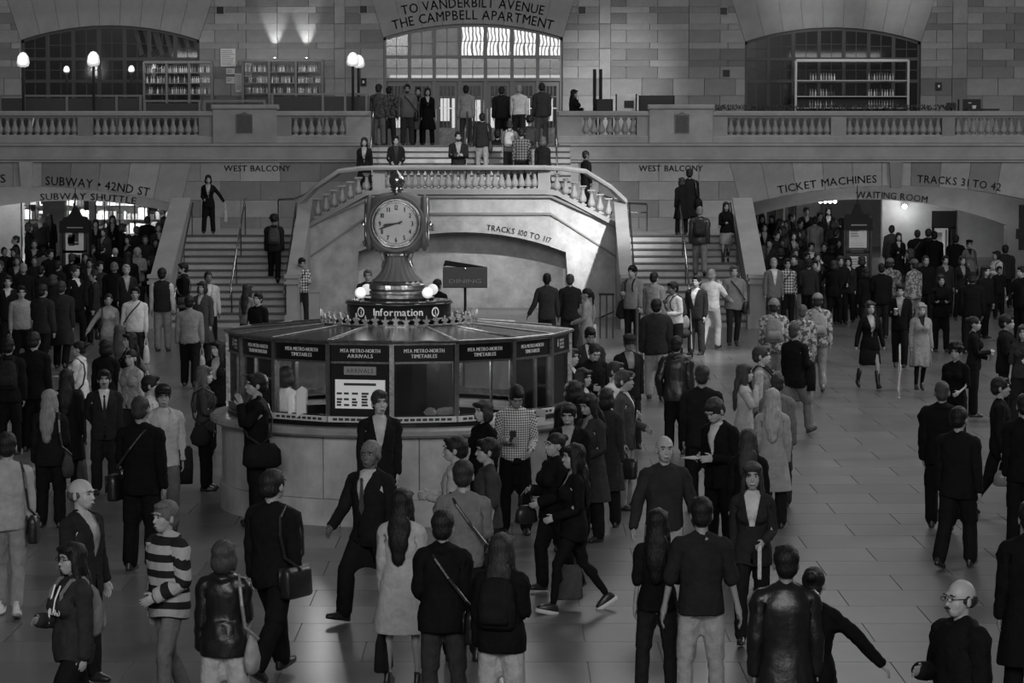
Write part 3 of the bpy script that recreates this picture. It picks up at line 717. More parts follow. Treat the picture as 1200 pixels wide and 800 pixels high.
# ------------------------------------------------------------- information booth
BX, BYC = -1.45, 35.5
bo = thing('information_booth', (BX, BYC, 0), 'round marble and glass information booth with brass frames in the middle of the hall', 'booth')
RR = 2.17; A16 = math.pi/8
def ring(prof, seg=48, name='ring', m=STONEP, parent=bo, smooth=False, loc=(0, 0, 0)):
    return MB().lathe(prof, seg).obj(name, m, parent, loc, smooth=smooth)
def arcslab(r0, r1, z0, z1, a0, a1, seg=6, name='marble_panel', m=MARB, parent=bo):
    mb = MB(); P = []; F = []
    for j in range(seg+1):
        t = a0+(a1-a0)*j/seg; c, s = math.sin(t), -math.cos(t)
        P += [(r0*c, r0*s, z0), (r1*c, r1*s, z0), (r1*c, r1*s, z1), (r0*c, r0*s, z1)]
    for j in range(seg):
        for i in range(4): k = (i+1) % 4; F.append((j*4+i, (j+1)*4+i, (j+1)*4+k, j*4+k))
    F += [(0, 1, 2, 3), (seg*4+3, seg*4+2, seg*4+1, seg*4)]
    mb.poly(P, F); return mb.obj(name, m, parent)
BASEM = mat('booth_marble', .36, .35, noise=.35, nscale=3.5, rnd=.12, bump=.05, bscale=10)
for k in range(12):
    a0 = k*math.pi/6-math.radians(21.6)+.003; a1 = a0+math.pi/6-.006
    arcslab(2.0, 2.27, .33, 1.085, a0, a1); arcslab(2.0, 2.3, .0, .325, a0+.1, a1+.1, name='plinth_slab')
ring([(1.9, 0), (1.9, 1.08), (2.25, 1.08), (2.25, 0)], name='core_wall', m=STONED)
ring([(2.05, 1.09), (2.38, 1.09), (2.42, 1.12), (2.42, 1.17), (2.38, 1.2), (2.02, 1.2), (2.02, 1.09)], 64, 'counter_top', mat('counter_slab', .3, .22, noise=.2, nscale=4))
ring([(2.0, 1.2), (2.19, 1.2), (2.19, 1.25), (2.0, 1.25)], 48, 'sill', BLACK)
ring([(1.95, -.0), (1.95, .02)], 8, 'threshold', BLACK)
VP = {0: (0, -2.13), 1: (.765, -1.98), 2: (1.45, -1.53), 3: (1.92, -.83), 4: (2.17, 0)}
def VV(k):
    k = ((k+8) % 16)-8; j = abs(k); x, y = VP[j] if j <= 4 else (VP[8-j][0], -VP[8-j][1])
    return Vector((x if k >= 0 else -x, y, 0))
def facet(k):                                                      # k=0: facet just right of the front vertex
    a, b = VV(k), VV(k+1); d = b-a; return tuple((a+b)/2), math.atan2(d.y, d.x), d.length/2
def vert(k): p = VV(k); return tuple(p), math.atan2(p.x, -p.y)
MUL = MB().box(-.028, .028, -.05, .03, 1.25, 2.2).mesh('mullion')
SIGN = {-4: ('i  SUBWAY', 'RAIL BUS'), -3: ('MTA METRO-NORTH', 'TRAIN INFORMATION'), -2: ('MTA METRO-NORTH', 'TIMETABLES'), -1: ('MTA METRO-NORTH', 'ARRIVALS'), 0: ('MTA METRO-NORTH', 'TIMETABLES'), 1: ('MTA METRO-NORTH', 'TIMETABLES'), 2: ('MTA METRO-NORTH', 'TIMETABLES'), 3: ('i  SUBWAY', 'RAIL BUS')}
STRIPD = mat('sticker_ink', .04, .7)
for k in range(-8, 8):
    p, a = vert(k); link('mullion', MUL, BRASSD, bo, p, a)
    p, a, hw = facet(k)
    MB().box(-hw, hw, -.03, .03, 2.19, 2.235).obj('top_rail', BRASSD, bo, p, a)
    MB().box(-hw+.028, hw-.028, -.03, .02, 1.965, 1.99).obj('transom', BRASSD, bo, p, a)
    MB().box(-hw+.028, hw-.028, -.03, .02, 1.25, 1.335).obj('bottom_rail', BRASSD if k not in (-1, 0, 1, 2, -2) else BLACK, bo, p, a)
    sg = MB().box(-hw+.03, hw-.03, -.02, .02, 1.99, 2.19).obj('sign_panel', BLACK, bo, p, a)
    if k in SIGN:
        t1, t2 = SIGN[k]
        if k in (-4, 3):
            flat_text('i', .1, (-.12, -.022, 2.06), .03, WHITE, sg, bold=.01); 
            for q, tx in enumerate(('SUBWAY', 'BUSES', 'TAXI')): flat_text(tx, .03, (.06, -.022, 2.12-q*.045), .2, WHITE, sg)
        else:
            flat_text(t1, .045, (0, -.022, 2.10), .5, WHITE, sg, bold=.004); flat_text(t2, .045, (0, -.022, 2.035), .32 if len(t2) < 12 else .46, WHITE, sg, bold=.004)
    if k == -1:
        bp = MB().box(-hw+.03, hw-.03, -.01, .02, 1.335, 1.965).obj('arrivals_panel', BLACK, bo, p, a)
        MB().box(-.2, .2, -.03, -.01, 1.83, 1.93).obj('arrivals_plate', mat('arrivals_grey', .3, .5), bp)
        flat_text('ARRIVALS', .055, (0, -.032, 1.853), .34, INK, bp)
        s_ = MB().box(-.31, .31, -.03, -.01, 1.42, 1.77).obj('arrivals_screen', mat('arrivals_light', .8, .4, emit=.1), bp)
        mb = MB()
        for r_ in range(5):
            for c_, (u0, u1) in enumerate(((-.29, -.22), (-.2, -.13), (-.1, -.02), (.02, .12), (.16, .28))):
                if random.random() < .8: mb.box(u0, u0+(u1-u0)*random.uniform(.6, 1), -.034, -.03, 1.45+r_*.035, 1.475+r_*.035)
        mb.box(-.2, .2, -.034, -.03, 1.7, 1.73); mb.obj('screen_text', STRIPD, s_)['kind'] = 'stuff'
    elif k == 0:
        MB().box(-hw+.03, hw-.03, -.004, .004, 1.335, 1.965).obj('window_pane', GLASSD, bo, p, a)
    elif k not in (7, -8, 5, -6):
        MB().box(-hw+.03, hw-.03, -.004, .004, 1.335, 1.965).obj('window_pane', GLASS, bo, p, a)
    if k in (-3, -4, 1, 2):
        for u in ((-.1,) if k in (-3,) else (.1,)): MB().box(u-.012, u+.012, -.02, .01, 1.335, 1.965).obj('glazing_bar', BRASSD, bo, p, a)
    if k == -3: MB().box(-hw+.03, hw-.03, -.02, .01, 1.72, 1.74).obj('glazing_bar', BRASSD, bo, p, a)
    if -3 <= k <= 2:
        st = MB().box(-hw, hw, -.075, -.05, 1.255, 1.325).obj('sticker_strip', mat('strip_white', .6, .5), bo, p, a)
        for q in range(9):
            u = -hw+.06+q*(2*hw-.1)/9
            MB().box(u, u+.055, -.079, -.075, 1.275, 1.305).obj('sticker', STRIPD, st)
# roof: sixteen facets and ribs
ROOFM = mat('roof_sheet', .1, .22, metal=.8, noise=.3, nscale=5)
for k in range(-8, 8):
    a0, a1 = k*A16, (k+1)*A16; mb = MB()
    q = lambda r, a, z: ((VV(round(a/A16))*1.025*(1 if r > 1 else .42)).x, (VV(round(a/A16))*1.025*(1 if r > 1 else .42)).y, z)
    mb.poly([q(2.22, a0, 2.24), q(2.22, a1-.004, 2.24), q(.9, a1-.008, 2.35), q(.9, a0+.008, 2.35), q(2.22, a0+.004, 2.225), q(2.22, a1-.004, 2.225)], [(0, 1, 2, 3), (4, 5, 1, 0)]); mb.obj('roof_sheet', ROOFM, bo)
    MB().tube([q(2.22, a0, 2.245), q(.95, a0, 2.355)], .014, 5).obj('roof_rib', BRASSD, bo)
ring([(0, 2.2), (2.15, 2.2)], 32, 'booth_ceiling', GREY2)
for k in range(-8, 8): MB().tube([tuple(VV(k)*1.03+Vector((0, 0, 2.235))), tuple(VV(k+1)*1.03+Vector((0, 0, 2.235)))], .018, 6).obj('eave_trim', BRASSD, bo)
# cresting
ring([(1.0, 2.32), (1.02, 2.32), (1.02, 2.355), (.98, 2.36), (.9, 2.36)], 48, 'cresting_base', BRASSD)
orn = MB(); orn.prism([(-.018, 0), (.018, 0), (.03, .03), (.012, .04), (.045, .07), (.03, .09), (.012, .075), (.01, .1), (0, .15), (-.01, .1), (-.012, .075), (-.03, .09), (-.045, .07), (-.012, .04), (-.03, .03)], -.01, .01)
ornm = orn.mesh('cresting_ornament'); ornm.materials.append(mat('gilt_ornament', .45, .4, metal=.35))
for k in range(48):
    a = k*2*math.pi/48; o = link('cresting_ornament', ornm, None, bo, (1.0*math.sin(a), -1.0*math.cos(a), 2.35), a); o.scale = (1.1, 1, .85 if k % 2 else 1.05)
# information ring
ring([(.0, 2.36), (.62, 2.36), (.62, 2.4), (.665, 2.4), (.665, 2.59), (.68, 2.6), (.68, 2.62), (.6, 2.63), (.45, 2.63), (.45, 2.66), (.0, 2.66)], 48, 'information_drum', mat('drum_black', .03, .15, metal=.5))
ring([(.667, 2.395), (.685, 2.395), (.685, 2.41), (.667, 2.415)], 48, 'drum_band', BRASS); ring([(.667, 2.58), (.69, 2.585), (.69, 2.6), (.667, 2.61)], 48, 'drum_band', BRASS)
def cyl_text(s, h, a_mid, z, R, width, name='lettering', m=WHITE, parent=bo, bold=.005):
    def fr(u, v, w, um):
        a = a_mid+u/R; return ((R+w)*math.sin(a), -(R+w)*math.cos(a), z+v)
    mb = MB(); text_mb(mb, s, h, fr, width, bold=bold); return mb.obj(name, m, parent)
cyl_text('Information', .095, .02, 2.455, .668, .66)
for a_ in (-1.25, 1.25, 2.6, -2.6): cyl_text('Information', .095, a_*1.55 if abs(a_) > 2 else a_*1.7, 2.455, .668, .6)
for a_ in (-.76, .8):
    mb = MB(); 
    for j in range(14):
        t0, t1 = 2*math.pi*j/14, 2*math.pi*(j+1)/14
        f = lambda t, r: ((.672)*math.sin(a_+r*math.cos(t)/.67), -(.672)*math.cos(a_+r*math.cos(t)/.67), 2.495+r*math.sin(t))
        mb.poly([f(t0, .045), f(t1, .045), f(t1, .065), f(t0, .065)], [(3, 2, 1, 0)])
    mb.obj('round_symbol', WHITE, bo); cyl_text('i', .07, a_, 2.46, .668, .02)
ring([(.0, 2.63), (.36, 2.63), (.36, 2.7), (.38, 2.71), (.38, 2.74), (.34, 2.75), (0, 2.75)], 32, 'clock_plinth', BRASSD, smooth=False)
for sx, sy in ((-.47, -.4), (-.43, .4), (.38, -.4), (.42, .4)):
    g = MB().ell((0, 0, 0), (.072, .072, .072), 16, 10).obj('globe_lamp', GLOBE, bo, (sx, sy, 2.735), smooth=True); MB().lathe([(.03, -.11), (.018, -.09), (.018, -.06)], 8).obj('globe_holder', BRASS, g)
point('globe_light', (BX-.42, BYC-.75, 2.85), 2.5, .07); point('globe_light', (BX+.43, BYC-.75, 2.85), 2.5, .07)
# inside of the booth
co = ring([(.75, 0), (.75, 2.2)], 24, 'core_column', mat('core_dark', .03, .3, noise=.3))
ring([(1.7, 1.1), (1.98, 1.1), (1.98, 1.14), (1.7, 1.14), (1.7, 1.1)], 32, 'inner_desk', mat('desk_top', .28, .5))
ring([(1.72, .1), (1.72, 1.1)], 24, 'desk_front', BLACK)
point('booth_inside_fill', (BX-.9, BYC-1.0, 2.05), 30, .12); point('booth_inside_fill', (BX+1.2, BYC-.7, 2.05), 30, .12); point('booth_inside_fill', (BX, BYC+1.3, 2.05), 24, .12)  # added fill points to brighten the booth interior; no fittings hang there
def bpos(px, py, Y): p = at(px, py, Y); return p
def item(name, px, py, Y, label, cat, build, rz=0, group='things on the booth desk'):
    t = thing(name, (xat(px, Y, py), Y, 1.14), label, cat, group, rz); build(t); return t
def b_mon(t): MB().box(-.13, .13, -.015, .02, .1, .3).obj('screen', BLACK, t); MB().box(-.03, .03, 0, .03, 0, .12).obj('stand', IRON, t); MB().box(-.09, .09, -.06, .06, 0, .012).obj('foot', IRON, t)
item('computer_monitor', 372, 455, 33.75, 'black flat computer monitor behind the second booth window left of centre', 'monitor', b_mon, .4)
item('computer_monitor', 300, 460, 34.1, 'black flat computer monitor in the leftmost wide booth window', 'monitor', b_mon, -.9)
item('notice_stand', 354, 440, 33.7, 'white notice with arched top standing in the booth', 'sign', lambda t: (MB().prism([(-.07, .15), (.07, .15), (.07, .48), (0, .53), (-.07, .48)], 0, .01).obj('sheet', PAPER, t), MB().box(-.01, .01, 0, .02, 0, .2).obj('stem', IRON, t)), .3)
item('notice_stand', 341, 440, 33.8, 'narrow white list standing left of the arched notice in the booth', 'sign', lambda t: (MB().box(-.035, .035, 0, .01, .12, .42).obj('sheet', PAPER, t), MB().box(-.01, .01, 0, .02, 0, .15).obj('stem', IRON, t)), .3)
item('office_phone', 362, 460, 33.65, 'dark desk phone on the booth desk below the arched notice', 'phone', lambda t: (MB().box(-.08, .08, -.08, .08, 0, .05, bev=.01).obj('phone_body', BLACK, t), MB().tube([(-.09, 0, .08), (.0, 0, .1), (.09, 0, .08)], .02, 8).obj('handset', IRON, t)))
def crumple(t):
    for k in range(5): MB().ell((random.uniform(-.1, .1), random.uniform(-.06, .06), .06+random.uniform(0, .05)), (.09, .06, .06), 8, 5).obj('fold', PAPER, t)
    MB().tube([(.12+.05*math.cos(a/10*6.28), 0, .14+.05*math.sin(a/10*6.28)) for a in range(11)], .015, 6).obj('roll_ring', PAPER, t)
item('paper_roll', 570, 462, 33.7, 'crumpled pale roll of paper behind the booth window right of centre', 'paper roll', crumple)
item('cardboard_box', 617, 468, 34.2, 'low pale open cardboard box in the right booth window', 'box', lambda t: (MB().box(-.2, .2, -.12, .12, 0, .1).obj('box_body', mat('card', .35, .8), t), MB().box(-.2, .2, .12, .125, .1, .2).obj('box_flap', mat('card', .35, .8), t)), -.5)
for k, (px, rz) in enumerate(((507, .5), (519, -.3), (528, .2), (537, .7))):
    t = thing('timetable_stack', (xat(px, 33.75), 33.62+.02*k, 1.25), 'small fanned stack of folded timetables on the sill, %s' % ('leftmost', 'second from left', 'third from left', 'rightmost')[k], 'timetables', 'timetable stacks on the booth sill', rz)
    for q in range(4): o = MB().box(-.035, .035, -.005, .005, 0, .13).obj('timetable', PAPER, t, (q*.008, q*.02, .04)); o.rotation_euler = (-.3-.1*q, .5*(q-1.5), 0)
# ------------------------------------------------------------- the clock on top of the booth
ck = thing('clock', (BX-.02, BYC, 2.75), 'four-faced brass clock with pale dials crowning the information booth', 'clock')
MB().lathe([(.34, 0), (.36, .02), (.36, .07), (.33, .09), (.31, .12)], 32).obj('foot_ring', BRASSD, ck)
# fluted flared stem
mb = MB(); P = []; F = []; seg = 80; prof = [(.31, .12), (.255, .16), (.205, .22), (.168, .3), (.148, .38), (.15, .43)]
for r, z in prof:
    for j in range(seg):
        t = 2*math.pi*j/seg; rr = r*(1+.09*abs(math.cos(10*t))); P.append((rr*math.cos(t), rr*math.sin(t), z))
for i in range(len(prof)-1):
    for j in range(seg): F.append((i*seg+j, i*seg+(j+1) % seg, (i+1)*seg+(j+1) % seg, (i+1)*seg+j))
mb.poly(P, F); mb.obj('fluted_stem', mat('clock_bronze', .12), ck, smooth=True)
MB().lathe([(.17, .43), (.2, .44), (.21, .47), (.18, .49), (.2, .51), (.215, .53), (.19, .545), (.1, .55)], 28).obj('collar', BRASS, ck)
for k in range(4):
    a = k*math.pi/2+math.pi/4; MB().tube([(.19*math.cos(a), .19*math.sin(a), .55), (.26*math.cos(a), .26*math.sin(a), .47), (.22*math.cos(a), .22*math.sin(a), .38), (.27*math.cos(a), .27*math.sin(a), .3)], [.012, .028, .024, .012], 6).obj('scroll', BRASSD, ck)
HC = .86                                                            # head centre above the clock foot
def sup(c, r, e, m, name, seg=40, rings=24):
    mb = MB(); P = []; F = []
    g = lambda w, q: math.copysign(abs(w)**q, w)
    for i in range(rings+1):
        ph = -math.pi/2+math.pi*i/rings
        for j in range(seg):
            t = 2*math.pi*j/seg
            P.append((c[0]+r[0]*g(math.cos(ph), e)*g(math.cos(t), e), c[1]+r[1]*g(math.cos(ph), e)*g(math.sin(t), e), c[2]+r[2]*g(math.sin(ph), e)))
    for i in range(rings):
        for j in range(seg): F.append((i*seg+j, i*seg+(j+1) % seg, (i+1)*seg+(j+1) % seg, (i+1)*seg+j))
    mb.poly(P, F); return mb.obj(name, m, ck, smooth=True)
sup((0, 0, HC), (.385, .385, .39), .62, mat('clock_bronze', .06, .2, metal=.9, noise=.3, nscale=9), 'clock_case')
def torus(R, r, y, prof=None, seg=40, s2=8):
    mb = MB(); P = []; F = []
    for i in range(seg):
        a = 2*math.pi*i/seg
        for j in range(s2):
            b = 2*math.pi*j/s2; rr = R+r*math.cos(b); P.append((rr*math.cos(a), y+r*math.sin(b), rr*math.sin(a)))
    for i in range(seg):
        for j in range(s2): F.append((i*s2+j, i*s2+(j+1) % s2, ((i+1) % seg)*s2+(j+1) % s2, ((i+1) % seg)*s2+j))
    return mb.poly(P, F)
DIAL = mat('milk_glass_dial', .5, .35, emit=.02, noise=.1, nscale=4)
for k in range(4):
    a = k*math.pi/2; fr = torus(.3, .022, -.385).obj('bezel', BRASSD, ck, (0, 0, HC), a, smooth=True)
    torus(.335, .03, -.35).obj('outer_bezel', mat('clock_bronze', .12), fr, smooth=True); torus(.275, .01, -.39).obj('inner_bezel', BRASS, fr, smooth=True)
    mb = MB(); n = 40; P = [(0, -.405, 0)]
    for r, y in ((.12, -.402), (.2, -.396), (.285, -.38)): P += [(r*math.cos(2*math.pi*j/n), y, r*math.sin(2*math.pi*j/n)) for j in range(n)]
    F = [(0, 1+j, 1+(j+1) % n) for j in range(n)]
    for q in range(2): F += [(1+q*n+j, 1+(q+1)*n+j, 1+(q+1)*n+(j+1) % n, 1+q*n+(j+1) % n) for j in range(n)]
    dl = mb.poly(P, F).obj('dial', DIAL, ck, (0, 0, HC), a)
    mb = MB()
    for h in range(1, 13):
        t = math.radians(30*h); c = (.205*math.sin(t), .205*math.cos(t))
        text_mb(mb, str(h), .06, lambda u, v, w, um: (c[0]+u, -.4-w*.3, c[1]-.03+v), .056 if h > 9 else .032, bold=.006)
    for q in range(60):
        t = math.radians(6*q); r0 = .245; r1 = .258 if q % 5 else .262; e = .0035 if q % 5 == 0 else .0018
        mb.poly([(r*math.sin(t)+s*e*math.cos(t), -.392, r*math.cos(t)-s*e*math.sin(t)) for r, s in ((r0, -1), (r0, 1), (r1, 1), (r1, -1))], [(0, 1, 2, 3)])
    mb.obj('numerals', INK, dl)
    for nm, ang, L0, L1, wd in (('minute_hand', 252, -.085, .235, .012), ('hour_hand', 261, -.06, .17, .018)):
        t = math.radians(ang); d = Vector((math.sin(t), 0, math.cos(t))); s = Vector((math.cos(t), 0, -math.sin(t))); y = -.412 if nm[0] == 'm' else -.408
        P = [d*L0+s*wd*.9, d*L0-s*wd*.9, d*(-.02)-s*wd*.5, d*(L1*.8)-s*wd, d*L1, d*(L1*.8)+s*wd, d*(-.02)+s*wd*.5]
        P = [Vector((p.x, y, p.z)) for p in P]; Q = [p+Vector((0, -.003, 0)) for p in P]
        MB().poly(P+Q, [tuple(range(7)), tuple(range(13, 6, -1))]+[(i, (i+1) % 7, (i+1) % 7+7, i+7) for i in range(7)]).obj(nm, INK, dl)
    kb = MB().lathe([(.0, 0), (.02, .01), (.028, .03), (.02, .05), (.01, .06), (0, .075)], 10).obj('case_knob', BRASS, ck, (.4*math.sin(a), -.4*math.cos(a), HC-.02)); kb.scale = (1, 1, 1)
    if k % 2: kb.location = (.43*math.sin(a), -.43*math.cos(a), HC-.04)
    else: kb.location = (0, -.36*math.cos(a), HC+.36)
MB().lathe([(.3, 1.12), (.3, 1.14), (.24, 1.18), (.12, 1.23), (.07, 1.25), (.05, 1.27)], 24).obj('cap', BRASSD, ck, smooth=True)
MB().lathe([(.05, 1.26), (.09, 1.28), (.06, 1.3), (.075, 1.33), (.1, 1.37), (.1, 1.42), (.07, 1.48), (.03, 1.51), (.012, 1.53), (0, 1.54)], 16).obj('acorn_finial', BRASS, ck, smooth=True)
MB().lathe([(.21, .47), (.28, .5), (.25, .53)], 24).obj('bead_ring', BRASSD, ck)
# ------------------------------------------------------------- things on the balcony
def bottle_mesh(h, r):
    return MB().lathe([(0, 0), (r, 0), (r, h*.55), (r*.35, h*.72), (r*.35, h*.95), (r*.45, h), (0, h)], 7).mesh('bottle')
BM = []
for h, r, c, ro in ((.2, .026, .75, .15), (.23, .024, .3, .15), (.18, .03, .08, .2), (.22, .026, .5, .12)):
    me = bottle_mesh(h, r); me.materials.append(mat('bottle_tone_%d' % int(c*100), c, ro, spec=.9)); BM.append(me)
def ordw(n): return '%d%s' % (n, 'th' if 10 <= n % 100 <= 20 else {1: 'st', 2: 'nd', 3: 'rd'}.get(n % 10, 'th'))
def rack(px0, px1, py0, py1, Y, label, rows, bays, per, frm, fill=None, blabel='', group='', lit=20):
    x0, x1 = xat(px0, Y), xat(px1, Y); zt = zat(py0, Y); z0 = FL; cx = (x0+x1)/2; w = (x1-x0)/2
    t = thing('bottle_rack', (cx, Y, FL), label, 'shelf')
    zl = [zat(p, Y)-FL for p in rows]
    MB().box(-w, w, -.2, .2, zt-FL-.04, zt-FL+.04).obj('top_board', frm, t)
    for k in range(bays+1): MB().box(-.035, .035, -.18, .18, 0, zt-FL).obj('upright', frm, t, (-w+k*2*w/bays, 0, 0))
    for z in zl: MB().box(-w, w, -.16, .16, z-.03, z).obj('shelf_board', frm, t)
    n = 0
    for zi, z in enumerate(zl):
        q0 = 0
        for b in range(bays):
            for q in range(per):
                u = (q+.5)/per
                if fill and not fill(b, u, z): continue
                x = -w+(b+u)*2*w/bays
                if abs(u-.5) > .46: continue
                q0 += 1; bi = random.randrange(4); o = link('bottle', BM[bi], None, None, (cx+x, Y-.06+random.uniform(-.05, .08), FL+z)); tag(o, '%s bottle, %s from left on the %s shelf of the %s' % (('white', 'grey', 'dark', 'pale')[bi], ordw(q0), ('bottom', 'middle', 'top')[zi], blabel), 'bottle', group); n += 1
    return t
WR_ = mat('rack_wood', .12, .4, noise=.2)
r1 = rack(171, 250, 73, 110, 86.6, 'open bottle rack in front of the left arched window', (110, 97, 85), 3, 11, WR_, None, 'left window rack', 'bottles on the left window rack')
r2 = rack(286, 379, 71, 110, 87.2, 'wide wooden bottle rack against the stone wall under two wall lights', (109, 97, 84), 3, 14, WR_, None, 'rack under the uplights', 'bottles on the wall rack')
r3 = rack(931, 1062, 71, 130, 86.8, 'large metal bottle rack in front of the right arched window', (126, 112.5, 94), 1, 42, mat('rack_metal', .3, .3, metal=.8),
          lambda b, u, z: abs(u-.24) < .11 or abs(u-.76) < .11, 'right window rack', 'bottles on the right rack')
MB().box(-1.85, 1.85, .25, .3, 0, 1.55).obj('back_panel', BLACK, r3)
for px, lab in ((322, 'left'), (359, 'right')):
    o = thing('wall_light', at(px, 68, 87.55), 'small %s uplight shining up the stone wall above the bottle rack' % lab, 'wall light', 'uplights above the bottle rack')
    MB().lathe([(.03, -.05), (.06, .0), (.05, .0), (.02, -.03)], 10).obj('cup', IRON, o); MB().ell((0, 0, 0), (.035, .035, .02), 8, 5).obj('bulb', BULB, o)
    spot('wall_uplight', at(px, 67, 87.72), at(px, 20, 87.95), 85, 45, .8, .03)
area('rack_light', at(330, 60, 86.2), at(330, 95, 87.4), 2.5, .3, 5); area('rack_light', at(215, 60, 85.6), at(210, 95, 86.6), 2, .3, 4); area('rack_light', at(1000, 60, 85.8), at(1000, 110, 86.8), 3, .3, 4)
def globe_post(px, py, Y, h, label, r=.19, group='globe lamps on the balcony'):
    p = at(px, py, Y); t = thing('lamp_post', (p.x, Y, FL), label, 'lamp', group)
    MB().lathe([(.12, 0), (.12, .06), (.05, .12), (.04, .2), (.04, p.z-FL-.22), (.06, p.z-FL-.16), (.03, p.z-FL-.12)], 10).obj('post', IRON, t)
    MB().lathe([(.06, -h*.5), (r*.85, -h*.42), (r, -h*.2), (r*.85, h*.2), (r*.45, h*.45), (0, h*.52)], 14).obj('lamp_shade', LAMPG, t, (0, 0, p.z-FL), smooth=True)
    point('lamp_post_light', (p.x, Y-.4, p.z+.1), 9, .15); return t
globe_post(27, 70, 81.5, .44, 'leftmost tall balcony lamp with pale bell shade'); globe_post(109.5, 69, 81.5, .44, 'second tall balcony lamp with pale bell shade, before the left window')
globe_post(78, 81, 85.5, .2, 'small balcony lamp between the two tall left lamps', .1); globe_post(154, 80.5, 85.5, .2, 'small balcony lamp right of the two tall left lamps', .1)
globe_post(413.5, 69.5, 82.5, .42, 'left lamp of the pair at the left of the grand doors'); globe_post(420, 72, 84.0, .4, 'right lamp of the pair at the left of the grand doors')
# bar counter and barrier on the left of the balcony
def rail_barrier(px0, px1, py, Y, label, posts, low=None):
    x0, x1 = xat(px0, Y), xat(px1, Y); z = zat(py, Y)-FL; t = thing('barrier', ((x0+x1)/2, Y, FL), label, 'barrier', 'low barriers along the balcony bar'); w = (x1-x0)/2
    MB().box(-w, w, -.04, .04, z-.06, z).obj('top_rail', mat('barrier_metal', .16, .4, metal=.3), t)
    for p in posts: x = xat(p, Y)-(x0+x1)/2; MB().box(x-.035, x+.035, -.04, .04, 0, z-.06).obj('post', mat('barrier_metal', .16, .4), t)
    MB().box(-w, w, -.015, .015, .2, z-.1).obj('screen_panel', mat('barrier_panel', .03, .5), t)
rail_barrier(-20, 168, 111, 83.0, 'long low bar barrier at the far left of the balcony', (2, 30, 80, 138, 166)); rail_barrier(170, 237, 117, 82.2, 'pale framed bar barrier under the left bottle rack', (171, 235)); rail_barrier(240, 312, 117, 82.2, 'pale framed bar barrier left of the lamp pair', (241, 311)); rail_barrier(318, 432, 109, 83.6, 'bar counter front between the wall rack and the stairs', (320, 379, 405, 430))
t = thing('bar_counter', (xat(280, 84.5), 84.5, FL), 'long dark bar counter running below the bottle racks', 'counter')
MB().box(-6.2, 4, -.35, .35, 1.0, 1.06).obj('counter_top', WOODD, t); MB().box(-6.2, 4, -.25, .25, 0, 1.0).obj('counter_front', WOODD, t)
t = thing('folded_sunshade', at(30, 112, 82.4), 'slanting white folding stand at the left end of the balcony', 'stand'); t.location.z = FL
MB().tube([(.05, 0, .0), (.25, 0, .9)], .03, 6).obj('leg', PAPER, t); MB().tube([(.25, 0, .9), (.5, 0, .9)], .02, 6).obj('arm', PAPER, t)
for i, (pa, pb, qa, qb, lab) in enumerate(((258.5, 276, 57, 78, 'largest notice'), (265, 275, 80, 87, 'small upper notice'), (265, 275, 90, 98, 'small lower notice'), (275.5, 284.5, 86, 108, 'tall notice'), (285.5, 295, 74, 90, 'picture notice'), (286, 294, 93, 100, 'middle notice'), (286, 294, 102, 108, 'lowest notice'))):
    c = at((pa+pb)/2, (qa+qb)/2, 87.9); w = (xat(pb, 87.9)-xat(pa, 87.9))/2; h = (zat(qa, 87.9)-zat(qb, 87.9))/2
    o = thing('notice', (c.x, 87.93, c.z), '%s pinned on the wall between the left window and the bottle rack' % lab, 'notice', 'notices on the wall'); MB().box(-w, w, -.02, .02, -h, h).obj('sheet', PAPER, o)
    mb = MB()
    for q in range(int(h*2/.06)-1): mb.box(-w+.03, w-.04-random.uniform(0, w*.5), -.024, -.02, h-.07-q*.06, h-.05-q*.06)
    if mb.v: mb.obj('print', GM[1], o)['kind'] = 'stuff'
# right side of the balcony
def board(px0, px1, py0, py1, Y, label, m, name='sign_board', cat='board', extra=None, g=None):
    x0, x1 = xat(px0, Y), xat(px1, Y); zt = zat(py0, Y)-FL; zb = zat(py1, Y)-FL; t = thing(name, ((x0+x1)/2, Y, FL), label, cat, g); w = (x1-x0)/2
    MB().box(-w, w, -.02, .02, max(.1, zb), zt, bev=.01).obj('panel', m, t); MB().box(-w, -w+.04, -.03, .03, 0, zt).obj('leg', IRON, t); MB().box(w-.04, w, -.03, .03, 0, zt).obj('leg', IRON, t)
    if extra: extra(t, w, zt, zb)
    return t
board(698, 718, 116, 130, 82.5, 'dark menu board on legs behind the right balustrade', BLACK); board(748, 790, 112, 130, 82.5, 'wide black screen behind the right pedestal', BLACK)
board(721, 746, 110, 131, 82.8, 'white laptop-like poster board on the right balustrade', PAPER, extra=lambda t, w, zt, zb: MB().box(-w*.2, w*.7, -.03, -.02, zt-.42, zt-.2).obj('dark_screen', BLACK, t))
t = thing('coat_stand', (xat(700, 83), 83, FL), 'tall slim dark pole stand behind the right balustrade', 'stand'); 
for u in (-.09, .09): MB().box(u-.05, u+.05, -.04, .04, 0, zat(81, 83)-FL).obj('pole', IRON, t)
t = thing('planter', (xat(978, 82.4), 82.4, FL), 'long planter of low dark leaves along the right balustrade', 'planter')
pw = (xat(1120, 82.4)-xat(838, 82.4))/2
MB().box(-pw, pw, -.15, .15, 0, 1.0).obj('trough', WOODD, t); lf = MB()
for k in range(1500):
    x = random.uniform(-pw, pw); z = 1.0+random.uniform(0, .16); y = random.uniform(-.15, .15); a = random.uniform(0, 6.28); s = .04
    lf.poly([(x, y, z), (x+s*math.cos(a), y+s*math.sin(a), z+.03), (x+.02, y, z+.06)], [(0, 1, 2)])
l = lf.obj('leaves', mat('leaf', .05, .5), t); l['kind'] = 'stuff'
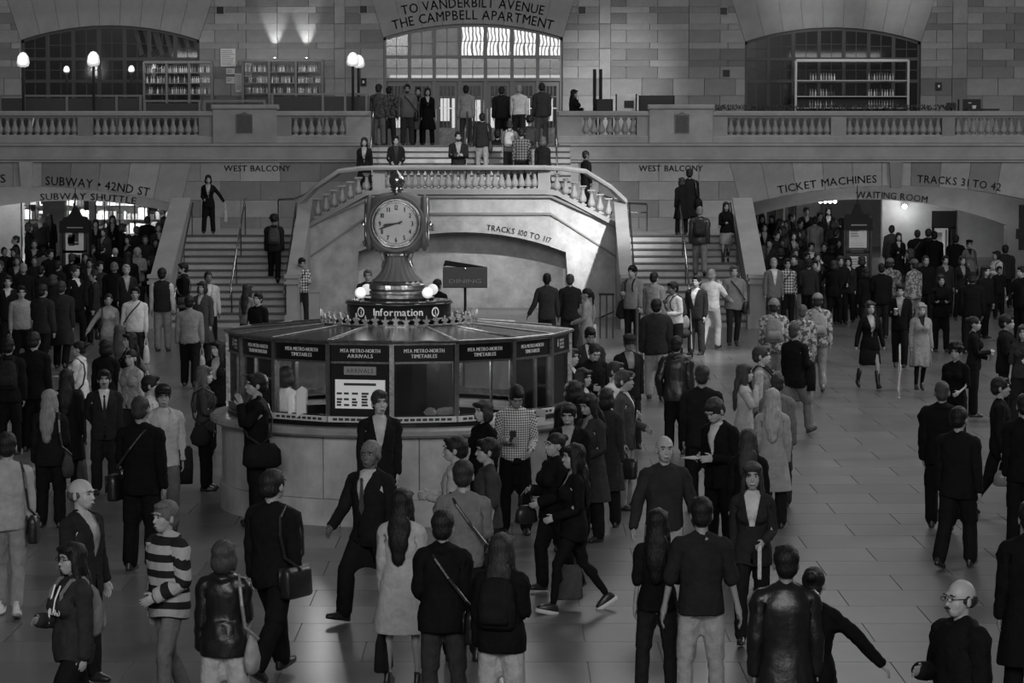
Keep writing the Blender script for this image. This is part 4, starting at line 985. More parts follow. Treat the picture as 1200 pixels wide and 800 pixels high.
t = thing('menu_stand', (xat(1113, 82.2), 82.2, FL), 'small tilted dark menu stand at the right end of the planter', 'stand'); MB().box(-.14, .14, 0, .03, 1.05, 1.25).obj('menu', BLACK, t); MB().box(-.02, .02, 0, .03, 0, 1.1).obj('pole', IRON, t); MB().box(.2, .25, 0, .03, 0, 1.35).obj('side_pole', IRON, t)
t = thing('bar_table', (xat(1148, 82.2), 82.2, FL), 'dark table top with small white cup right of the planter', 'table'); MB().box(-.45, .5, -.3, .3, 1.02, 1.07).obj('tabletop', BLACK, t); MB().box(-.03, .03, -.03, .03, 0, 1.02).obj('leg', IRON, t); 
o = MB().lathe([(0, 0), (.05, 0), (.07, .1), (.06, .1)], 8).obj('cup', WHITE, None, (xat(1140, 82.2), 82.2, FL+1.07)); tag(o, 'small white cup on the dark balcony table', 'cup')
for px, py in ((426, 96), (1100, 101)):
    o = thing('wall_switch', at(px, py, 87.93), 'small dark call box on the wall %s' % ('left of the grand doors' if px < 500 else 'right of the right arched window'), 'call box', 'call boxes on the upper wall'); MB().box(-.09, .09, -.05, .03, -.12, .12).obj('box', BLACK, o); MB().box(-.03, .03, -.06, -.05, -.04, .04).obj('button', WHITE, o)
t = thing('menu_case', at(1138, 120, 87.93), 'dark menu case on the far right wall by the edge of the picture', 'case'); MB().box(-.25, .3, -.05, .05, -.35, .1).obj('frame', BLACK, t); MB().box(-.1, .0, -.06, -.05, -.03, 0).obj('label_plate', PAPER, t)
# ------------------------------------------------------------- kiosks with posters
def kiosk(px0, px1, py_top, Y, label, sheets):
    x0, x1 = xat(px0, Y), xat(px1, Y); g = ground((x0+x1)/2, Y); t = thing('poster_kiosk', ((x0+x1)/2, Y, g), label, 'kiosk', 'poster kiosks in the side passages'); w = (x1-x0)/2
    h = zat(py_top, Y)-g
    MB().box(-w*.85, w*.85, -.2, .2, 0, h-.75).obj('body', IRON, t); MB().box(-w, -w*.85, -.25, .25, 0, h-.7).obj('pilaster', BRONZE, t); MB().box(w*.85, w, -.25, .25, 0, h-.7).obj('pilaster', BRONZE, t)
    MB().box(-w*1.02, w*1.02, -.28, .28, h-.75, h-.42).obj('header', IRON, t); MB().box(-w*.5, w*.6, -.29, -.28, h-.62, h-.59).obj('header_line', GREY2, t)
    MB().prism([(-w*.9, 0), (w*.9, 0), (w*.8, .1), (w*.45, .13), (w*.25, .26), (w*.1, .4), (-w*.1, .4), (-w*.25, .26), (-w*.45, .13), (-w*.8, .1)], -.12, .12).obj('crest', IRON, t, (0, 0, h-.42))
    MB().tube([(0, 0, h-.05), (0, 0, h+.5)], .012, 5).obj('spire', IRON, t)
    for (qa, qb, kind) in sheets:
        za, zb = zat(qa, Y)-g, zat(qb, Y)-g; MB().box(-w*.8, w*.8, -.215, -.2, zb-.08, za+.08).obj('poster_frame', BRONZE, t)
        s = MB().box(-w*.62, w*.62, -.225, -.215, zb, za).obj('poster', mat('kiosk_sheet', .5, .6, emit=.02, noise=.1), t); mb = MB()
        if kind == 'text':
            for q in range(4): mb.box(-w*.52, -w*.52+w*random.uniform(.4, .7), -.229, -.225, za-.1-q*.07, za-.06-q*.07)
            for q in range(5): mb.box(-w*.5, w*.4, -.228, -.225, za-.5-q*.06, za-.49-q*.06)
        else:
            for q in range(7): x = random.uniform(-w*.5, w*.2); z = random.uniform(zb+.1, za-.35); mb.box(x, x+random.uniform(.08, .25), -.229, -.225, z, z+random.uniform(.05, .3))
        mb.obj('print', GM[2] if kind != 'text' else GM[1], s)['kind'] = 'stuff'
    return t
kiosk(71.5, 105.5, 241, 78.0, 'dark ornate poster kiosk in front of the subway passage', ((265, 293, 'pic'), (296, 312, 'pic')))
kiosk(988, 1021, 238, 78.0, 'dark ornate poster kiosk in front of the ticket machine passage', ((264, 290, 'text'), (300, 325, 'text')))
# dining sign and crowd stanchions in front of the recess
Y = 72.0; t = thing('sign_stand', (xat(545, Y), Y, 0), 'dark box sign on a pole in front of the staircase arch', 'sign'); zz = zat(337, Y); zt = zat(313, Y); w = (xat(571, Y)-xat(519, Y))/2
MB().box(-w, w, -.15, .15, zz, zt, bev=.02).obj('sign_box', mat('sign_grey', .07, .5), t); MB().tube([(0, 0, 0), (0, 0, zz)], .035, 8).obj('pole', IRON, t); MB().box(-.25, .25, -.25, .25, 0, .04).obj('foot', IRON, t)
mb = MB(); mb.prism([(-w, 0), (-w+.1, .02), (w*.9, -.1), (w, -.02), (w*.2, .06), (-w*.9, .16)], -.1, .1); mb.obj('twisted_arm', IRON, t, (0, 0, zt+.02))
MB().ell((0, -.16, zt-.03), (.03, .03, .03), 8, 6).obj('hinge', BRASS, t)
flat_text('DINING', .1, (0, -.155, zz+.13), w*1.5, GM[1], t)
def stanchion(px, pyt, Y, label, h=None):
    t = thing('stanchion', (xat(px, Y), Y, 0), label, 'post', 'metal posts by the right flight'); MB().tube([(0, 0, 0), (0, 0, zat(pyt, Y))], .03, 8).obj('post', CHROME, t); MB().lathe([(.15, 0), (.15, .03), (.04, .05)], 12).obj('base', CHROME, t); return t
t = thing('rail_gate', (xat(712, 66), 66, 0), 'metal frame barrier at the foot of the right flight', 'barrier'); a, b = xat(702, 66)-xat(712, 66), xat(720, 66)-xat(712, 66); zt = zat(343.5, 66)
MB().box(a, b, -.03, .03, zt-.05, zt).obj('top_bar', IRON, t)
for x in (a+.03, (a+b)/2, b-.03): MB().tube([(x, 0, 0), (x, 0, zt-.05)], .022, 6).obj('post', CHROME, t)
MB().tube([(a, 0, zt*.45), (b, 0, zt*.6)], .02, 6).obj('slanted_bar', IRON, t)
stanchion(747, 361, 60.5, 'thin metal post beside the right flight, among waiting people')
tag(thing('rope_post', (xat(368, 67), 67, 0), 'low pale stone bollard behind the man in the checked shirt', 'bollard'), kind=None); o = bpy.data.objects['rope_post']; MB().box(-.12, .12, -.12, .12, 0, 1.05).obj('block', STONEP, o); MB().box(-.14, .14, -.14, .14, 1.05, 1.1).obj('cap', STONEP, o)
t = thing('surveillance_pole', (xat(1190, 80.6), 79.7, 0), 'black loudspeaker column on the stone at the far right', 'loudspeaker'); MB().box(-.06, .1, -.05, .05, zat(293, 79.7), zat(240, 79.7)).obj('column', IRON, t); MB().box(-.14, .08, -.1, .05, zat(280, 79.7), zat(268, 79.7)).obj('speaker', IRON, t); t.location.z = 0
# ------------------------------------------------------------- people: template figures grown from overlapping forms, remeshed to one skin
CLOTH = {}
def cone_caps(mb, a, b, ra, rb, seg=14, ex=(1, 1)):                # tapered capsule
    a, b = Vector(a), Vector(b); d = (b-a); L = d.length; d.normalize()
    x = Vector((1, 0, 0)) if abs(d.x) < .9 else Vector((0, 1, 0)); x = (x-d*x.dot(d)).normalized(); y = d.cross(x)
    P = []; rings = []
    for t, s in ((-1, .05), (-.8, .6), (-.45, .89), (0, 1)): rings.append((a+d*(t*ra), ra*s))
    for t, s in ((0, 1), (.45, .89), (.8, .6), (1, .05)): rings.append((b+d*(t*rb), rb*s))
    for c, r in rings: P += [tuple(c+x*(r*ex[0]*math.cos(2*math.pi*j/seg))+y*(r*ex[1]*math.sin(2*math.pi*j/seg))) for j in range(seg)]
    n = len(rings); F = [(i*seg+j, i*seg+(j+1) % seg, (i+1)*seg+(j+1) % seg, (i+1)*seg+j) for i in range(n-1) for j in range(seg)]
    F += [tuple(reversed(range(seg))), tuple(range((n-1)*seg, n*seg))]
    mb.poly(P, F)
def stack(mb, rings, seg=24, pw=2.3):                              # torso-like stack of superellipse rings (cx, cy, z, rx, ry)
    P = []; F = []
    for cx, cy, z, rx, ry in rings:
        for j in range(seg):
            t = 2*math.pi*j/seg; c, s = math.cos(t), math.sin(t)
            P.append((cx+rx*math.copysign(abs(c)**(2/pw), c), cy+ry*math.copysign(abs(s)**(2/pw), s), z))
    n = len(rings)
    F = [(i*seg+j, i*seg+(j+1) % seg, (i+1)*seg+(j+1) % seg, (i+1)*seg+j) for i in range(n-1) for j in range(seg)]
    F += [tuple(reversed(range(seg))), tuple(range((n-1)*seg, n*seg))]
    mb.poly(P, F)
def remesh(mb, vox, smooth=3, ratio=None, keep=None):
    me = mb.mesh('t'); o = bpy.data.objects.new('t', me); COL.objects.link(o)
    m = o.modifiers.new('r', 'REMESH'); m.mode = 'VOXEL'; m.voxel_size = vox
    if smooth:
        m = o.modifiers.new('s', 'SMOOTH'); m.iterations = smooth; m.factor = .5
    bpy.context.view_layer.update(); dg = bpy.context.evaluated_depsgraph_get()
    r = bpy.data.meshes.new_from_object(o.evaluated_get(dg)); o.modifiers.clear(); o.data = r; bpy.data.meshes.remove(me)
    if ratio:
        m = o.modifiers.new('d', 'DECIMATE'); m.ratio = min(1, ratio/max(1, len(r.polygons)*2))
        if keep:
            vg = o.vertex_groups.new(name='k'); n = len(r.vertices); co = np.empty(n*3); r.vertices.foreach_get('co', co); co = co.reshape(-1, 3)
            w = keep(co)
            for lvl in (.0, .5, 1.0):
                idx = np.where(np.isclose(w, lvl))[0]; vg.add([int(i) for i in idx], 1-lvl*.85, 'REPLACE')
            m.vertex_group = 'k'; m.vertex_group_factor = 1.0
        bpy.context.view_layer.update(); dg = bpy.context.evaluated_depsgraph_get()
        r2 = bpy.data.meshes.new_from_object(o.evaluated_get(dg)); bpy.data.objects.remove(o); bpy.data.meshes.remove(r); r = r2
    else: bpy.data.objects.remove(o)
    r.shade_smooth(); return r
def verts(me):
    co = np.empty(len(me.vertices)*3, dtype=np.float64); me.vertices.foreach_get('co', co); return co.reshape(-1, 3)
A35 = math.radians(35); AD = Vector((math.sin(A35), 0, -math.cos(A35)))
def joints(fem):
    J = {}; sw = .152 if fem else .174; hipw = .092 if fem else .088
    J['pel'] = Vector((0, 0, .96)); J['spi'] = Vector((0, 0, 1.1)); J['che'] = Vector((0, .0, 1.28)); J['nek'] = Vector((0, .012, 1.475)); J['hed'] = Vector((0, 0, 1.545)); J['top'] = Vector((0, 0, 1.75))
    for s, n in ((1, 'L'), (-1, 'R')):
        m = lambda v: Vector((v[0]*s, v[1], v[2]))
        J['sho'+n] = m((sw, .01, 1.4)); ad = Vector((AD.x*s, 0, AD.z)); J['elb'+n] = J['sho'+n]+ad*.285; J['wri'+n] = J['elb'+n]+ad*.255; J['han'+n] = J['wri'+n]+ad*.18
        J['hip'+n] = m((hipw, 0, .93)); J['kne'+n] = m((hipw+.008, -.012, .5)); J['ank'+n] = m((hipw+.01, .02, .085)); J['toe'+n] = m((hipw+.02, -.15, .02))
    return J
JN = {False: joints(False), True: joints(True)}
BONES = [('pelv', 'pel', 'spi', .15), ('belly', 'spi', 'che', .15), ('chest', 'che', 'nek', .16), ('neck', 'nek', 'hed', .055), ('head', 'hed', 'top', .085)]
for n in 'LR': BONES += [('uarm'+n, 'sho'+n, 'elb'+n, .052), ('farm'+n, 'elb'+n, 'wri'+n, .042), ('hand'+n, 'wri'+n, 'han'+n, .04), ('thigh'+n, 'hip'+n, 'kne'+n, .085), ('shin'+n, 'kne'+n, 'ank'+n, .06), ('foot'+n, 'ank'+n, 'toe'+n, .05)]
BI = {b[0]: i for i, b in enumerate(BONES)}
def weights(co, fem, kind):
    J = JN[fem]; Wt = np.zeros((len(co), len(BONES)))
    for i, (nm, a, b, r) in enumerate(BONES):
        A, B = np.array(J[a]), np.array(J[b]); d = B-A; t = np.clip(((co-A)@d)/(d@d), 0, 1); q = co-(A+t[:, None]*d)
        if nm in ('pelv', 'belly', 'chest'): q = q*np.array([.85, 1.2, 1])
        Wt[:, i] = (np.sqrt((q**2).sum(1))/r+.02)**-7.0
    z = co[:, 2]; x = co[:, 0]
    Wt[:, BI['head']] *= np.where(z > 1.55, 30, np.where(z < 1.48, 0, 1)); Wt[z > 1.6, :][:, :3] *= 0
    for n, s in (('L', 1), ('R', -1)):
        side = np.clip(.5+x*s/.05, 0, 1)
        for b in ('thigh', 'shin', 'foot', 'uarm', 'farm', 'hand'): Wt[:, BI[b+n]] *= side
        Wt[z > 1.15, BI['thigh'+n]] = 0; Wt[(np.abs(x) < .2) & (z < 1.1), BI['farm'+n]] = 0; Wt[(np.abs(x) < .22) & (z < 1.1), BI['uarm'+n]] = 0
        Wt[z > .7, BI['shin'+n]] = 0
    sw = .152 if fem else .174; xd = sw-.065-.035*np.clip((1.35-z)/.15, 0, 1)+(1.4-z)*.7; a = np.clip((np.abs(x)-xd)/.045+.5, 0, 1)
    for n in 'LR':
        for b in ('uarm', 'farm', 'hand'): Wt[:, BI[b+n]] *= np.where(z < 1.4, a, 1)
        Wt[:, BI['thigh'+n]] *= 1-a*(z > .6)*(np.abs(x) > .3)
    for b in ('pelv', 'belly', 'chest'): Wt[:, BI[b]] *= np.where(z < 1.36, 1-a, 1)+1e-9
    if kind in ('inner', 'vest'):
        for n in 'LR':
            for b in ('uarm', 'farm', 'hand'): Wt[:, BI[b+n]] *= (.3 if kind == 'vest' else 0)
    if kind in ('coat', 'skirt', 'dress'):                          # hanging cloth follows the pelvis and, lower down, both thighs softly
        low = np.clip((1.0-z)/.12, 0, 1)*(np.abs(x) < .33)*(z < 1.02)
        k = np.clip((.95-z)/.5, 0, 1); T = np.zeros_like(Wt); sm = np.clip(.5+x/.22, 0, 1)
        T[:, BI['pelv']] = 1-.75*k; T[:, BI['thighL']] = .75*k*sm; T[:, BI['thighR']] = .75*k*(1-sm)
        Wt /= Wt.sum(1, keepdims=True)+1e-12; arm = sum(Wt[:, BI[b+n]] for b in ('uarm', 'farm', 'hand') for n in 'LR')
        low = low*(arm < .5); Wt = Wt*(1-low[:, None])+T*low[:, None]
    Wt /= Wt.sum(1, keepdims=True)+1e-12
    return Wt.astype(np.float32)
def torso(mb, fem, e=0, z0=.86, z1=1.47, pad=0, belly=0):
    if fem: R_ = [(0, .01, .86, .165, .115), (0, .012, .94, .172, .118), (0, .005, 1.02, .145, .1), (0, 0, 1.1, .126, .09), (0, -.002, 1.18, .132, .094), (0, -.008, 1.28, .15, .108), (0, 0, 1.36, .145, .098), (0, .008, 1.41, .115, .075), (0, .012, 1.47, .085, .06)]
    else: R_ = [(0, .008, .86, .155, .11), (0, .006, .94, .163, .115), (0, 0, 1.02, .158, .11), (0, -.002, 1.1, .155, .108), (0, 0, 1.2, .168, .112), (0, 0, 1.3, .176, .118), (0, .004, 1.37, .165, .106), (0, .01, 1.42, .13, .08), (0, .012, 1.475, .085, .06)]
    R2 = [(a, b-(belly if .95 < z < 1.25 else 0), z, rx+e+(pad if z > 1.3 and z < 1.45 else 0), ry+e+(belly if .95 < z < 1.25 else 0)) for a, b, z, rx, ry in R_ if z0-.001 <= z <= z1+.001]
    stack(mb, R2)
    if z1 > 1.3:
        for s in (1, -1): cone_caps(mb, (s*.02, .02, 1.475), (s*(.12 if fem else .135), .014, 1.412), .042+e*.6, .046+e*.75)
    if fem and z1 > 1.3:
        for s in (1, -1): mb.ell((s*.068, -.085-e*.5, 1.27), (.062+e, .055+e, .062+e), 12, 8)
def arms(mb, fem, e=0, t0=0, t1=1.0, flare=0, fat=0):
    J = JN[fem]; k = .88 if fem else 1
    for n in 'LR':
        s, el, w = J['sho'+n], J['elb'+n], J['wri'+n]
        mb.ell(tuple(s), (.052*k+e*.9+fat, .054*k+e+fat, .05*k+e*.7+fat), 12, 8)
        cone_caps(mb, s, el, .05*k+e+fat, .042*k+e+fat)
        if t1 > .55: cone_caps(mb, el, el+(w-el)*((t1-.5)*2), .042*k+e+fat, (.03*k+e+fat+flare))
def legs(mb, fem, e=0, z1=0.1, fat=0, straight=0, gl=0):
    J = JN[fem]
    for n in 'LR':
        h, kn, an = J['hip'+n], J['kne'+n], J['ank'+n]; sx = 1 if n == 'L' else -1
        h2 = h+Vector((-.004*sx, .005, -.06)); cone_caps(mb, h2, kn, .083+e+fat, .055+e+fat+straight*.008)
        if z1 < .45:
            if straight: cone_caps(mb, kn, Vector((an.x, an.y-.004, max(.09, z1+.03))), .056+e+fat, .05+e+fat)
            else:
                cone_caps(mb, kn, an+Vector((0, 0, .02)), .05+e, .034+e); mb.ell((kn.x, kn.y+.025, .36), (.048+e, .05+e, .11), 10, 8)
    mb.ell((0, .02, .9), (.14+e, .11+e, .1), 14, 8)
def head(mb, fem):
    mb.ell((0, .014, 1.655), (.076, .096, .095), 20, 14); mb.ell((0, -.028, 1.605), (.06, .066, .088), 18, 12); mb.ell((0, -.048, 1.553), (.04 if fem else .046, .042, .034), 14, 8)
    cone_caps(mb, (0, -.084, 1.645), (0, -.104, 1.604), .007, .0105, 8); mb.ell((0, -.088, 1.572), (.025, .012, .0075), 10, 6); mb.ell((0, -.086, 1.56), (.02, .012, .006), 10, 6); mb.ell((0, -.078, 1.665), (.052, .018, .012), 12, 6)
    for s in (1, -1): mb.ell((s*.077, .008, 1.618), (.01, .02, .033), 10, 8); mb.ell((s*.036, -.054, 1.602), (.024, .021, .03), 10, 6)
    cone_caps(mb, (0, .02, 1.44), (0, .008, 1.57), .056 if not fem else .046, .05 if not fem else .043)
    mb.ell((0, .02, 1.455), (.1, .06, .035), 14, 6)
def hands(mb, fem):
    J = JN[fem]; k = .88 if fem else 1
    for n in 'LR':
        s = 1 if n == 'L' else -1; w = J['wri'+n]; d = Vector((AD.x*s, 0, AD.z)); nn = Vector((-math.cos(A35)*s, 0, -math.sin(A35))); y = Vector((0, -1, 0))
        cone_caps(mb, w-d*.03, w+d*.02, .026*k, .027*k, 12, (1, 1))
        M = Matrix((d, y, nn)).transposed()
        mb.ell(tuple(w+d*.05), (.052*k, .041*k, .019*k), 14, 10, 0, M)
        for i, (o, L) in enumerate(((.031, .07), (.0105, .08), (-.0105, .074), (-.031, .058))):
            p = w+d*(.075*k)+y*(o*k); q = p+d*(L*.5*k)+nn*(.006); r = q+d*(L*.45*k)+nn*(.022)+y*(o*.08)
            cone_caps(mb, p, q, .0092*k, .0088*k, 8); cone_caps(mb, q, r, .0088*k, .0075*k, 8)
        p = w+d*(.02*k)+y*(.026*k); q = p+d*(.032*k)+y*(.03*k)+nn*.008; cone_caps(mb, p, q, .0125*k, .0105*k, 8); cone_caps(mb, q, q+d*(.032*k)+y*(.008*k)+nn*.006, .0105*k, .0085*k, 8)
def body_mb(fem):
    mb = MB(); torso(mb, fem, -.012); arms(mb, fem, -.011); legs(mb, fem, -.007); head(mb, fem); hands(mb, fem); J = JN[fem]
    for n in 'LR': cone_caps(mb, J['ank'+n]+Vector((0, .015, -.035)), J['toe'+n]+Vector((0, .045, .02)), .028, .015)
    return mb
TPL = {}
def facekeep(fem):
    def f(co):
        w = np.zeros(len(co)); w[(co[:, 2] > 1.5)] = .5; w[(co[:, 2] > 1.52) & (co[:, 1] < -.03)] = 1.0
        J = JN[fem]
        for n in 'LR': q = co-np.array(J['wri'+n]); w[(np.sqrt((q**2).sum(1)) < .22) & (co[:, 2] < J['wri'+n].z+.01) & (np.abs(co[:, 0]) > .3)] = 1.0
        return w
    return f
def sculpt(me):                                                    # eye sockets, drawn from the face surface
    co = verts(me)
    for s in (1, -1):
        d = np.sqrt((((co-np.array((s*.031, -.09, 1.642)))*np.array((1, .8, 1.35)))**2).sum(1)); k = np.exp(-(d/.0165)**2)*(co[:, 1] < -.04); co[:, 1] += .011*k
    me.vertices.foreach_set('co', co.ravel())
def tshape(kind, fem):
    mb = MB(); cut = None; J = JN[fem]
    if kind in ('jacket', 'blazer'):
        torso(mb, fem, .022, z1=1.475, pad=.012); arms(mb, fem, .016, t1=.98, fat=.004)
        stack(mb, [(0, .008, .78, .2 if fem else .19, .145), (0, .008, .9, .192, .142), (0, 0, 1.05, .17 if not fem else .152, .125)]); mb.ell((0, .022, 1.46), (.09, .075, .035), 16, 6)
    elif kind == 'coat':
        torso(mb, fem, .03, z1=1.475, pad=.01); arms(mb, fem, .02, t1=.98, fat=.006)
        stack(mb, [(0, .01, .48, .25, .2), (0, .01, .7, .225, .175), (0, .008, .9, .2, .15), (0, 0, 1.1, .168, .13)]); mb.ell((0, .022, 1.465), (.095, .08, .042), 16, 6)
    elif kind == 'shirt':
        torso(mb, fem, .014, z1=1.475); arms(mb, fem, .011, t1=.97, fat=.004); stack(mb, [(0, .006, .92, .188, .142), (0, 0, 1.05, .168 if not fem else .146, .122)]); mb.ell((0, .016, 1.475), (.066, .06, .026), 14, 6)
    elif kind == 'sweater':
        torso(mb, fem, .019, z1=1.475); arms(mb, fem, .015, t1=.98, fat=.005); stack(mb, [(0, .006, .84, .176, .132), (0, .006, .9, .184, .138), (0, 0, 1.06, .17 if not fem else .15, .125)]); mb.ell((0, .016, 1.47), (.072, .065, .026), 14, 6)
    elif kind == 'parka':
        torso(mb, fem, .036, z1=1.475, pad=.006); arms(mb, fem, .026, t1=.98, fat=.01); stack(mb, [(0, .006, .8, .2, .155), (0, .006, .92, .21, .16), (0, 0, 1.1, .19 if not fem else .17, .145)]); mb.ell((0, .05, 1.465), (.105, .085, .05), 16, 8)
    elif kind == 'tee':
        torso(mb, fem, .015, z1=1.47); arms(mb, fem, .016, t1=.5, fat=.006); stack(mb, [(0, .008, .85, .19, .148), (0, .006, .95, .186, .142), (0, 0, 1.08, .17 if not fem else .15, .124)]); mb.ell((0, .014, 1.458), (.088, .075, .028), 16, 6)
    elif kind == 'vest':
        torso(mb, fem, .026, z1=1.475, pad=.01); stack(mb, [(0, .006, .84, .188, .145), (0, 0, 1.1, .18, .135)]); mb.ell((0, .03, 1.47), (.09, .075, .04), 16, 6)
    elif kind == 'inner':
        torso(mb, fem, .006, z0=1.02, z1=1.475); mb.ell((0, .01, 1.485), (.064, .06, .03), 16, 6)
    elif kind == 'trousers':
        legs(mb, fem, .012, z1=.06, fat=.012, straight=1); stack(mb, [(0, .01, .84, .172, .13), (0, .008, .94, .175, .128), (0, .004, 1.0, .166 if not fem else .15, .12)])
    elif kind == 'jeans':
        legs(mb, fem, .008, z1=.06, fat=.004, straight=1); stack(mb, [(0, .01, .84, .166, .125), (0, .008, .93, .17, .125), (0, .004, .98, .164 if not fem else .15, .118)])
    elif kind == 'leggings':
        legs(mb, fem, .006, z1=.1); stack(mb, [(0, .01, .84, .166, .122), (0, .01, .95, .168, .12), (0, .004, 1.0, .15, .11)])
    elif kind == 'skirt':
        stack(mb, [(0, .01, .5, .19, .155), (0, .01, .7, .2, .155), (0, .012, .88, .182, .135), (0, .004, 1.02, .148, .108)])
    elif kind == 'dress':
        torso(mb, fem, .014, z1=1.46); arms(mb, fem, .012, t1=.97, fat=.003); stack(mb, [(0, .01, .52, .235, .19), (0, .01, .75, .21, .16), (0, .008, .95, .178, .13), (0, 0, 1.08, .14, .105)])
    return mb
def template(kind, fem, lo):
    key = (kind, fem, lo)
    if key in TPL: return TPL[key]
    if kind == 'body':
        me = remesh(body_mb(fem), .0055 if not lo else .014, 2, 9000 if not lo else 1700, facekeep(fem)); sculpt(me)
    else:
        big = kind in ('coat', 'parka', 'dress'); me = remesh(tshape(kind, fem), .012 if not lo else .02, 3 if not lo else 2, (4200 if not lo else 900) if kind not in ('inner', 'skirt') else (1500 if not lo else 400))
        co = verts(me)
        if not lo and kind != 'inner':                               # folds
            n = me.vertices; nor = np.empty(len(co)*3); n.foreach_get('normal', nor); nor = nor.reshape(-1, 3)
            amp = .0045 if kind in ('jacket', 'blazer', 'coat', 'vest') else .006
            x, y, z = co.T
            f = np.sin(z*62+np.sin(x*31+1.3)*2.2+y*22)*.5+np.sin((x*27-z*38)+np.cos(y*33)*1.7)*.5+np.sin(z*110+x*50)*.25
            co += nor*(f*amp)[:, None]; n.foreach_set('co', co.ravel())
        if kind in ('jacket', 'coat', 'blazer', 'vest'):
            # open front: the wedge from the top button to the collar is cut away, lapels stand proud beside it
            bz = {'jacket': 1.12, 'blazer': 1.06, 'coat': 1.2, 'vest': 1.3}[kind]; nor = np.empty(len(co)*3); me.vertices.foreach_get('normal', nor); nor = nor.reshape(-1, 3)
            wz = lambda z: np.where(z > bz, (z-bz)*.19, 0)+np.where(z < bz-.1, .006+(bz-.1-z)*.03, 0)
            L = (co[:, 1] < -.03) & (np.abs(co[:, 0]) < .25) & (co[:, 2] > bz-.02) & (co[:, 2] < 1.49); ww_ = wz(co[:, 2]); inl = L & (np.abs(co[:, 0]) > ww_) & (np.abs(co[:, 0]) < ww_+.05*np.clip((co[:, 2]-bz+.02)/.15, 0, 1))
            co[inl] += nor[inl]*.009; me.vertices.foreach_set('co', co.ravel())
            bm = bmesh.new(); bm.from_mesh(me); dead = []
            for f in bm.faces:
                c = f.calc_center_median()
                if c.y < -.03 and abs(c.x) < float(wz(np.array(c.z))) and c.z < 1.52: dead.append(f)
                elif c.z > 1.47 and c.y < 0.0 and abs(c.x) < .075: dead.append(f)
            bmesh.ops.delete(bm, geom=dead, context='FACES')
            for v in bm.verts:
                if v.is_boundary and v.co.y < -.03 and v.co.z < 1.47 and abs(v.co.x) < .14: v.co.x = math.copysign(max(.004, float(wz(np.array(v.co.z)))+.004), v.co.x)
            bm.to_mesh(me); bm.free()
    me.name = kind; co = verts(me); Wt = weights(co, fem, kind); TPL[key] = (me, co, Wt); return TPL[key]
# ---- rigid head pieces (in template space, follow the head bone)
HAIRM = {}
def hairshape(kind):
    if kind in HAIRM: return HAIRM[kind]
    mb = MB(); vox = .009; noise_ = .004
    if kind in ('short', 'crop'):
        k = 0 if kind == 'crop' else .006
        mb.ell((0, .018, 1.668), (.08+k, .098+k, .09+k), 18, 12); mb.ell((0, .05, 1.61), (.07+k*.5, .062+k, .07), 16, 10)
        for s in (1, -1): mb.ell((s*.068, -.005, 1.64), (.014, .03, .035), 8, 6)
        if k: mb.ell((.015, -.055, 1.722), (.055, .045, .025), 12, 8)
    elif kind == 'balding':
        mb.ell((0, .05, 1.625), (.079, .068, .06), 16, 10)
        for s in (1, -1): mb.ell((s*.066, .005, 1.63), (.016, .04, .035), 8, 6)
    elif kind == 'long':
        mb.ell((0, .018, 1.672), (.09, .104, .095), 18, 12); mb.ell((0, .055, 1.58), (.095, .062, .12), 16, 10); mb.ell((0, .1, 1.44), (.1, .045, .15), 14, 10); mb.ell((0, .125, 1.33), (.085, .036, .12), 12, 8); mb.ell((0, .13, 1.22), (.06, .028, .08), 12, 8)
        for s in (1, -1): mb.ell((s*.078, -.005, 1.58), (.022, .045, .1), 10, 8); mb.ell((s*.085, .0, 1.46), (.028, .035, .1), 10, 8); mb.ell((s*.04, -.065, 1.71), (.045, .035, .028), 10, 6)
        noise_ = .006
    elif kind == 'bob':
        mb.ell((0, .018, 1.672), (.09, .104, .095), 18, 12); mb.ell((0, .045, 1.59), (.1, .072, .09), 16, 10)
        for s in (1, -1): mb.ell((s*.078, -.01, 1.59), (.024, .05, .075), 10, 8); mb.ell((s*.04, -.068, 1.71), (.045, .034, .028), 10, 6)
        noise_ = .005
    elif kind == 'ponytail':
        mb.ell((0, .018, 1.668), (.083, .102, .092), 18, 12); mb.ell((0, .055, 1.62), (.068, .06, .06), 14, 8); mb.ell((0, .125, 1.66), (.026, .026, .026), 10, 6); mb.ell((0, .14, 1.58), (.028, .03, .08), 10, 8); mb.ell((0, .135, 1.49), (.02, .022, .08), 10, 8)
    elif kind == 'bun':
        mb.ell((0, .018, 1.668), (.083, .102, .092), 18, 12); mb.ell((0, .055, 1.61), (.068, .06, .06), 14, 8); mb.ell((0, .115, 1.7), (.042, .04, .04), 12, 8)
    elif kind == 'curly':
        rr = random.Random(3); mb.ell((0, .02, 1.675), (.098, .11, .1), 16, 10)
        for q in range(46):
            a = rr.uniform(0, 6.28); h = rr.uniform(-.5, 1); r = math.sqrt(1-h*h*.8); x, y, z = .098*r*math.cos(a), .02+.11*r*math.sin(a), 1.675+.1*h
            if y < -.04 and z < 1.7: continue
            mb.ell((x, y, z), (.028, .028, .028), 8, 6)
        noise_ = .003
    elif kind == 'hoodup':
        mb.ell((0, .03, 1.665), (.108, .118, .118), 18, 12); mb.ell((0, .05, 1.54), (.12, .085, .1), 16, 10)
    me = remesh(mb, vox, 2, 900); co = verts(me); x, y, z = co.T
    nor = np.empty(len(co)*3); me.vertices.foreach_get('normal', nor); nor = nor.reshape(-1, 3)
    f = np.sin(x*190+np.sin(z*40)*1.5)*np.cos(y*120+z*30); co += nor*(f*noise_)[:, None]; me.vertices.foreach_set('co', co.ravel()); me.name = 'hair_'+kind
    HAIRM[kind] = me; return me
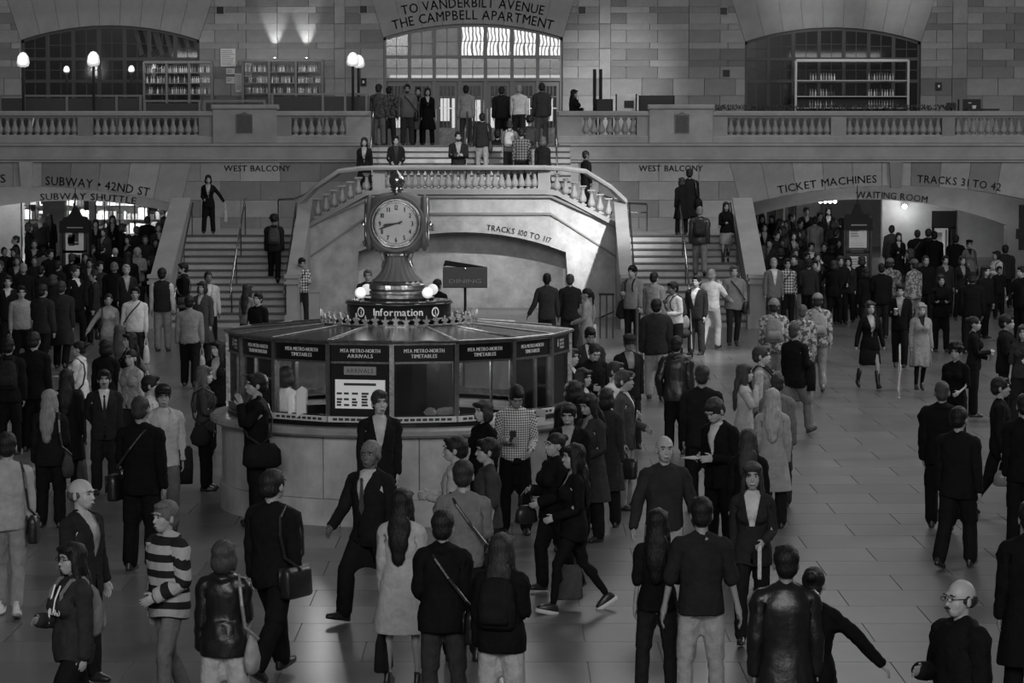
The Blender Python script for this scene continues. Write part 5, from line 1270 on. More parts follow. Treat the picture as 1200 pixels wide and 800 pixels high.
def rigid(kind):
    if kind in HAIRM: return HAIRM[kind]
    mb = MB()
    if kind == 'cap': mb.ell((0, .012, 1.69), (.09, .108, .085), 16, 10); mb.ell((0, -.12, 1.69), (.07, .07, .008), 14, 6)
    elif kind == 'beanie': mb.ell((0, .015, 1.685), (.09, .108, .1), 16, 10); mb.lathe([(.085, 1.655), (.098, 1.66), (.098, 1.69), (.085, 1.7)], 18, (0, .012))
    elif kind == 'flatcap': mb.ell((0, -.005, 1.72), (.1, .125, .042), 16, 8); mb.ell((0, -.1, 1.695), (.075, .06, .012), 12, 6)
    elif kind == 'glasses':
        for s in (1, -1):
            n = 10; c = Vector((s*.032, -.108, 1.64)); mb.tube([tuple(c+Vector((.02*math.cos(6.283*i/n), 0, .0135*math.sin(6.283*i/n)))) for i in range(n+1)], .002, 5); mb.tube([(s*.054, -.105, 1.645), (s*.08, -.0, 1.64)], .0025, 4)
        mb.tube([(-.01, -.112, 1.645), (.01, -.112, 1.645)], .0025, 4)
    elif kind == 'eye': mb.ell((0, 0, 0), (.012, .008, .0058), 10, 6)
    elif kind == 'iris': mb.ell((0, -.005, 0), (.0062, .0045, .0062), 8, 5)
    elif kind == 'brow': mb.tube([(-.02, .004, -.002), (-.006, -.004, .004), (.01, -.004, .003), (.02, .004, -.003)], [.002, .004, .004, .002], 5)
    elif kind == 'lips': mb.ell((0, 0, 0), (.023, .006, .005), 10, 5)
    elif kind == 'moustache': mb.ell((0, 0, 0), (.032, .01, .008), 10, 5)
    elif kind == 'beard': mb.ell((0, -.052, 1.55), (.05, .048, .036), 14, 8)
    elif kind == 'shoe':
        stack(mb, [(0, -.03, 0, .042, .13), (0, -.03, .02, .046, .135), (0, -.03, .04, .044, .13), (0, .0, .06, .04, .095), (0, .022, .09, .037, .055), (0, .03, .125, .038, .045)], 16, 2.2)
    elif kind == 'boot': stack(mb, [(0, -.03, 0, .04, .13), (0, -.03, .03, .044, .13), (0, .0, .06, .042, .095), (0, .022, .1, .042, .055), (0, .03, .2, .05, .06), (0, .025, .36, .058, .064)], 16, 2.2)
    elif kind == 'wedge': stack(mb, [(0, -.03, -.03, .042, .125), (0, -.03, .03, .044, .13), (0, -.01, .05, .04, .1), (0, .022, .08, .034, .05)], 16, 2.2)
    elif kind == 'sneaker_sole': stack(mb, [(0, -.03, -.004, .046, .136), (0, -.03, .024, .049, .14)], 16, 2.2)
    me = mb.mesh(kind); me.shade_smooth(); HAIRM[kind] = me; return me
# ---- posing
def rotmin(a, b):
    return Vector(a).normalized().rotation_difference(Vector(b).normalized()).to_matrix()
ARM = {'down': ((.1, .02, -1), (.06, -.16, -1)), 'fwd': ((.1, -.4, -.9), (.02, -.75, -.7)), 'back': ((.14, .5, -.87), (.12, .2, -.96)), 'pocket': ((.28, .2, -.95), (-.08, -.45, -.88)),
       'bent': ((.12, -.12, -1), (-.4, -.9, .12)), 'bentlow': ((.14, -.05, -1), (-.3, -.9, -.35)), 'ear': ((.42, -.42, -.75), (-.42, .12, .88)), 'camera': ((.2, -.45, -.85), (-.4, -.35, .85)), 'cross': ((.12, -.25, -1), (-.92, -.42, .08)),
       'strap': ((.2, -.12, -1), (-.42, -.45, .75)), 'hip': ((.6, .22, -.78), (-.62, -.25, -.72)), 'out': ((.6, 0, -.78), (.55, -.15, -.8)), 'reach': ((.15, -.6, -.75), (-.1, -.95, -.2)), 'side': ((.28, 0, -.95), (.2, -.1, -1)), 'chin': ((.2, -.55, -.8), (-.35, -.1, .95)), 'behind': ((.2, .35, -.9), (-.5, .3, -.8))}
LEG = {'s': (((.06, 0, -1), (.03, .02, -1), 0), ((-.06, 0, -1), (-.03, .02, -1), 0)),
       'c': (((.08, -.06, -1), (.04, .1, -1), 0), ((-.03, 0, -1), (-.02, .02, -1), 0)),
       'wide': (((.16, 0, -1), (.12, .02, -1), 0), ((-.16, 0, -1), (-.12, .02, -1), 0)),
       'wL': (((.02, -.42, -.9), (.0, -.12, -1), .22), ((-.02, .3, -.95), (.0, .58, -.8), -.55)), 'wl': (((.03, -.26, -.96), (.01, .02, -1), .1), ((-.03, .16, -.98), (0, .42, -.9), -.35)),
       'pL': (((.03, -.06, -1), (.02, .05, -1), 0), ((-.03, -.12, -.98), (0, .75, -.66), -.6))}
def mir(v): return (-v[0], v[1], v[2])
for k in ('wL', 'wl', 'pL'):
    a, b = LEG[k]; LEG[k.replace('L', 'R') if 'L' in k else 'wr'] = ((mir(b[0]), mir(b[1]), b[2]), (mir(a[0]), mir(a[1]), a[2]))
def pose_mats(fem, legs_, aL, aR, yaw, pitch, lean, seed, twist=0):
    J = JN[fem]; rr = random.Random(seed); jit = lambda v, s=.05: Vector(v)+Vector((rr.uniform(-s, s), rr.uniform(-s, s), 0))
    X = lambda R, p, q: Matrix.Translation(q) @ R.to_4x4() @ Matrix.Translation(-p)
    M = {}; E = Matrix.Identity(3)
    M['pelv'] = Matrix.Identity(4)
    Rb = Matrix.Rotation(lean*.5, 3, 'X') @ Matrix.Rotation(twist*.5, 3, 'Z'); M['belly'] = X(Rb, J['spi'], J['spi'])
    Rc = Matrix.Rotation(lean, 3, 'X') @ Matrix.Rotation(twist, 3, 'Z'); M['chest'] = X(Rc, J['che'], M['belly'] @ J['che'])
    Rn = Rc @ Matrix.Rotation(pitch*.4, 3, 'X') @ Matrix.Rotation(yaw*.4, 3, 'Z'); M['neck'] = X(Rn, J['nek'], M['chest'] @ J['nek'])
    Rh = Matrix.Rotation(lean*.4, 3, 'X') @ Matrix.Rotation(yaw, 3, 'Z') @ Matrix.Rotation(pitch, 3, 'X'); M['head'] = X(Rh, J['hed'], M['neck'] @ J['hed']) @ Matrix.Translation(J['hed']) @ Matrix.Scale(1.11, 4) @ Matrix.Translation(-J['hed'])
    for n, s, a in (('L', 1, aL), ('R', -1, aR)):
        U, F = ARM[a] if isinstance(a, str) else a
        U = jit(U); F = jit(F); U.x *= s; F.x *= s; U = Rc @ U; F = Rc @ F
        rest = Vector((AD.x*s, 0, AD.z)); Ru = rotmin(rest, U); Rf = rotmin(rest, F)
        p = M['chest'] @ J['sho'+n]; M['uarm'+n] = X(Ru, J['sho'+n], p); q = M['uarm'+n] @ J['elb'+n]; M['farm'+n] = X(Rf, J['elb'+n], q)
        M['hand'+n] = X(Rf, J['wri'+n], M['farm'+n] @ J['wri'+n])
    for n, s, lg in (('L', 1, LEG[legs_][0]), ('R', -1, LEG[legs_][1])):
        T, Sh, ft = lg; T = jit(T, .03); Sh = jit(Sh, .03)
        Rt = rotmin(J['kne'+n]-J['hip'+n], T); M['thigh'+n] = X(Rt, J['hip'+n], J['hip'+n]); Rs = rotmin(J['ank'+n]-J['kne'+n], Sh)
        M['shin'+n] = X(Rs, J['kne'+n], M['thigh'+n] @ J['kne'+n]); Rf = Matrix.Rotation(-ft, 3, 'X'); M['foot'+n] = X(Rf, J['ank'+n], M['shin'+n] @ J['ank'+n])
    low = min((M['foot'+n] @ v).z for n in 'LR' for v in (Vector((J['ank'+n].x, .11, 0)), Vector((J['ank'+n].x, -.16, 0))))
    D = Matrix.Translation((0, 0, -low))
    return {k: D @ v for k, v in M.items()}
def cloth(kind, v, pat=None):                                       # woven / leather / patterned cloth materials, v = reflectance
    key = (kind, v, pat)
    if key in CLOTH: return CLOTH[key]
    ro = {'leather': .36, 'nylon': .45}.get(kind, .85); m = mat('%s_%s_%d' % (kind, pat or 'plain', int(v*10000)), v, ro, noise=.2, nscale=9, bump=.35 if kind != 'leather' else .12, bscale=14, rnd=.12, spec=.08 if kind != 'leather' else .5)
    if pat:
        nt = m.node_tree; N = nt.nodes; L = nt.links; b = N['Principled BSDF']; tc = N.new('ShaderNodeTexCoord'); sp = N.new('ShaderNodeSeparateXYZ')
        at_ = N.new('ShaderNodeAttribute'); at_.attribute_name = 'rest'; L.new(at_.outputs['Vector'], sp.inputs[0])
        def wave(i, f, thr):
            a = N.new('ShaderNodeMath'); a.operation = 'MULTIPLY'; L.new(sp.outputs[i], a.inputs[0]); a.inputs[1].default_value = f; s = N.new('ShaderNodeMath'); s.operation = 'FRACT'; L.new(a.outputs[0], s.inputs[0])
            g = N.new('ShaderNodeMath'); g.operation = 'GREATER_THAN'; g.inputs[1].default_value = thr; L.new(s.outputs[0], g.inputs[0]); return g.outputs[0]
        if pat == 'stripe': fac = wave(2, 7.4, .52)
        elif pat in ('plaid', 'check', 'grid'):
            f = {'plaid': 14, 'check': 36, 'grid': 24}[pat]; t = .8 if pat == 'grid' else .5; a = wave(0, f, t); c = wave(2, f, t); s = N.new('ShaderNodeMath'); s.operation = 'ADD'; L.new(a, s.inputs[0]); L.new(c, s.inputs[1])
            q = N.new('ShaderNodeMath'); q.operation = 'MULTIPLY'; L.new(s.outputs[0], q.inputs[0]); q.inputs[1].default_value = .5 if pat != 'grid' else 1; fac = q.outputs[0]
        elif pat in ('camo', 'dots'):
            n = N.new('ShaderNodeTexNoise' if pat == 'camo' else 'ShaderNodeTexVoronoi'); n.inputs['Scale'].default_value = 16 if pat == 'camo' else 26; L.new(at_.outputs['Vector'], n.inputs['Vector'])
            g = N.new('ShaderNodeMath'); g.operation = 'GREATER_THAN' if pat == 'camo' else 'LESS_THAN'; g.inputs[1].default_value = .5 if pat == 'camo' else .22; L.new(n.outputs[0], g.inputs[0]); fac = g.outputs[0]
        mx = N.new('ShaderNodeMix'); mx.data_type = 'RGBA'; L.new(fac, mx.inputs[0]); lo_ = {'stripe': .02, 'plaid': .02, 'check': .04, 'grid': .3, 'camo': .1, 'dots': .03}[pat]
        mx.inputs[6].default_value = (v, v, v, 1); mx.inputs[7].default_value = (lo_, lo_, lo_, 1)
        if pat == 'dots': mx.inputs[6].default_value = (.03, .03, .03, 1); mx.inputs[7].default_value = (v, v, v, 1)
        L.new(mx.outputs[2], b.inputs['Base Color'])
    CLOTH[key] = m; return m
def skinm(v): return mat('skin_%d' % int(v*100), v, .5, noise=.08, nscale=12, spec=.4)
def hairm(v): return mat('hair_%d' % int(v*1000), v*.8, .5, spec=.25, noise=.35, nscale=60, bump=.3, bscale=90, stretch=(1, 1, .2))
EYEW = mat('eye_white', .32, .4); IRIS = mat('iris', .01, .15); LIPM = mat('lip', .06, .5)
def posed(name, kind, fem, lo, mats, B, parent, rest=False):
    me, co, Wt = template(kind, fem, lo)
    nm = me.copy(); nm.name = name
    A = np.stack([B[b[0]] for b in BONES]); T = (Wt@A.reshape(len(BONES), 16)).reshape(-1, 4, 4)
    h = np.concatenate([co, np.ones((len(co), 1))], 1); out = np.einsum('nij,nj->ni', T, h)[:, :3]
    nm.vertices.foreach_set('co', out.ravel())
    if rest:
        a = nm.attributes.new('rest', 'FLOAT_VECTOR', 'POINT'); a.data.foreach_set('vector', co.astype(np.float32).ravel())
    nm.materials.clear()
    nm.materials.append(mats); nm.update()
    o = bpy.data.objects.new(name, nm); COL.objects.link(o); o.parent = parent; return o
def stick(name, me, m, parent, M, loc=(0, 0, 0), sc=(1, 1, 1)):
    o = bpy.data.objects.new(name, me); COL.objects.link(o); o.parent = parent
    o.matrix_local = M @ Matrix.Translation(loc) @ Matrix.Diagonal((*sc, 1))
    if not me.materials: me.materials.append(m)
    o.material_slots[0].link = 'OBJECT'; o.material_slots[0].material = m
    return o
NP = [0]
TOPN = {'jacket': 'suit_jacket', 'blazer': 'blazer', 'coat': 'coat', 'shirt': 'shirt', 'sweater': 'sweater', 'parka': 'hooded_jacket', 'tee': 't_shirt', 'vest': 'vest', 'dress': 'dress'}
def person(hx, hy, H, head_, legs_, aL, aR, top, bot, hair, skin, label, Y=None, z=None, yaw=0, pitch=0, lean=0, twist=0, inner=.5, tie=None, shoe=('shoe', .02), extra=(), group='people crossing the hall'):
    """hx, hy: crown of the head in the photo; H height; head_: heading (0 towards the camera, 90 to the right)"""
    fem = H < 1.71 and hair[0] in ('long', 'bob', 'ponytail', 'bun', 'curly') or 'woman' in label.split(' with ')[0]
    if Y is None:
        for k in range(1200):
            Y = 18+k*.07; p = at(hx, hy, Y)
            if p.z-ground(p.x, Y) <= H: break
        z = ground(p.x, Y)
    p = at(hx, hy, Y)
    if z is None:
        if 77.1 <= Y < 79.8: z = PLAT+min(9, int((Y-77.1)/.3)+1)*(FL-PLAT)/9
        elif Y0 <= Y < YL: z = min(13, int((Y-Y0)/TR)+1)*LAND/13
        elif Y >= YL: z = PLAT if -4.3 < p.x < 1.7 else (PLAT-.35 if -5.7 < p.x < 3.05 else LAND)
        H = min(1.95, max(1.5, p.z-z))
    lo = Y > 46; NP[0] += 1; seed = NP[0]; D2 = math.radians
    t = thing('person', (p.x, Y, z), label, 'person', group, D2(head_)); s = H/1.775; wd = random.Random(seed*7).uniform(.97, 1.09) if not fem else 1.0; t.scale = (s*wd, s*wd, s)
    M = pose_mats(fem, legs_, aL, aR, D2(yaw), D2(pitch), D2(lean), seed, D2(twist)); B = {k: np.array(v) for k, v in M.items()}
    hp = M['head'] @ Vector((0, 0, 1.7)); off = Matrix.Rotation(D2(head_), 3, 'Z') @ Vector((hp.x, hp.y, 0)); t.location = (p.x-off.x*s, Y-off.y*s, z)   # crown stays where the photo has it
    posed('body', 'body', fem, lo, skinm(skin), B, t)
    tk, tv, *tp = top; tv = round(tv*1.3, 3) if tv > .09 else round(tv*.62, 4); skin = round(skin*1.12, 2); inner = inner*1.15; tp = (tp+[None, None])[:2]; tm = cloth(tp[1] or 'cloth', tv, tp[0])
    posed(TOPN[tk], tk, fem, lo, tm, B, t, bool(tp[0]))
    if tk in ('jacket', 'blazer', 'coat', 'vest'):
        posed('shirt', 'shirt' if tk == 'vest' else 'inner', fem, lo, cloth('cloth', inner), B, t)
    if tie is not None and not lo:
        TI = 'tie'
        if TI not in HAIRM:
            HAIRM[TI] = MB().prism([(-.012, .36), (.012, .36), (.016, .34), (.01, .32), (.026, .06), (.0, .0), (-.026, .06), (-.01, .32), (-.016, .34)], 0, .008).mesh('tie')
        stick('tie', HAIRM[TI], cloth('cloth', tie), t, M['chest'], (0, -.148, 1.07), (1, 1, 1))
    if bot: 
        bk, bv = bot; bv = round(bv*1.2, 3) if bv > .09 else round(bv*.62, 4)
        posed({'jeans': 'jeans', 'trousers': 'trousers', 'leggings': 'leggings', 'skirt': 'skirt'}[bk], bk, fem, lo, cloth('denim' if bk == 'jeans' else 'cloth', bv), B, t)
    hk, hv = hair
    if hk in ('cap', 'beanie', 'flatcap'):
        stick('hair', hairshape('short'), hairm(.03), t, M['head'], sc=(1, 1, 1)); stick(hk if hk != 'flatcap' else 'flat_cap', rigid(hk), cloth('cloth', hv), t, M['head'])
    elif hk != 'bald': stick('hair' if hk != 'hoodup' else 'hood', hairshape(hk), hairm(hv) if hk != 'hoodup' else tm, t, M['head'])
    J = JN[fem]; sk, sv = shoe
    for n in 'LR':
        F = M['foot'+n] @ Matrix.Translation((J['ank'+n].x, 0, 0)); so = stick('shoe' if sk != 'boot' else 'boot', rigid(sk if sk != 'sneaker' else 'shoe'), cloth('leather' if sk != 'sneaker' else 'cloth', sv), t, F, sc=(.92, .92, 1) if fem else (1, 1, 1))
        if sk in ('sneaker', 'wedge'):
            q = stick('shoe_sole', rigid('sneaker_sole'), mat('rubber_sole', .6, .6), t, F, (0, 0, 0 if sk == 'sneaker' else -.03), (.92, .92, 1.5) if fem else (1, 1, 1)); 
    if not lo:
        for sx in (1, -1):
            e = stick('eye', rigid('eye'), EYEW, t, M['head'], (sx*.031, -.0785, 1.642)); i = stick('iris', rigid('iris'), IRIS, t, M['head'], (sx*.031, -.0815, 1.642)); i.parent = e; i.matrix_local = Matrix.Translation((0, -.003, 0))
            stick('eyebrow', rigid('brow'), hairm(min(hv, .15) if hk not in ('bald', 'cap', 'beanie') else .04), t, M['head'], (sx*.032, -.094, 1.664))
        stick('lips', rigid('lips'), LIPM if skin > .15 else skinm(round(skin*.6, 2)), t, M['head'], (0, -.0975, 1.566))
    if lo and abs(((head_+yaw+180) % 360)-180) < 110:
        for sx in (1, -1): stick('eye', rigid('eye'), IRIS, t, M['head'], (sx*.031, -.08, 1.642))
        stick('lips', rigid('lips'), skinm(round(skin*.4, 2)), t, M['head'], (0, -.097, 1.566))
    for ex in extra:
        if ex in ('glasses', 'moustache', 'beard'):
            lc = {'moustache': (0, -.1, 1.583)}.get(ex, (0, 0, 0)); stick(ex, rigid(ex), hairm(.03) if ex != 'glasses' else IRON, t, M['head'], lc)
    Wm = Matrix.Translation(t.location) @ Matrix.Rotation(D2(head_), 4, 'Z') @ Matrix.Diagonal((s*wd, s*wd, s, 1))
    for ex in extra:
        if isinstance(ex, tuple): carry(ex, t, M, Wm, J, s, D2(head_))
    return t, M, Wm
# ---- bags and other things in hand: separate top-level things at the hand or shoulder
def bagmesh(kind):
    k = 'bag_'+kind
    if k in HAIRM: return HAIRM[k]
    mb = MB()
    if kind in ('tote', 'shopping'): stack(mb, [(0, 0, -.36, .15, .055), (0, 0, -.34, .165, .065), (0, 0, -.1, .16, .05), (0, 0, 0, .155, .02)], 20, 4)
    elif kind == 'messenger': stack(mb, [(0, 0, -.26, .17, .05), (0, 0, -.24, .185, .06), (0, 0, -.05, .18, .05), (0, 0, 0, .17, .03)], 20, 4.5); mb.box(-.175, .175, -.066, -.05, -.17, -.005)
    elif kind == 'handbag': stack(mb, [(0, 0, -.2, .1, .04), (0, 0, -.18, .14, .065), (0, 0, -.06, .12, .05), (0, 0, 0, .08, .02)], 16, 2.6)
    elif kind == 'hobo': stack(mb, [(0, 0, -.34, .03, .02), (0, 0, -.3, .12, .06), (0, 0, -.2, .15, .07), (0, 0, -.08, .1, .045), (0, 0, .02, .03, .02)], 16, 2.2)
    elif kind == 'duffel': stack(mb, [(0, 0, -.28, .18, .08), (0, 0, -.24, .23, .12), (0, 0, -.08, .22, .11), (0, 0, 0, .15, .05)], 20, 3)
    elif kind == 'backpack': stack(mb, [(0, 0, -.42, .13, .06), (0, .02, -.38, .155, .09), (0, .03, -.2, .155, .1), (0, .01, -.04, .13, .07), (0, 0, .02, .06, .03)], 20, 2.8); stack(mb, [(0, .1, -.37, .11, .02), (0, .12, -.33, .12, .04), (0, .1, -.2, .11, .03)], 16, 3)
    elif kind == 'suitcase': stack(mb, [(0, 0, 0, .2, .1), (0, 0, .03, .22, .12), (0, 0, .5, .22, .12), (0, 0, .54, .19, .1)], 20, 6); [mb.box(sx*.15-.02, sx*.15+.02, -.03, .03, -.04, .02) for sx in (1, -1)]
    elif kind == 'newspaper': mb.box(-.015, .015, -.1, .1, -.3, .02); mb.box(-.02, -.015, -.09, .09, -.29, .0)
    elif kind == 'phone': mb.box(-.035, .035, -.006, .006, -.02, .11)
    elif kind == 'cup': mb.lathe([(0, -.02), (.028, -.02), (.038, .09), (.04, .09), (.04, .1), (0, .1)], 12)
    elif kind == 'papers': mb.box(-.1, .1, -.14, .14, 0, .006); mb.box(-.09, .11, -.12, .15, .008, .012)
    elif kind == 'camera': mb.box(-.065, .065, -.03, .03, -.04, .04); mb.lathe([(.0, 0), (.035, 0), (.035, .07), (0, .07)], 12); 
    elif kind == 'jacket_over_arm': stack(mb, [(0, 0, -.42, .08, .13), (0, 0, -.2, .07, .14), (0, 0, .0, .05, .13), (0, 0, .04, .02, .1)], 16, 2.4)
    me = mb.mesh(k); me.shade_smooth() if kind not in ('phone', 'papers', 'newspaper', 'camera') else None; HAIRM[k] = me; return me
def carry(ex, person_, M, Wm, J, s, rz):
    kind, where, val, lab = ex[:4]; name = {'shopping': 'shopping_bag', 'tote': 'tote_bag', 'messenger': 'messenger_bag', 'hobo': 'shoulder_bag', 'duffel': 'duffel_bag', 'cup': 'paper_cup', 'papers': 'paper_sheets', 'phone': 'phone'}.get(kind, kind)
    cat = {'suitcase': 'suitcase', 'newspaper': 'newspaper', 'phone': 'phone', 'cup': 'cup', 'papers': 'papers', 'camera': 'camera', 'jacket_over_arm': 'jacket', 'backpack': 'backpack'}.get(kind, 'bag')
    n = where[-1]; dz = 0; strap = []
    if where[:4] == 'hand': P = M['hand'+n] @ (J['wri'+n]+(J['han'+n]-J['wri'+n])*.5)
    elif where[:4] == 'back': P = M['chest'] @ Vector((0, .125, 1.42))
    elif where[:4] == 'hipp': P = M['belly'] @ Vector(((.24 if n == 'L' else -.24), .03, .98))
    elif where[:4] == 'arm_': P = M['farm'+n] @ ((J['elb'+n]+J['wri'+n])/2)
    elif where[:4] == 'floo': P = Vector(((.38 if n == 'L' else -.38), .25, .05))
    Pw = Wm @ P
    v = val; m = cloth('leather' if kind in ('handbag', 'messenger') else 'cloth', v) if kind not in ('phone', 'camera', 'papers', 'newspaper', 'cup') else (mat('paper_print', v, .8, noise=.4, nscale=40) if kind in ('papers', 'newspaper', 'cup') else BLACK)
    hgt = {'tote': .28, 'shopping': .16, 'handbag': .16, 'messenger': .1, 'hobo': .1, 'duffel': .22}.get(kind, 0)
    t = thing(name, tuple(Pw), lab, cat, 'bags and things people carry', rz+(math.pi/2 if where[:4] in ('hand', 'hipp', 'arm_') and kind not in ('papers', 'phone', 'cup', 'camera', 'newspaper') else 0))
    bz = -hgt if where[:4] == 'hand' else 0
    me = bagmesh(kind); o = bpy.data.objects.new({'phone': 'phone_body', 'cup': 'cup_body', 'papers': 'sheets', 'newspaper': 'folded_sheets', 'camera': 'camera_body', 'jacket_over_arm': 'folded_cloth'}.get(kind, 'bag_body'), me); COL.objects.link(o); o.parent = t; o.location = (0, 0, bz); o.scale = (s, s, s)
    if not me.materials: me.materials.append(m)
    o.material_slots[0].link = 'OBJECT'; o.material_slots[0].material = m
    if kind in ('tote', 'shopping', 'handbag', 'messenger', 'hobo', 'duffel') and where[:4] == 'hand':
        for sy in (-.03, .03):
            w = .08 if kind != 'messenger' else .06; MB().tube([(-w, sy, bz-.01), (-w*.7, sy*.6, bz*.4), (0, 0, .015), (w*.7, sy*.6, bz*.4), (w, sy, bz-.01)], .007, 5).obj('handle', m, t)
    if where[:4] == 'hipp' or (where[:4] == 'arm_' and kind != 'jacket_over_arm'):
        sgn = 1 if n == 'L' else -1; cross = len(ex) > 4 and ex[4] == 'x'
        sh = M['chest'] @ Vector(((-.11 if cross else .13)*sgn, .02, 1.485)); dz_ = .19
        front = [M['belly'] @ Vector((.2*sgn, -.12, 1.06)), M['chest'] @ Vector(((.08 if cross else .16)*sgn, -dz_+.02, 1.25)), M['chest'] @ Vector(((-.05 if cross else .15)*sgn, -.15, 1.4)), sh]
        back = [M['chest'] @ Vector(((-.05 if cross else .16)*sgn, .135, 1.4)), M['chest'] @ Vector(((.06 if cross else .18)*sgn, .165, 1.25)), M['belly'] @ Vector((.2*sgn, .13, 1.06))]
        inv = Matrix.Rotation(-t.rotation_euler.z, 3, 'Z'); loc = lambda q: tuple(inv @ (Wm @ q-Pw))
        MB().tube([(0, -.05, -.03)]+[loc(q) for q in front+back]+[(0, .05, -.03)], .014, 6).obj('strap', cloth('leather', .02 if v < .2 else v*.8), t)
    if kind == 'backpack':
        inv = Matrix.Rotation(-t.rotation_euler.z, 3, 'Z'); loc = lambda q: tuple(inv @ (Wm @ q-Pw))
        for sx in (1, -1): MB().tube([loc(M['chest'] @ Vector((sx*.09, y, z))) for y, z in ((.14, 1.4), (.06, 1.495), (-.06, 1.48), (-.15, 1.38), (-.16, 1.25), (-.06, 1.12), (.1, 1.1))], .016, 6).obj('shoulder_strap', m, t)
    if kind == 'suitcase': MB().tube([(-.08, .08, .5), (-.08, .14, .95), (.08, .14, .95), (.08, .08, .5)], .012, 6).obj('pull_handle', CHROME, t)
    if kind == 'cup': MB().lathe([(0, .1), (.041, .1), (.041, .112), (0, .115)], 12).obj('lid', WHITE, t)
    return t
# ------------------------------------------------------------- the crowd, nearest first: crown pixel, height, heading, stance, arms, clothes
P = person
J_, T_, C_, SW, PK, SH_, TE, BL = 'jacket', 'trousers', 'coat', 'sweater', 'parka', 'shirt', 'tee', 'blazer'
# front rows
P(1125, 679, 1.72, -58, 's', 'down', 'bent', (PK, .012), (T_, .02), ('balding', .03), .36, 'balding man with glasses and moustache in black jacket, bottom right corner', extra=('glasses', 'moustache'))
P(921, 639, 1.78, 182, 's', 'down', 'down', (C_, .016, None, 'leather'), (T_, .02), ('short', .01), .2, 'man in long dark leather coat seen from behind, bottom right of centre')
P(954, 665, 1.6, 165, 's', 'down', ((.75, -.1, -.7), (.7, -.1, -.72)), (SW, .01), (T_, .02), ('bun', .01), .34, 'woman in black with hair up stretching one arm out behind leather coat man')
P(822, 583, 1.8, 182, 's', 'side', 'side', (TE, .028), ('jeans', .3), ('short', .012), .26, 'man in dark t-shirt and pale faded jeans seen from behind')
P(771, 597, 1.6, 172, 's', 'down', 'bent', (TE, .014), ('jeans', .03), ('long', .01), .3, 'long-haired woman in black top beside the man in faded jeans')
P(588, 627, 1.64, 165, 's', 'down', 'bent', (PK, .014), (T_, .3), ('long', .03), .32, 'woman with long wavy hair, black jacket and light trousers, seen from behind', extra=(('backpack', 'back', .012, 'black backpack on the long-haired woman in light trousers'),))
P(519, 599, 1.74, 176, 's', 'bentlow', 'down', (PK, .013), ('jeans', .06), ('short', .015), .3, 'man in black jacket and jeans between coat woman and long-haired woman', extra=(('messenger', 'hippR', .014, 'black bag slung at the hip of the man in black jacket', 'x'),))
P(471, 573, 1.68, 168, 's', 'down', 'bent', (C_, .3), None, ('long', .012), .3, 'woman in pale knee-length coat with very long dark hair, seen from behind', inner=.2, extra=(('tote', 'handL', .014, 'dark tote bag in the left hand of the pale coat woman'), ('papers', 'handR', .5, 'papers in the right hand of the pale coat woman')))
P(543, 540, 1.8, 176, 's', 'bentlow', 'bent', (SW, .13), ('jeans', .02), ('short', .03), .34, 'man in grey and black sweater with a dark strap across his back', extra=(('camera', 'handL', .02, 'camera held by the man in the grey and black sweater'), ('handbag', 'hippR', .012, 'small black bag at the hip of the grey sweater man', 'x')))
P(434, 514, 1.78, -52, 'wR', 'down', 'fwd', (J_, .02), (T_, .02), ('crop', .2), .13, 'grey-haired man in dark suit and tie striding in front of the booth', inner=.45, tie=.06, twist=22, yaw=32)
P(320, 549, 1.82, 150, 'wL', 'down', 'down', (J_, .016), (T_, .016), ('short', .02), .32, 'large man in black suit walking away at the left', inner=.5, extra=(('messenger', 'hippR', .014, 'black shoulder bag of the large man in black suit'),))
P(262, 634, 1.6, 176, 's', 'down', 'bent', (PK, .014, None, 'leather'), (T_, .36), ('bob', .06), .34, 'short-haired woman in black leather jacket and white trousers from behind', extra=(('hobo', 'hippR', .26, 'slouchy light grey bag on the leather jacket woman'),))
P(193, 589, 1.72, -48, 'wl', 'bentlow', 'down', (PK, .3, 'stripe'), ('jeans', .14), ('short', .14), .34, 'fair-haired teenager in boldly striped hooded top and jeans', lean=4)
_, Mh, Wh = P(84, 636, 1.62, -52, 'wL', 'down', 'bent', (PK, .055), (T_, .015), ('long', .014), .34, 'dark-haired woman in grey lettered hooded top, bottom left', extra=('glasses', ('backpack', 'back', .16, 'small flowered backpack on the woman in the grey lettered top')))
P(96, 561, 1.76, 62, 's', 'down', 'down', (BL, .03), (T_, .02), ('balding', .1), .4, 'bald older man in dark jacket facing right at the left edge', inner=.35)
P(8, 508, 1.8, 186, 'wl', 'down', 'down', (SW, .24), ('jeans', .2), ('short', .015), .3, 'man in light grey sweater and pale jeans at the far left edge', shoe=('sneaker', .6), extra=(('messenger', 'hippR', .014, 'small black bag of the man in light grey sweater'),))
P(58, 457, 1.66, 172, 's', 'down', 'bentlow', (PK, .016), (T_, .014), ('long', .26), .32, 'blonde woman in dark jacket seen from behind at the left', extra=(('hobo', 'hippR', .05, 'dark shoulder bag of the blonde woman at the left'),))
P(165, 464, 1.9, 168, 's', 'bentlow', 'down', (J_, .012), (T_, .012), ('crop', .04), .24, 'tall man in black coat with shoulder strap seen from behind', extra=(('messenger', 'hippL', .012, 'black messenger bag of the tall man in black coat', 'x'),))
P(191, 453, 1.74, 12, 'wl', 'down', 'bentlow', (BL, .3), (T_, .1), ('cap', .012), .3, 'old man in dark baseball cap, glasses and pale open jacket', inner=.4, extra=('glasses', ('jacket_over_arm', 'arm_L', .012, 'dark garment hanging over the arm of the old man in cap')))
P(177, 440, 1.66, 88, 's', 'down', 'down', (SH_, .4), (T_, .03), ('short', .012), .3, 'dark-haired man in white shirt in profile behind the old man in cap')
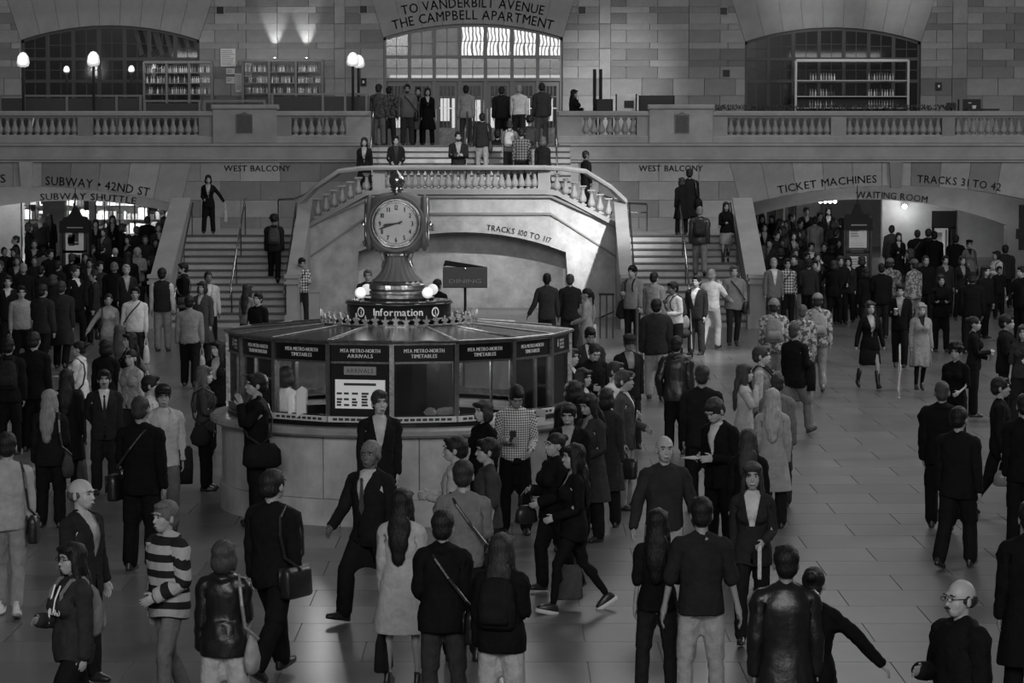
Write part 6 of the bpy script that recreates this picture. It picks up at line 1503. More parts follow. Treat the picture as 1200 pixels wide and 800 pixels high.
P(122, 434, 1.64, 8, 's', 'down', 'behind', (J_, .028), (T_, .025), ('short', .012), .3, 'man with moustache in charcoal suit and tie at the left', inner=.5, tie=.03, extra=('moustache',))
P(78, 433, 1.64, 176, 's', 'down', 'down', (C_, .014), (T_, .012), ('long', .012), .3, 'woman with long black hair in dark coat behind the blonde woman', extra=(('tote', 'handR', .05, 'patterned tote bag of the woman with long black hair'),))
P(779, 511, 1.76, 8, 's', 'side', 'side', (SW, .05), (T_, .3), ('bald', .1), .36, 'bald man in dark grey sweater and pale trousers walking forward')
P(882, 544, 1.68, -6, 'wr', 'bentlow', 'down', (BL, .035), ('jeans', .02), ('long', .04), .36, 'woman in open blazer and white top holding a newspaper', inner=.5, extra=(('newspaper', 'handL', .4, 'rolled newspaper in the hand of the blazer woman'),))
P(672, 519, 1.68, -78, 'wL', 'bentlow', 'down', (BL, .014), ('leggings', .014), ('long', .012), .36, 'woman in black cardigan and glossy leggings striding in white-soled shoes', inner=.3, shoe=('wedge', .02), extra=(('tote', 'handR', .06, 'patterned tote swinging beside the striding woman'),))
P(650, 509, 1.64, -62, 'wr', 'bentlow', 'bent', (PK, .018), (T_, .02), ('bun', .015), .34, 'woman in dark jacket looking left beside the striding woman', extra=(('handbag', 'handR', .014, 'small black handbag of the woman looking left'),))
P(835, 465, 1.82, -45, 's', 'bent', 'bent', (J_, .012), (T_, .012), ('short', .03), .36, 'man in black suit looking down at his hands', inner=.5, pitch=28, lean=6, extra=(('papers', 'handR', .45, 'bundle of papers in the hands of the man looking down'),))
P(823, 428, 1.84, 172, 's', 'down', 'down', (J_, .018), (T_, .016), ('crop', .03), .24, 'broad man in black suit with white collar seen from behind', inner=.6)
P(793, 394, 1.76, 166, 's', 'pocket', 'down', (PK, .02, None, 'leather'), (T_, .014), ('short', .015), .26, 'man in shiny black leather jacket seen from behind')
P(732, 434, 1.76, 72, 's', 'bentlow', 'down', (BL, .08), (T_, .17), ('short', .04), .3, 'man in grey tweed jacket in profile carrying a black case', inner=.5, extra=(('messenger', 'handR', .012, 'flat black case held by the man in grey tweed jacket'),))
P(722, 424, 1.66, 58, 's', 'bentlow', 'bentlow', (SH_, .4), (T_, .014), ('short', .04), .34, 'person in white shirt with dark strap behind the tweed jacket man')
P(738, 392, 1.74, 14, 's', 'down', 'bent', (BL, .022), (T_, .03), ('flatcap', .02), .2, 'man in flat cap and dark jacket with white cord', inner=.25, pitch=15, extra=('glasses', ('phone', 'handR', .02, 'phone in the hand of the flat cap man')))
P(769, 351, 1.82, 178, 'wl', 'down', 'down', (PK, .045), (T_, .22), ('short', .012), .26, 'man in plain grey hooded jacket and light trousers from behind')
P(893, 406, 1.78, 76, 's', 'strap', 'down', ('vest', .16), (T_, .05), ('short', .05), .42, 'young man in profile with grey vest and backpack straps', inner=.3, extra=(('backpack', 'back', .02, 'black backpack of the young man in grey vest'),))
P(873, 427, 1.66, 84, 's', 'bent', 'chin', (BL, .3), (T_, .03), ('long', .05), .38, 'long-haired woman in pale waistcoat with hand at her chin', inner=.2)
P(905, 456, 1.68, 178, 's', 'down', 'down', (C_, .2), (T_, .02), ('long', .4), .34, 'woman with long pale blonde hair and grey coat seen from behind')
P(911, 438, 1.7, 176, 's', 'down', 'down', (PK, .1), (T_, .05), ('short', .03), .3, 'short-haired person in grey jacket just beyond the pale blonde woman')
P(877, 503, 1.64, 172, 's', 'down', 'down', (C_, .012), (T_, .012), ('long', .04), .32, 'brown-haired woman in black coat beyond the blazer woman')
P(932, 377, 1.8, 138, 'wR', 'down', 'bent', (J_, .013), (T_, .12), ('crop', .06), .3, 'man in black jacket and khaki trousers walking away beside the soldiers', inner=.5, extra=(('jacket_over_arm', 'arm_R', .012, 'dark garment over the arm of the man in khaki trousers'),))
P(1104, 448, 1.78, 172, 'wl', 'down', 'down', (PK, .012), (T_, .012), ('crop', .06), .24, 'man in plain black jacket seen from behind at the right, arms hanging')
P(1124, 478, 1.76, 152, 'wr', 'down', 'down', (J_, .016), (T_, .015), ('short', .01), .3, 'man in dark suit with white collar walking away at the right', inner=.6)
P(1173, 441, 1.74, 82, 'wR', 'bentlow', 'down', (SW, .014), (T_, .015), ('short', .015), .3, 'man in dark sweater with emblem and white collar at the right edge', extra=(('handbag', 'handR', .2, 'pale bag low beside the man in dark sweater with emblem'),))
P(1201, 462, 1.78, 175, 's', 'down', 'down', (J_, .012), (T_, .012), ('short', .01), .26, 'person in black half cut off at the right edge beside the emblem sweater man')
P(1207, 588, 1.78, 178, 's', 'down', 'down', (C_, .012), (T_, .012), ('short', .01), .26, 'dark coated figure half cut off at the lower right edge')
P(1142, 371, 1.7, 84, 's', 'bentlow', 'bent', (SW, .014), (T_, .014), ('bun', .012), .34, 'woman with hair up in black top with pale trim, in profile', extra=(('cup', 'handL', .5, 'paper cup of the woman with hair up'),))
P(1120, 403, 1.66, -25, 's', 'bentlow', 'down', (TE, .01), (T_, .012), ('curly', .01), .3, 'dark curly-haired woman in short-sleeved black top at the right')
P(1180, 369, 1.78, 72, 's', 'down', 'bent', (PK, .014), (T_, .014), ('short', .01), .32, 'man in black jacket holding a pale cup near the right edge', extra=(('cup', 'handR', .6, 'pale cup of the man in black jacket at the right edge'),))
P(1199, 381, 1.66, -15, 's', 'bent', 'down', (TE, .05), (T_, .03), ('long', .05), .34, 'light-faced woman cut off at the right edge beyond the cup man')
# around the booth
P(445, 458, 1.82, 4, 's', 'down', 'down', (BL, .018), (T_, .015), ('short', .05), .42, 'man in dark jacket and pale shirt standing against the booth under the arrivals screen', inner=.42, yaw=14)
P(300, 436, 1.84, -78, 's', 'chin', 'down', (J_, .013), (T_, .013), ('short', .012), .36, 'man in black suit resting hand on chin at the left of the booth', inner=.3, extra=(('duffel', 'hippL', .012, 'big black bag on the shoulder of the man with hand on chin', 'x'),), Y=33.5, z=0)
P(255, 399, 1.68, -18, 's', 'down', 'bentlow', (BL, .018), (T_, .015), ('long', .015), .4, 'woman in dark jacket and patterned blouse beside the left end of the booth', inner=.3, yaw=-25)
P(240, 429, 1.66, 86, 's', 'down', 'bent', (SW, .06), (T_, .012), ('long', .1), .38, 'woman with light brown long hair facing the booth from the left', extra=(('hobo', 'hippR', .02, 'dark bag of the woman with light brown hair by the booth'),))
P(566, 470, 1.68, -52, 's', 'down', 'pocket', (SW, .01), (T_, .012), ('bob', .03), .38, 'person in black sweater leaning on the booth looking left')
P(606, 450, 1.8, 8, 's', 'bentlow', 'bent', (SH_, .5, 'check'), (T_, .012), ('short', .01), .24, 'man in small checked shirt looking down against the booth', pitch=32, lean=4, extra=(('phone', 'handR', .02, 'phone of the man in small checked shirt'),))
P(533, 512, 1.7, -95, 's', 'bent', 'bent', (SH_, .3), (T_, .03), ('short', .015), .34, 'dark-haired youth in profile behind the grey sweater man')
P(571, 514, 1.7, -80, 's', 'down', 'bentlow', (TE, .07), (T_, .03), ('short', .012), .32, 'person in dark grey top in profile in front of the leaning person')
P(335, 428, 1.74, 160, 's', 'bentlow', 'bentlow', (SH_, .4), (T_, .03), ('bob', .01), .34, 'booth clerk in white shirt with black hair behind the glass', Y=35.75, z=0)
P(666, 473, 1.68, -12, 's', 'down', 'bentlow', (J_, .015), (T_, .014), ('short', .012), .34, 'dark-suited person with downcast face right of the booth', inner=.3, pitch=14)
P(688, 462, 1.72, -48, 's', 'bentlow', 'down', (C_, .05), (T_, .02), ('long', .012), .3, 'woman in long grey coat right of the booth', inner=.2, pitch=16)
P(692, 383, 1.78, 6, 's', 'bent', 'down', (BL, .05), (T_, .03), ('short', .012), .24, 'man in grey jacket looking down beyond the right end of the booth', pitch=22, extra=('beard',))
P(698, 401, 1.76, 22, 's', 'bentlow', 'bent', (PK, .014), (T_, .02), ('crop', .02), .34, 'short-haired man in black top bending over beside the booth queue', pitch=26, lean=8)
P(669, 408, 1.74, 62, 's', 'bentlow', 'down', (J_, .016), (T_, .015), ('short', .03), .36, 'man in dark suit and white collar at the right end of the booth', inner=.6)
P(652, 423, 1.7, 48, 's', 'bentlow', 'bentlow', (SH_, .42), (T_, .03), ('short', .03), .32, 'man in pale shirt standing at the right booth window')
P(684, 432, 1.66, 60, 's', 'bent', 'ear', (BL, .016), (T_, .014), ('bob', .012), .3, 'person in black holding a phone between the booth queue people', extra=(('phone', 'handR', .02, 'phone held up in the booth queue'),))
P(673, 447, 1.72, 150, 's', 'down', 'down', (C_, .014), (T_, .014), ('bob', .012), .26, 'dark-haired person in black coat with back turned in the booth queue')
P(710, 455, 1.68, 170, 's', 'down', 'down', (C_, .04), (T_, .02), ('bob', .015), .28, 'figure in dark grey coat behind the white-shirted person')
# by the stairs
P(641, 320, 1.82, 176, 's', ((.35, .1, -1), (.5, -.1, -1)), 'down', (J_, .06), (T_, .04), ('crop', .01), .06, 'man in grey suit with one arm out before the staircase arch', inner=.5)
P(668, 321, 1.8, 180, 's', 'down', 'down', (J_, .028), (T_, .025), ('crop', .06), .3, 'man in dark suit and pale collar before the staircase arch', inner=.6)
P(687, 338, 1.68, -100, 'wr', 'bentlow', 'down', (C_, .2), (T_, .03), ('ponytail', .012), .3, 'woman in pale coat with dark ponytail walking left past the arch', extra=(('shopping', 'hippR', .45, 'pale carrier bag beside the woman with ponytail'),))
P(431, 316, 1.76, 0, 's', 'down', 'down', (SH_, .05), (T_, .02), ('short', .15), .36, 'man with glasses seen over the booth left of the clock', extra=('glasses',))
P(513, 327, 1.72, 150, 's', 'down', 'down', (J_, .012), (T_, .012), ('short', .01), .2, 'dark-haired person in black seen over the booth right of the clock')
P(354, 302, 1.74, 24, 's', 'bent', 'bentlow', (SH_, .5, 'plaid'), ('jeans', .04), ('short', .012), .3, 'man in plaid shirt with messenger bag at the foot of the left flight', pitch=14, extra=(('messenger', 'hippR', .014, 'black messenger bag of the plaid shirt man by the left flight', 'x'),))
P(321, 250, 1.74, 182, 'wl', 'down', 'down', (PK, .022), (T_, .012), ('curly', .01), .2, 'person with big curly hair climbing the left flight', Y=72.15, z=1.03, extra=(('backpack', 'back', .06, 'grey backpack of the person climbing the left flight'),))
P(244, 205, 1.68, 4, 's', 'out', 'bentlow', (BL, .014), (T_, .014), ('bob', .015), .34, 'woman in open dark coat and pale top at the head of the left flight', Y=75.3, inner=.35, extra=(('shopping', 'handL', .45, 'pale shopping bag of the woman at the head of the left flight'),))
P(290, 333, 1.66, 150, 's', 'down', 'down', (SH_, .14), (T_, .05), ('long', .03), .34, 'woman with long hair waiting at the foot of the left flight')
P(302, 343, 1.66, -30, 's', 'bentlow', 'bentlow', (TE, .012), (T_, .02), ('short', .012), .34, 'person in black short sleeves waiting at the foot of the left flight')
P(820, 242, 1.82, 178, 'wl', 'down', 'down', (PK, .05, None, 'leather'), (T_, .16), ('crop', .2), .36, 'man in leather jacket with backpack climbing the right flight', Y=72.2, extra=(('backpack', 'back', .03, 'dark backpack of the man climbing the right flight'),))
P(851, 237, 1.68, 6, 'wr', 'down', 'bent', (SW, .014), ('skirt', .2), ('long', .03), .34, 'woman in grey skirt and boots coming down the right flight', Y=72.9, shoe=('boot', .012))
P(808, 198, 1.8, 176, 's', 'strap', 'down', (C_, .022), (T_, .02), ('short', .012), .24, 'man in dark coat with a pale-edged bag strap near the top of the right flight', Y=74.6, extra=(('duffel', 'hippR', .014, 'dark bag hanging from the man near the top of the right flight'),))
P(799, 208, 1.66, 190, 's', 'down', 'bent', (C_, .016), (T_, .014), ('bob', .03), .26, 'person in black coat close beside the man near the top of the right flight', Y=74.5)
P(687, 177, 1.78, 118, 'wl', 'down', 'down', (J_, .016), (T_, .015), ('crop', .012), .12, 'man in dark suit going down behind the platform balustrade', Y=75.6, inner=.6)
P(860, 312, 1.84, 8, 'wr', 'pocket', 'bentlow', (PK, .13), ('jeans', .03), ('short', .1), .38, 'man in light grey jacket with diagonal strap at the foot of the right flight', extra=(('messenger', 'hippL', .012, 'black bag of the man in light grey jacket', 'x'),))
P(834, 316, 1.8, 150, 'wr', 'bentlow', 'ear', (SH_, .45), (T_, .3), ('crop', .3), .38, 'man in white shirt and pale trousers on the phone by the right flight')
P(816, 323, 1.74, -28, 's', 'down', 'down', (BL, .035), (T_, .05), ('short', .015), .38, 'man in dark jacket talking beside the man on the phone', inner=.5)
P(788, 330, 1.76, -60, 's', 'bent', 'strap', (SH_, .5), (T_, .03), ('short', .012), .14, 'man in white shirt with backpack strap leaning over a pushchair', lean=10, extra=(('backpack', 'back', .05, 'grey backpack of the man leaning over the pushchair'),))
P(767, 319, 1.76, 150, 's', 'down', 'down', (PK, .13), (T_, .03), ('short', .012), .34, 'man in grey jacket with black strap facing the right flight')
P(741, 312, 1.8, -32, 's', 'down', 'bent', (PK, .15), (T_, .02), ('beanie', .012), .36, 'man in dark beanie and grey jacket holding a backpack', extra=(('backpack', 'hippR', .02, 'dark backpack hanging beside the man in beanie'),))
# right half, middle distance
P(923, 303, 1.76, 4, 's', 'down', 'down', (SH_, .4, 'plaid'), (T_, .014), ('short', .015), .34, 'man in bold plaid shirt with diagonal strap at the right', extra=('glasses', ('messenger', 'hippR', .012, 'thin dark bag of the bold plaid shirt man', 'x')))
P(907, 302, 1.8, 8, 's', 'down', 'down', (BL, .1), (T_, .05), ('crop', .3), .36, 'grey-haired man in open jacket and white shirt behind the plaid shirt man', inner=.5)
P(930, 298, 1.82, -6, 's', 'down', 'down', (PK, .014), (T_, .1), ('short', .02), .36, 'tall man in black just behind the plaid shirt man')
P(955, 305, 1.66, 2, 's', ((.5, -.3, .2), (-.7, .1, .7)), 'bentlow', (BL, .014), ('skirt', .1), ('short', .012), .36, 'person in black cardigan with one arm raised to the head', inner=.25)
P(994, 301, 1.7, -8, 's', 'down', 'bentlow', (BL, .03), (T_, .012), ('bob', .015), .34, 'woman in dark jacket with white scarf beside the right kiosk', inner=.45)
P(1033, 308, 1.8, 176, 's', 'bentlow', 'down', (PK, .013), (T_, .02), ('crop', .012), .26, 'man in black seen from behind right of the kiosk')
P(1055, 333, 1.74, -12, 'wl', 'down', 'bent', (BL, .013), (T_, .013), ('short', .012), .36, 'dark-haired man in black jacket with a cup', inner=.25, pitch=14, extra=(('cup', 'handR', .5, 'paper cup of the dark-haired man in black jacket'),))
P(1080, 356, 1.64, 6, 'wr', 'down', 'down', (C_, .2), ('leggings', .012), ('long', .3), .38, 'blonde woman in pale open coat and black leggings', inner=.02, pitch=10)
P(1020, 352, 1.68, 12, 'wL', 'side', 'side', (BL, .013), ('skirt', .02), ('long', .05), .34, 'woman in dark coat and short skirt striding in ankle boots', inner=.3, shoe=('boot', .01))
P(1103, 322, 1.72, 2, 's', 'cross', 'cross', (PK, .011), (T_, .012), ('bob', .012), .24, 'woman in bulky black coat with folded arms')
P(1139, 319, 1.8, 178, 's', 'down', 'down', (PK, .01), (T_, .012), ('cap', .012), .16, 'man in black cap and black jacket seen from behind')
P(907, 351, 1.78, 176, 's', 'down', 'down', (PK, .3, 'camo'), (T_, .14), ('beanie', .2), .3, 'soldier in camouflage left of the man in khaki trousers', extra=(('backpack', 'back', .2, 'pale camouflage pack on the left soldier'),), shoe=('boot', .12), group='soldiers in camouflage')
P(958, 345, 1.82, 178, 'wl', 'down', 'down', (PK, .28, 'camo'), (T_, .16), ('cap', .2), .32, 'soldier in camouflage with a big pack right of the man in khaki trousers', extra=(('backpack', 'back', .22, 'large camouflage pack on the right soldier'),), shoe=('boot', .16), group='soldiers in camouflage')
P(941, 357, 1.74, 160, 's', 'down', 'down', (PK, .3, 'camo'), (T_, .15), ('crop', .1), .32, 'soldier in camouflage between the other two by the plaid shirt man', shoe=('boot', .12), group='soldiers in camouflage')
P(1043, 303, 1.78, 170, 's', 'down', 'down', (PK, .22, 'camo'), (T_, .12), ('cap', .1), .3, 'soldier in camouflage behind the black-clad man right of the kiosk', shoe=('boot', .1), group='soldiers in camouflage')
P(1071, 304, 1.78, -150, 's', 'down', 'down', (PK, .22, 'camo'), (T_, .12), ('cap', .1), .3, 'soldier in camouflage left of the woman with folded arms', shoe=('boot', .1), group='soldiers in camouflage')
P(1197, 312, 1.78, -60, 's', 'down', 'bentlow', (PK, .012), (T_, .012), ('short', .012), .34, 'dark-haired man in black at the right edge below the loudspeaker')
P(1045, 264, 1.8, 176, 's', 'down', 'down', (PK, .05), (T_, .02), ('crop', .012), .16, 'man in grey walking away along the pale wall behind the woman in scarf')
P(1053, 273, 1.68, 2, 's', 'bentlow', 'bent', (C_, .014), (T_, .05), ('long', .015), .34, 'woman in black with scarf before the pale wall of the right passage', inner=.3)
P(1075, 270, 1.78, 178, 'wl', 'down', 'down', (PK, .012), (T_, .14), ('crop', .012), .2, 'man in black jacket with a striped bag under the round wall lamp', extra=(('messenger', 'hippL', .014, 'dark bag with pale stripe under the round wall lamp', 'x'),))
P(1095, 271, 1.84, 176, 's', 'down', 'down', (C_, .01), (T_, .012), ('crop', .01), .24, 'big man in long black coat before the lit doorway')
P(1088, 268, 1.8, 170, 's', 'down', 'down', (PK, .012), (T_, .012), ('short', .01), .2, 'dark figure just beyond the big man in long black coat')
P(1120, 276, 1.8, 178, 'wl', 'down', 'down', (PK, .011), (T_, .012), ('short', .01), .2, 'man in black jacket walking away right of the lit doorway')
P(1136, 281, 1.68, 4, 's', 'down', 'bentlow', (C_, .1), (T_, .012), ('flatcap', .012), .34, 'woman in pale open coat and dark hat against the stone wall', inner=.012, extra=('glasses', ('hobo', 'hippL', .012, 'black shoulder bag of the woman in dark hat')))
P(1168, 294, 1.68, -60, 's', 'bent', 'bent', (PK, .34), (T_, .012), ('bob', .01), .3, 'person in white jacket near the right wall', extra=(('handbag', 'hippL', .012, 'black bag of the person in white jacket'),))
P(1178, 287, 1.78, 178, 's', 'down', 'down', (PK, .03), (T_, .012), ('short', .01), .16, 'dark-haired figure behind the person in white jacket')
P(1171, 312, 1.4, 10, 's', 'down', 'down', (TE, .014), (T_, .012), ('short', .01), .2, 'small dark-haired child before the person in white jacket')
P(945, 243, 1.78, 6, 's', 'down', 'down', (J_, .012), (T_, .014), ('short', .012), .3, 'man in dark suit standing high on the ramp left of the right kiosk', inner=.2)
P(971, 243, 1.7, -4, 's', 'down', 'down', (BL, .012), (T_, .012), ('long', .012), .36, 'woman with long dark hair high on the ramp beside the right kiosk', inner=.3)
P(955, 254, 1.8, 176, 's', 'down', 'down', (C_, .12), (T_, .03), ('short', .012), .3, 'person in pale grey coat walking up the ramp left of the right kiosk')
P(951, 284, 1.78, 4, 's', 'down', 'down', (J_, .014), (T_, .014), ('short', .012), .38, 'man in dark suit and white shirt facing us before the pale grey coat', inner=.6)
P(966, 284, 1.74, -10, 's', 'down', 'down', (PK, .013), (T_, .014), ('short', .03), .34, 'man in black right of the man in white shirt before the pale grey coat', extra=('glasses',))
P(958, 296, 1.66, 6, 's', 'down', 'down', (BL, .04), (T_, .02), ('bob', .05), .38, 'pale-faced woman between the suited men in the right crowd', inner=.4)
P(896, 262, 1.7, 0, 's', 'down', 'down', (BL, .014), (T_, .014), ('bob', .03), .36, 'woman with pale scarf beside the outer right parapet', inner=.35)
P(930, 272, 1.68, 4, 's', 'bentlow', 'down', (BL, .012), (T_, .012), ('long', .012), .36, 'woman with long dark hair and open neckline in the right crowd', inner=.2)
# left half, middle distance
P(158, 336, 1.78, 2, 's', 'down', 'down', (SH_, .42), ('jeans', .035), ('short', .012), .26, 'man in white shirt with black diagonal strap at the left', extra=(('messenger', 'hippR', .012, 'black bag of the man in white shirt at the left', 'x'), ('shopping', 'handL', .42, 'white carrier bags of the man in white shirt')))
P(127, 344, 1.64, 12, 's', 'down', 'out', (SW, .2), ('skirt', .14), ('ponytail', .012), .32, 'woman in pale top spreading her elbow, left of the white shirt man', extra=(('handbag', 'hippR', .012, 'black handbag of the woman in pale top'),))
P(190, 314, 1.86, 176, 's', 'down', 'down', ('vest', .03), (T_, .2), ('short', .012), .24, 'man in dark vest with white sleeves and khaki trousers seen from behind', inner=.45)
P(222, 347, 1.74, 180, 'wl', 'down', 'down', (SW, .18), (T_, .015), ('short', .012), .26, 'man in light grey sweater and black trousers seen from behind at the left', extra=(('shopping', 'handR', .3, 'thin pale bag of the man in light grey sweater and black trousers'),))
P(214, 308, 1.8, -78, 's', 'down', 'down', (PK, .012), (T_, .03), ('short', .012), .34, 'bearded man in black jacket at the foot of the outer left parapet', inner=.3, extra=('beard', ('messenger', 'hippL', .05, 'brown bag of the bearded man')))
P(244, 318, 1.8, 20, 's', 'down', 'down', (BL, .32), (T_, .012), ('crop', .02), .14, 'man in long pale jacket before the left flight', inner=.4)
P(237, 330, 1.76, -25, 's', 'down', 'down', (C_, .09), (T_, .03), ('bob', .03), .3, 'person in brown-grey coat beside the man in long pale jacket')
P(25, 335, 1.76, 14, 's', 'down', 'down', (SH_, .2), (T_, .014), ('short', .012), .32, 'man with glasses in light grey shirt at the far left', extra=('glasses',))
P(88, 312, 1.84, 52, 'wl', 'down', 'down', (J_, .012), (T_, .012), ('short', .03), .36, 'tall man in open black suit, white shirt and tie at the left', inner=.5)
P(92, 400, 1.6, -98, 's', 'bent', 'bent', (PK, .42), (T_, .015), ('bun', .012), .34, 'woman in white hooded jacket reading a leaflet', extra=(('papers', 'handR', .4, 'leaflet read by the woman in white hooded jacket'), ('handbag', 'hippL', .012, 'black bag of the woman in white hooded jacket')))
P(153, 410, 1.62, -22, 's', 'down', 'bentlow', ('vest', .14), (T_, .03), ('ponytail', .012), .34, 'woman in hooded grey top looking left above the old man in cap', inner=.3)
P(140, 381, 1.62, 178, 's', 'out', 'out', (SW, .12), ('skirt', .012), ('long', .06), .32, 'woman with shiny straight hair spreading her arms at the left')
P(152, 390, 1.66, -60, 's', 'down', 'down', (C_, .011), (T_, .012), ('long', .01), .34, 'black-haired woman in black coat beside the shiny-haired woman')
P(124, 398, 1.66, 175, 's', 'down', 'down', (C_, .011), (T_, .012), ('bob', .01), .24, 'dark figure with back turned behind the man in charcoal suit')
P(40, 389, 1.8, 172, 's', 'down', 'down', (J_, .011), (T_, .011), ('short', .02), .3, 'man in black suit seen from behind at the left, below the glasses man')
P(10, 396, 1.74, 178, 's', 'down', 'down', (PK, .012), (T_, .012), ('short', .01), .24, 'dark figure with speckled bag at the far left edge', extra=(('backpack', 'back', .02, 'dark speckled backpack at the far left edge'),))
P(62, 322, 1.68, 170, 's', 'down', 'down', (C_, .02), (T_, .015), ('bob', .05), .3, 'person with pale scarf left of the tall man in open black suit', inner=.2)
P(9, 323, 1.76, 10, 's', 'down', 'down', (J_, .014), (T_, .014), ('short', .02), .3, 'man in dark suit and patterned tie behind the glasses man', inner=.45)
P(27, 308, 1.8, -165, 's', 'down', 'down', (J_, .011), (T_, .012), ('crop', .25), .2, 'grey-haired man in black with white collar at the far left', inner=.5)
P(134, 307, 1.78, 176, 's', 'down', 'down', (PK, .012), (T_, .014), ('crop', .14), .26, 'grey-haired man in black with back turned before the subway passage')
P(148, 310, 1.72, 16, 's', 'down', 'down', (BL, .03), (T_, .02), ('short', .4), .38, 'white-haired person in dark jacket before the subway passage', inner=.3)
P(161, 291, 1.7, 14, 's', 'bent', 'bentlow', (PK, .2), (T_, .04), ('hoodup', .2), .32, 'person in pale hooded coat with the hood up before the parapet', inner=.3)
P(135, 290, 1.76, 178, 's', 'down', 'down', (PK, .012), (T_, .014), ('bald', .1), .34, 'bald man in black among the left crowd under the shop lights')
P(51, 290, 1.7, 174, 's', 'down', 'down', (SW, .12), (T_, .02), ('short', .012), .3, 'person in light top with back turned left of the left kiosk')
P(92, 286, 1.76, 176, 's', 'down', 'down', (PK, .014), (T_, .012), ('short', .01), .24, 'short-haired man in dark jacket just in front of the left kiosk')
# on the balcony and the upper flight
P(546, 102, 1.72, 180, 's', 'down', 'down', (PK, .2), ('jeans', .05), ('short', .012), .14, 'man in pale jacket with dark shoulders at the top of the upper flight', Y=80.5, z=4.6, group='people on the balcony and upper flight')
P(608, 103, 1.72, 178, 'wl', 'down', 'down', (SH_, .5), (T_, .03), ('crop', .35), .36, 'white-haired man in white shirt and dark trousers at the top of the upper flight', Y=80.2, z=4.6, group='people on the balcony and upper flight')
P(635, 98, 1.8, 176, 's', 'down', 'down', (PK, .08), (T_, .1), ('short', .03), .26, 'man in grey jacket by the right doors at the top of the upper flight', Y=81, z=4.6, group='people on the balcony and upper flight')
P(588, 106, 1.72, 174, 's', 'down', 'down', (PK, .03), (T_, .02), ('short', .03), .26, 'dark-clad man farther in before the middle door', Y=82.2, z=4.6, group='people on the balcony and upper flight')
P(583, 113, 1.7, 178, 's', 'down', 'down', (SW, .014), (T_, .014), ('short', .012), .24, 'man with black backpack left of the white-haired man in white shirt', Y=79.9, extra=(('backpack', 'back', .014, 'black backpack before the middle door'),), group='people on the balcony and upper flight')
P(565, 133, 1.76, 182, 'wl', 'down', 'down', (PK, .03), (T_, .2), ('short', .012), .3, 'man in dark jacket and khaki trousers climbing the upper flight', Y=78.2, extra=(('hobo', 'hippR', .05, 'shoulder bag of the khaki trousers man on the upper flight'),), group='people on the balcony and upper flight')
P(597, 142, 1.7, 178, 'wr', 'down', 'down', (TE, .1), (T_, .04), ('short', .03), .3, 'person with pale round backpack on the upper flight', Y=77.9, extra=(('backpack', 'back', .35, 'pale round backpack on the upper flight'),), group='people on the balcony and upper flight')
P(621, 137, 1.68, 176, 'wl', 'down', 'down', (TE, .05), (T_, .22), ('curly', .012), .2, 'person with dark hair and dark backpack in pale trousers on the upper flight', Y=77.9, extra=(('backpack', 'back', .04, 'dark round backpack on the upper flight'),), group='people on the balcony and upper flight')
P(636, 160, 1.66, 170, 's', 'down', 'down', (C_, .022), (T_, .015), ('bob', .1), .36, 'person in dark coat at the right end of the platform balustrade', Y=76.4, group='people on the balcony and upper flight')
P(537, 154, 1.76, 4, 's', 'bent', 'bent', (BL, .022), ('jeans', .1), ('short', .012), .28, 'bearded man holding a camera behind the platform balustrade', Y=76.9, inner=.2, extra=('beard', ('camera', 'handR', .02, 'camera of the bearded man behind the platform balustrade')), group='people on the balcony and upper flight')
P(427, 161, 1.7, -4, 's', 'down', 'down', (BL, .018), (T_, .015), ('bob', .03), .3, 'woman in dark cardigan and pale top at the left end of the platform', Y=76.2, inner=.25, group='people on the balcony and upper flight')
P(464, 159, 1.7, 6, 's', 'bentlow', 'bentlow', (BL, .025), (T_, .02), ('short', .015), .34, 'person in dark jacket second from the left behind the platform balustrade', Y=76.3, inner=.03, group='people on the balcony and upper flight')
P(611, 150, 1.6, 176, 's', 'down', 'down', (SH_, .14, 'plaid'), (T_, .02), ('short', .012), .28, 'person in checked shirt low among the climbers of the upper flight', Y=77.2, group='people on the balcony and upper flight')
P(444, 102, 1.76, 160, 's', 'down', 'down', (PK, .09, 'camo'), (T_, .12), ('cap', .03), .2, 'soldier-like figure in mottled jacket left of the doors', Y=81.2, z=4.6, group='people on the balcony and upper flight')
P(477, 102, 1.8, 4, 's', 'down', 'down', (PK, .12), (T_, .07), ('short', .012), .24, 'man in grey jacket with diagonal strap before the left doors', Y=82.5, z=4.6, extra=('beard', ('messenger', 'hippL', .012, 'black bag of the man before the left doors', 'x')), group='people on the balcony and upper flight')
P(490, 106, 1.72, 0, 's', 'down', 'down', (C_, .12), (T_, .012), ('short', .012), .36, 'woman in grey coat over black beside the man before the left doors', Y=82.8, z=4.6, inner=.012, group='people on the balcony and upper flight')
P(501, 110, 1.7, 6, 's', 'down', 'down', (C_, .012), (T_, .012), ('bob', .03), .34, 'woman in black coat right of the group before the left doors', Y=82.6, z=4.6, group='people on the balcony and upper flight')
P(673, 108, 1.62, 60, 's', 'bent', 'down', (PK, .014), (T_, .014), ('long', .015), .3, 'woman in black behind the right balustrade next to the doors', Y=81.6, z=4.6, group='people on the balcony and upper flight')
P(456, 107, 1.74, 170, 's', 'down', 'down', (PK, .05, 'camo'), (T_, .05), ('short', .012), .2, 'shadowy figure behind the mottled jacket left of the doors', Y=82.4, z=4.6, group='people on the balcony and upper flight')
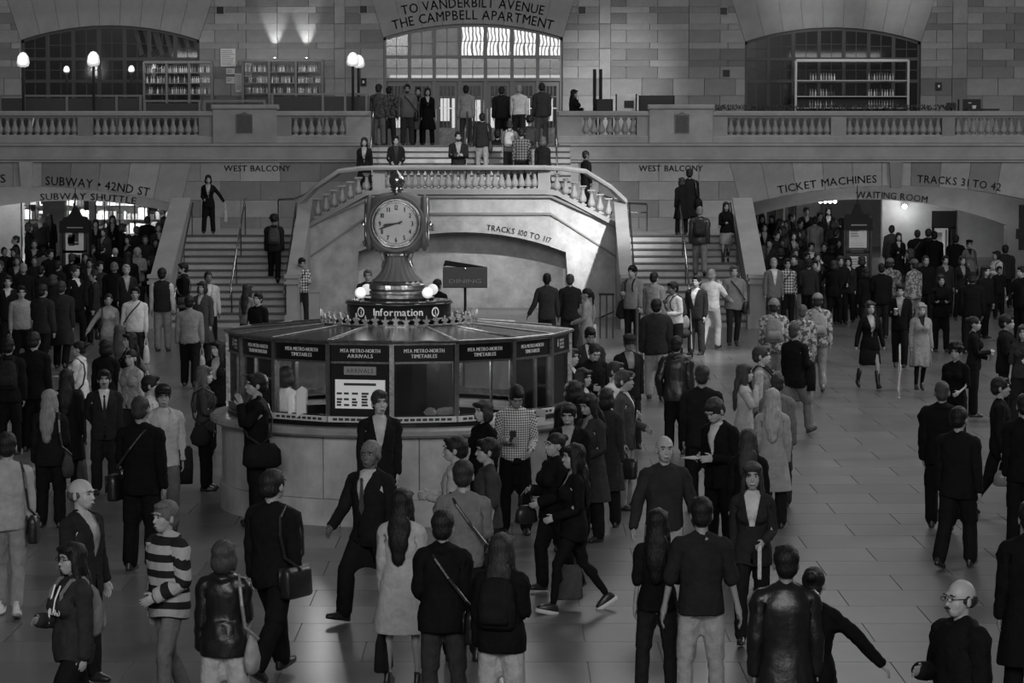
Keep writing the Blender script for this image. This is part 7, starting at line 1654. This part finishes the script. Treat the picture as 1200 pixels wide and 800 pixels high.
# the packed dark crowd: figures the photo hardly tells apart
rc = random.Random(11)
def filler(pts, lab, grp):
    rec = []
    for (x, y) in pts:
        h = rc.uniform(1.64, 1.82); hd = rc.choice((0, 8, -30, 176, 150, -165, 35, 90, -80)); k = rc.choice(('short', 'short', 'bob', 'crop', 'long')); tk = rc.choice((PK, C_, J_, SW)); tv = rc.choice((.011, .014, .02, .035))
        t, _m, _w = P(x, y, h, hd, rc.choice(('s', 'wl', 'wr')), rc.choice(('down', 'bentlow')), 'down', (tk, tv), (T_, .013), (k, rc.choice((.012, .02, .04))), rc.choice((.2, .28, .34)), 'person', group=grp, inner=.2)
        rec.append((y, x, t, '%s figure in %s %s' % ({'short': 'short-haired', 'bob': 'bob-haired', 'crop': 'crop-haired', 'long': 'long-haired'}[k], 'black' if tv < .015 else 'dark grey', {PK: 'jacket', C_: 'coat', J_: 'suit jacket', SW: 'sweater'}[tk])))
    rec.sort(key=lambda r: r[0]); n = len(rec)
    for i, row in enumerate(('back', 'middle', 'front')):
        part = sorted(rec[i*n//3:(i+1)*n//3], key=lambda r: r[1])
        for j, r in enumerate(part): r[2]['label'] = '%s, %s from left, %s row of %s crowd' % (r[3], ordw(j+1), row, lab)
filler([(18, 276), (40, 281), (17, 290), (34, 262), (47, 251), (58, 251), (59, 292), (5, 290), (75, 288), (107, 287), (117, 306), (105, 303), (68, 306), (48, 312), (0, 306), (122, 268), (132, 253), (144, 262), (112, 258), (173, 254), (186, 262), (193, 254), (160, 266), (150, 276), (170, 276), (182, 280), (100, 296), (40, 300), (150, 296), (120, 286), (72, 330), (50, 334), (110, 318), (20, 300), (84, 297), (178, 300)],
       'subway passage', 'packed crowd before the subway passage')
filler([(914, 257), (917, 266), (910, 271), (937, 281), (932, 291), (893, 252), (887, 270), (902, 281), (895, 288), (922, 258), (938, 258), (961, 249), (985, 256), (980, 269), (976, 258), (940, 270), (920, 279), (887, 296), (915, 291), (945, 296), (975, 288), (983, 280), (905, 252), (928, 250), (948, 303), (985, 300), (1015, 314), (1066, 292), (1010, 300), (978, 306), (1155, 312), (1108, 300), (1128, 300), (1085, 300)],
       'ticket passage', 'packed crowd before the ticket passage')
# a few small things
mbx = MB(); 
def on_head(txt): pass
def text_on(parent_M, W_, s, h, c, w, name, par):
    mb = MB(); text_mb(mb, s, h, lambda u, v, ww_, um: tuple(parent_M @ Vector((c[0]+u, c[1]-ww_, c[2]+v))), w, bold=.006); return mb.obj(name, WHITE, par)
text_on(Mh['chest'], Wh, 'ISLAND', .05, (.02, -.185, 1.2), .2, 'lettering', _)
MB().tube([tuple(Mh['chest'] @ Vector(q)) for q in ((-.05, -.13, 1.44), (-.055, -.175, 1.3), (-.06, -.19, 1.12))], .008, 5).obj('drawstring', WHITE, _); MB().tube([tuple(Mh['chest'] @ Vector(q)) for q in ((.04, -.13, 1.44), (.03, -.175, 1.33), (.02, -.19, 1.22))], .008, 5).obj('drawstring', WHITE, _)
t = thing('pushchair', (xat(800, 60.5), 60.5, 0), 'pushchair loaded with bags beside the man in white shirt by the right flight', 'pushchair')
for sx in (-.2, .2):
    MB().tube([(sx, .3, .08), (sx, -.1, .55), (sx, .35, 1.0)], .015, 6).obj('frame_tube', CHROME, t); MB().tube([(sx, -.35, .08), (sx, .05, .6)], .015, 6).obj('frame_tube', CHROME, t)
    for yy in (.3, -.35): torus(.075, .018, 0, seg=16, s2=6).obj('wheel', IRON, t, (sx, yy, .09), math.pi/2)
MB().ell((0, 0, .5), (.19, .22, .12), 12, 8).obj('seat', cloth('cloth', .03), t, smooth=True); MB().ell((0, .12, .72), (.18, .08, .2), 12, 8).obj('hood', cloth('cloth', .16, 'plaid'), t, smooth=True)
print('people', NP[0], 'tris', sum(len(m.polygons) for m in bpy.data.meshes))
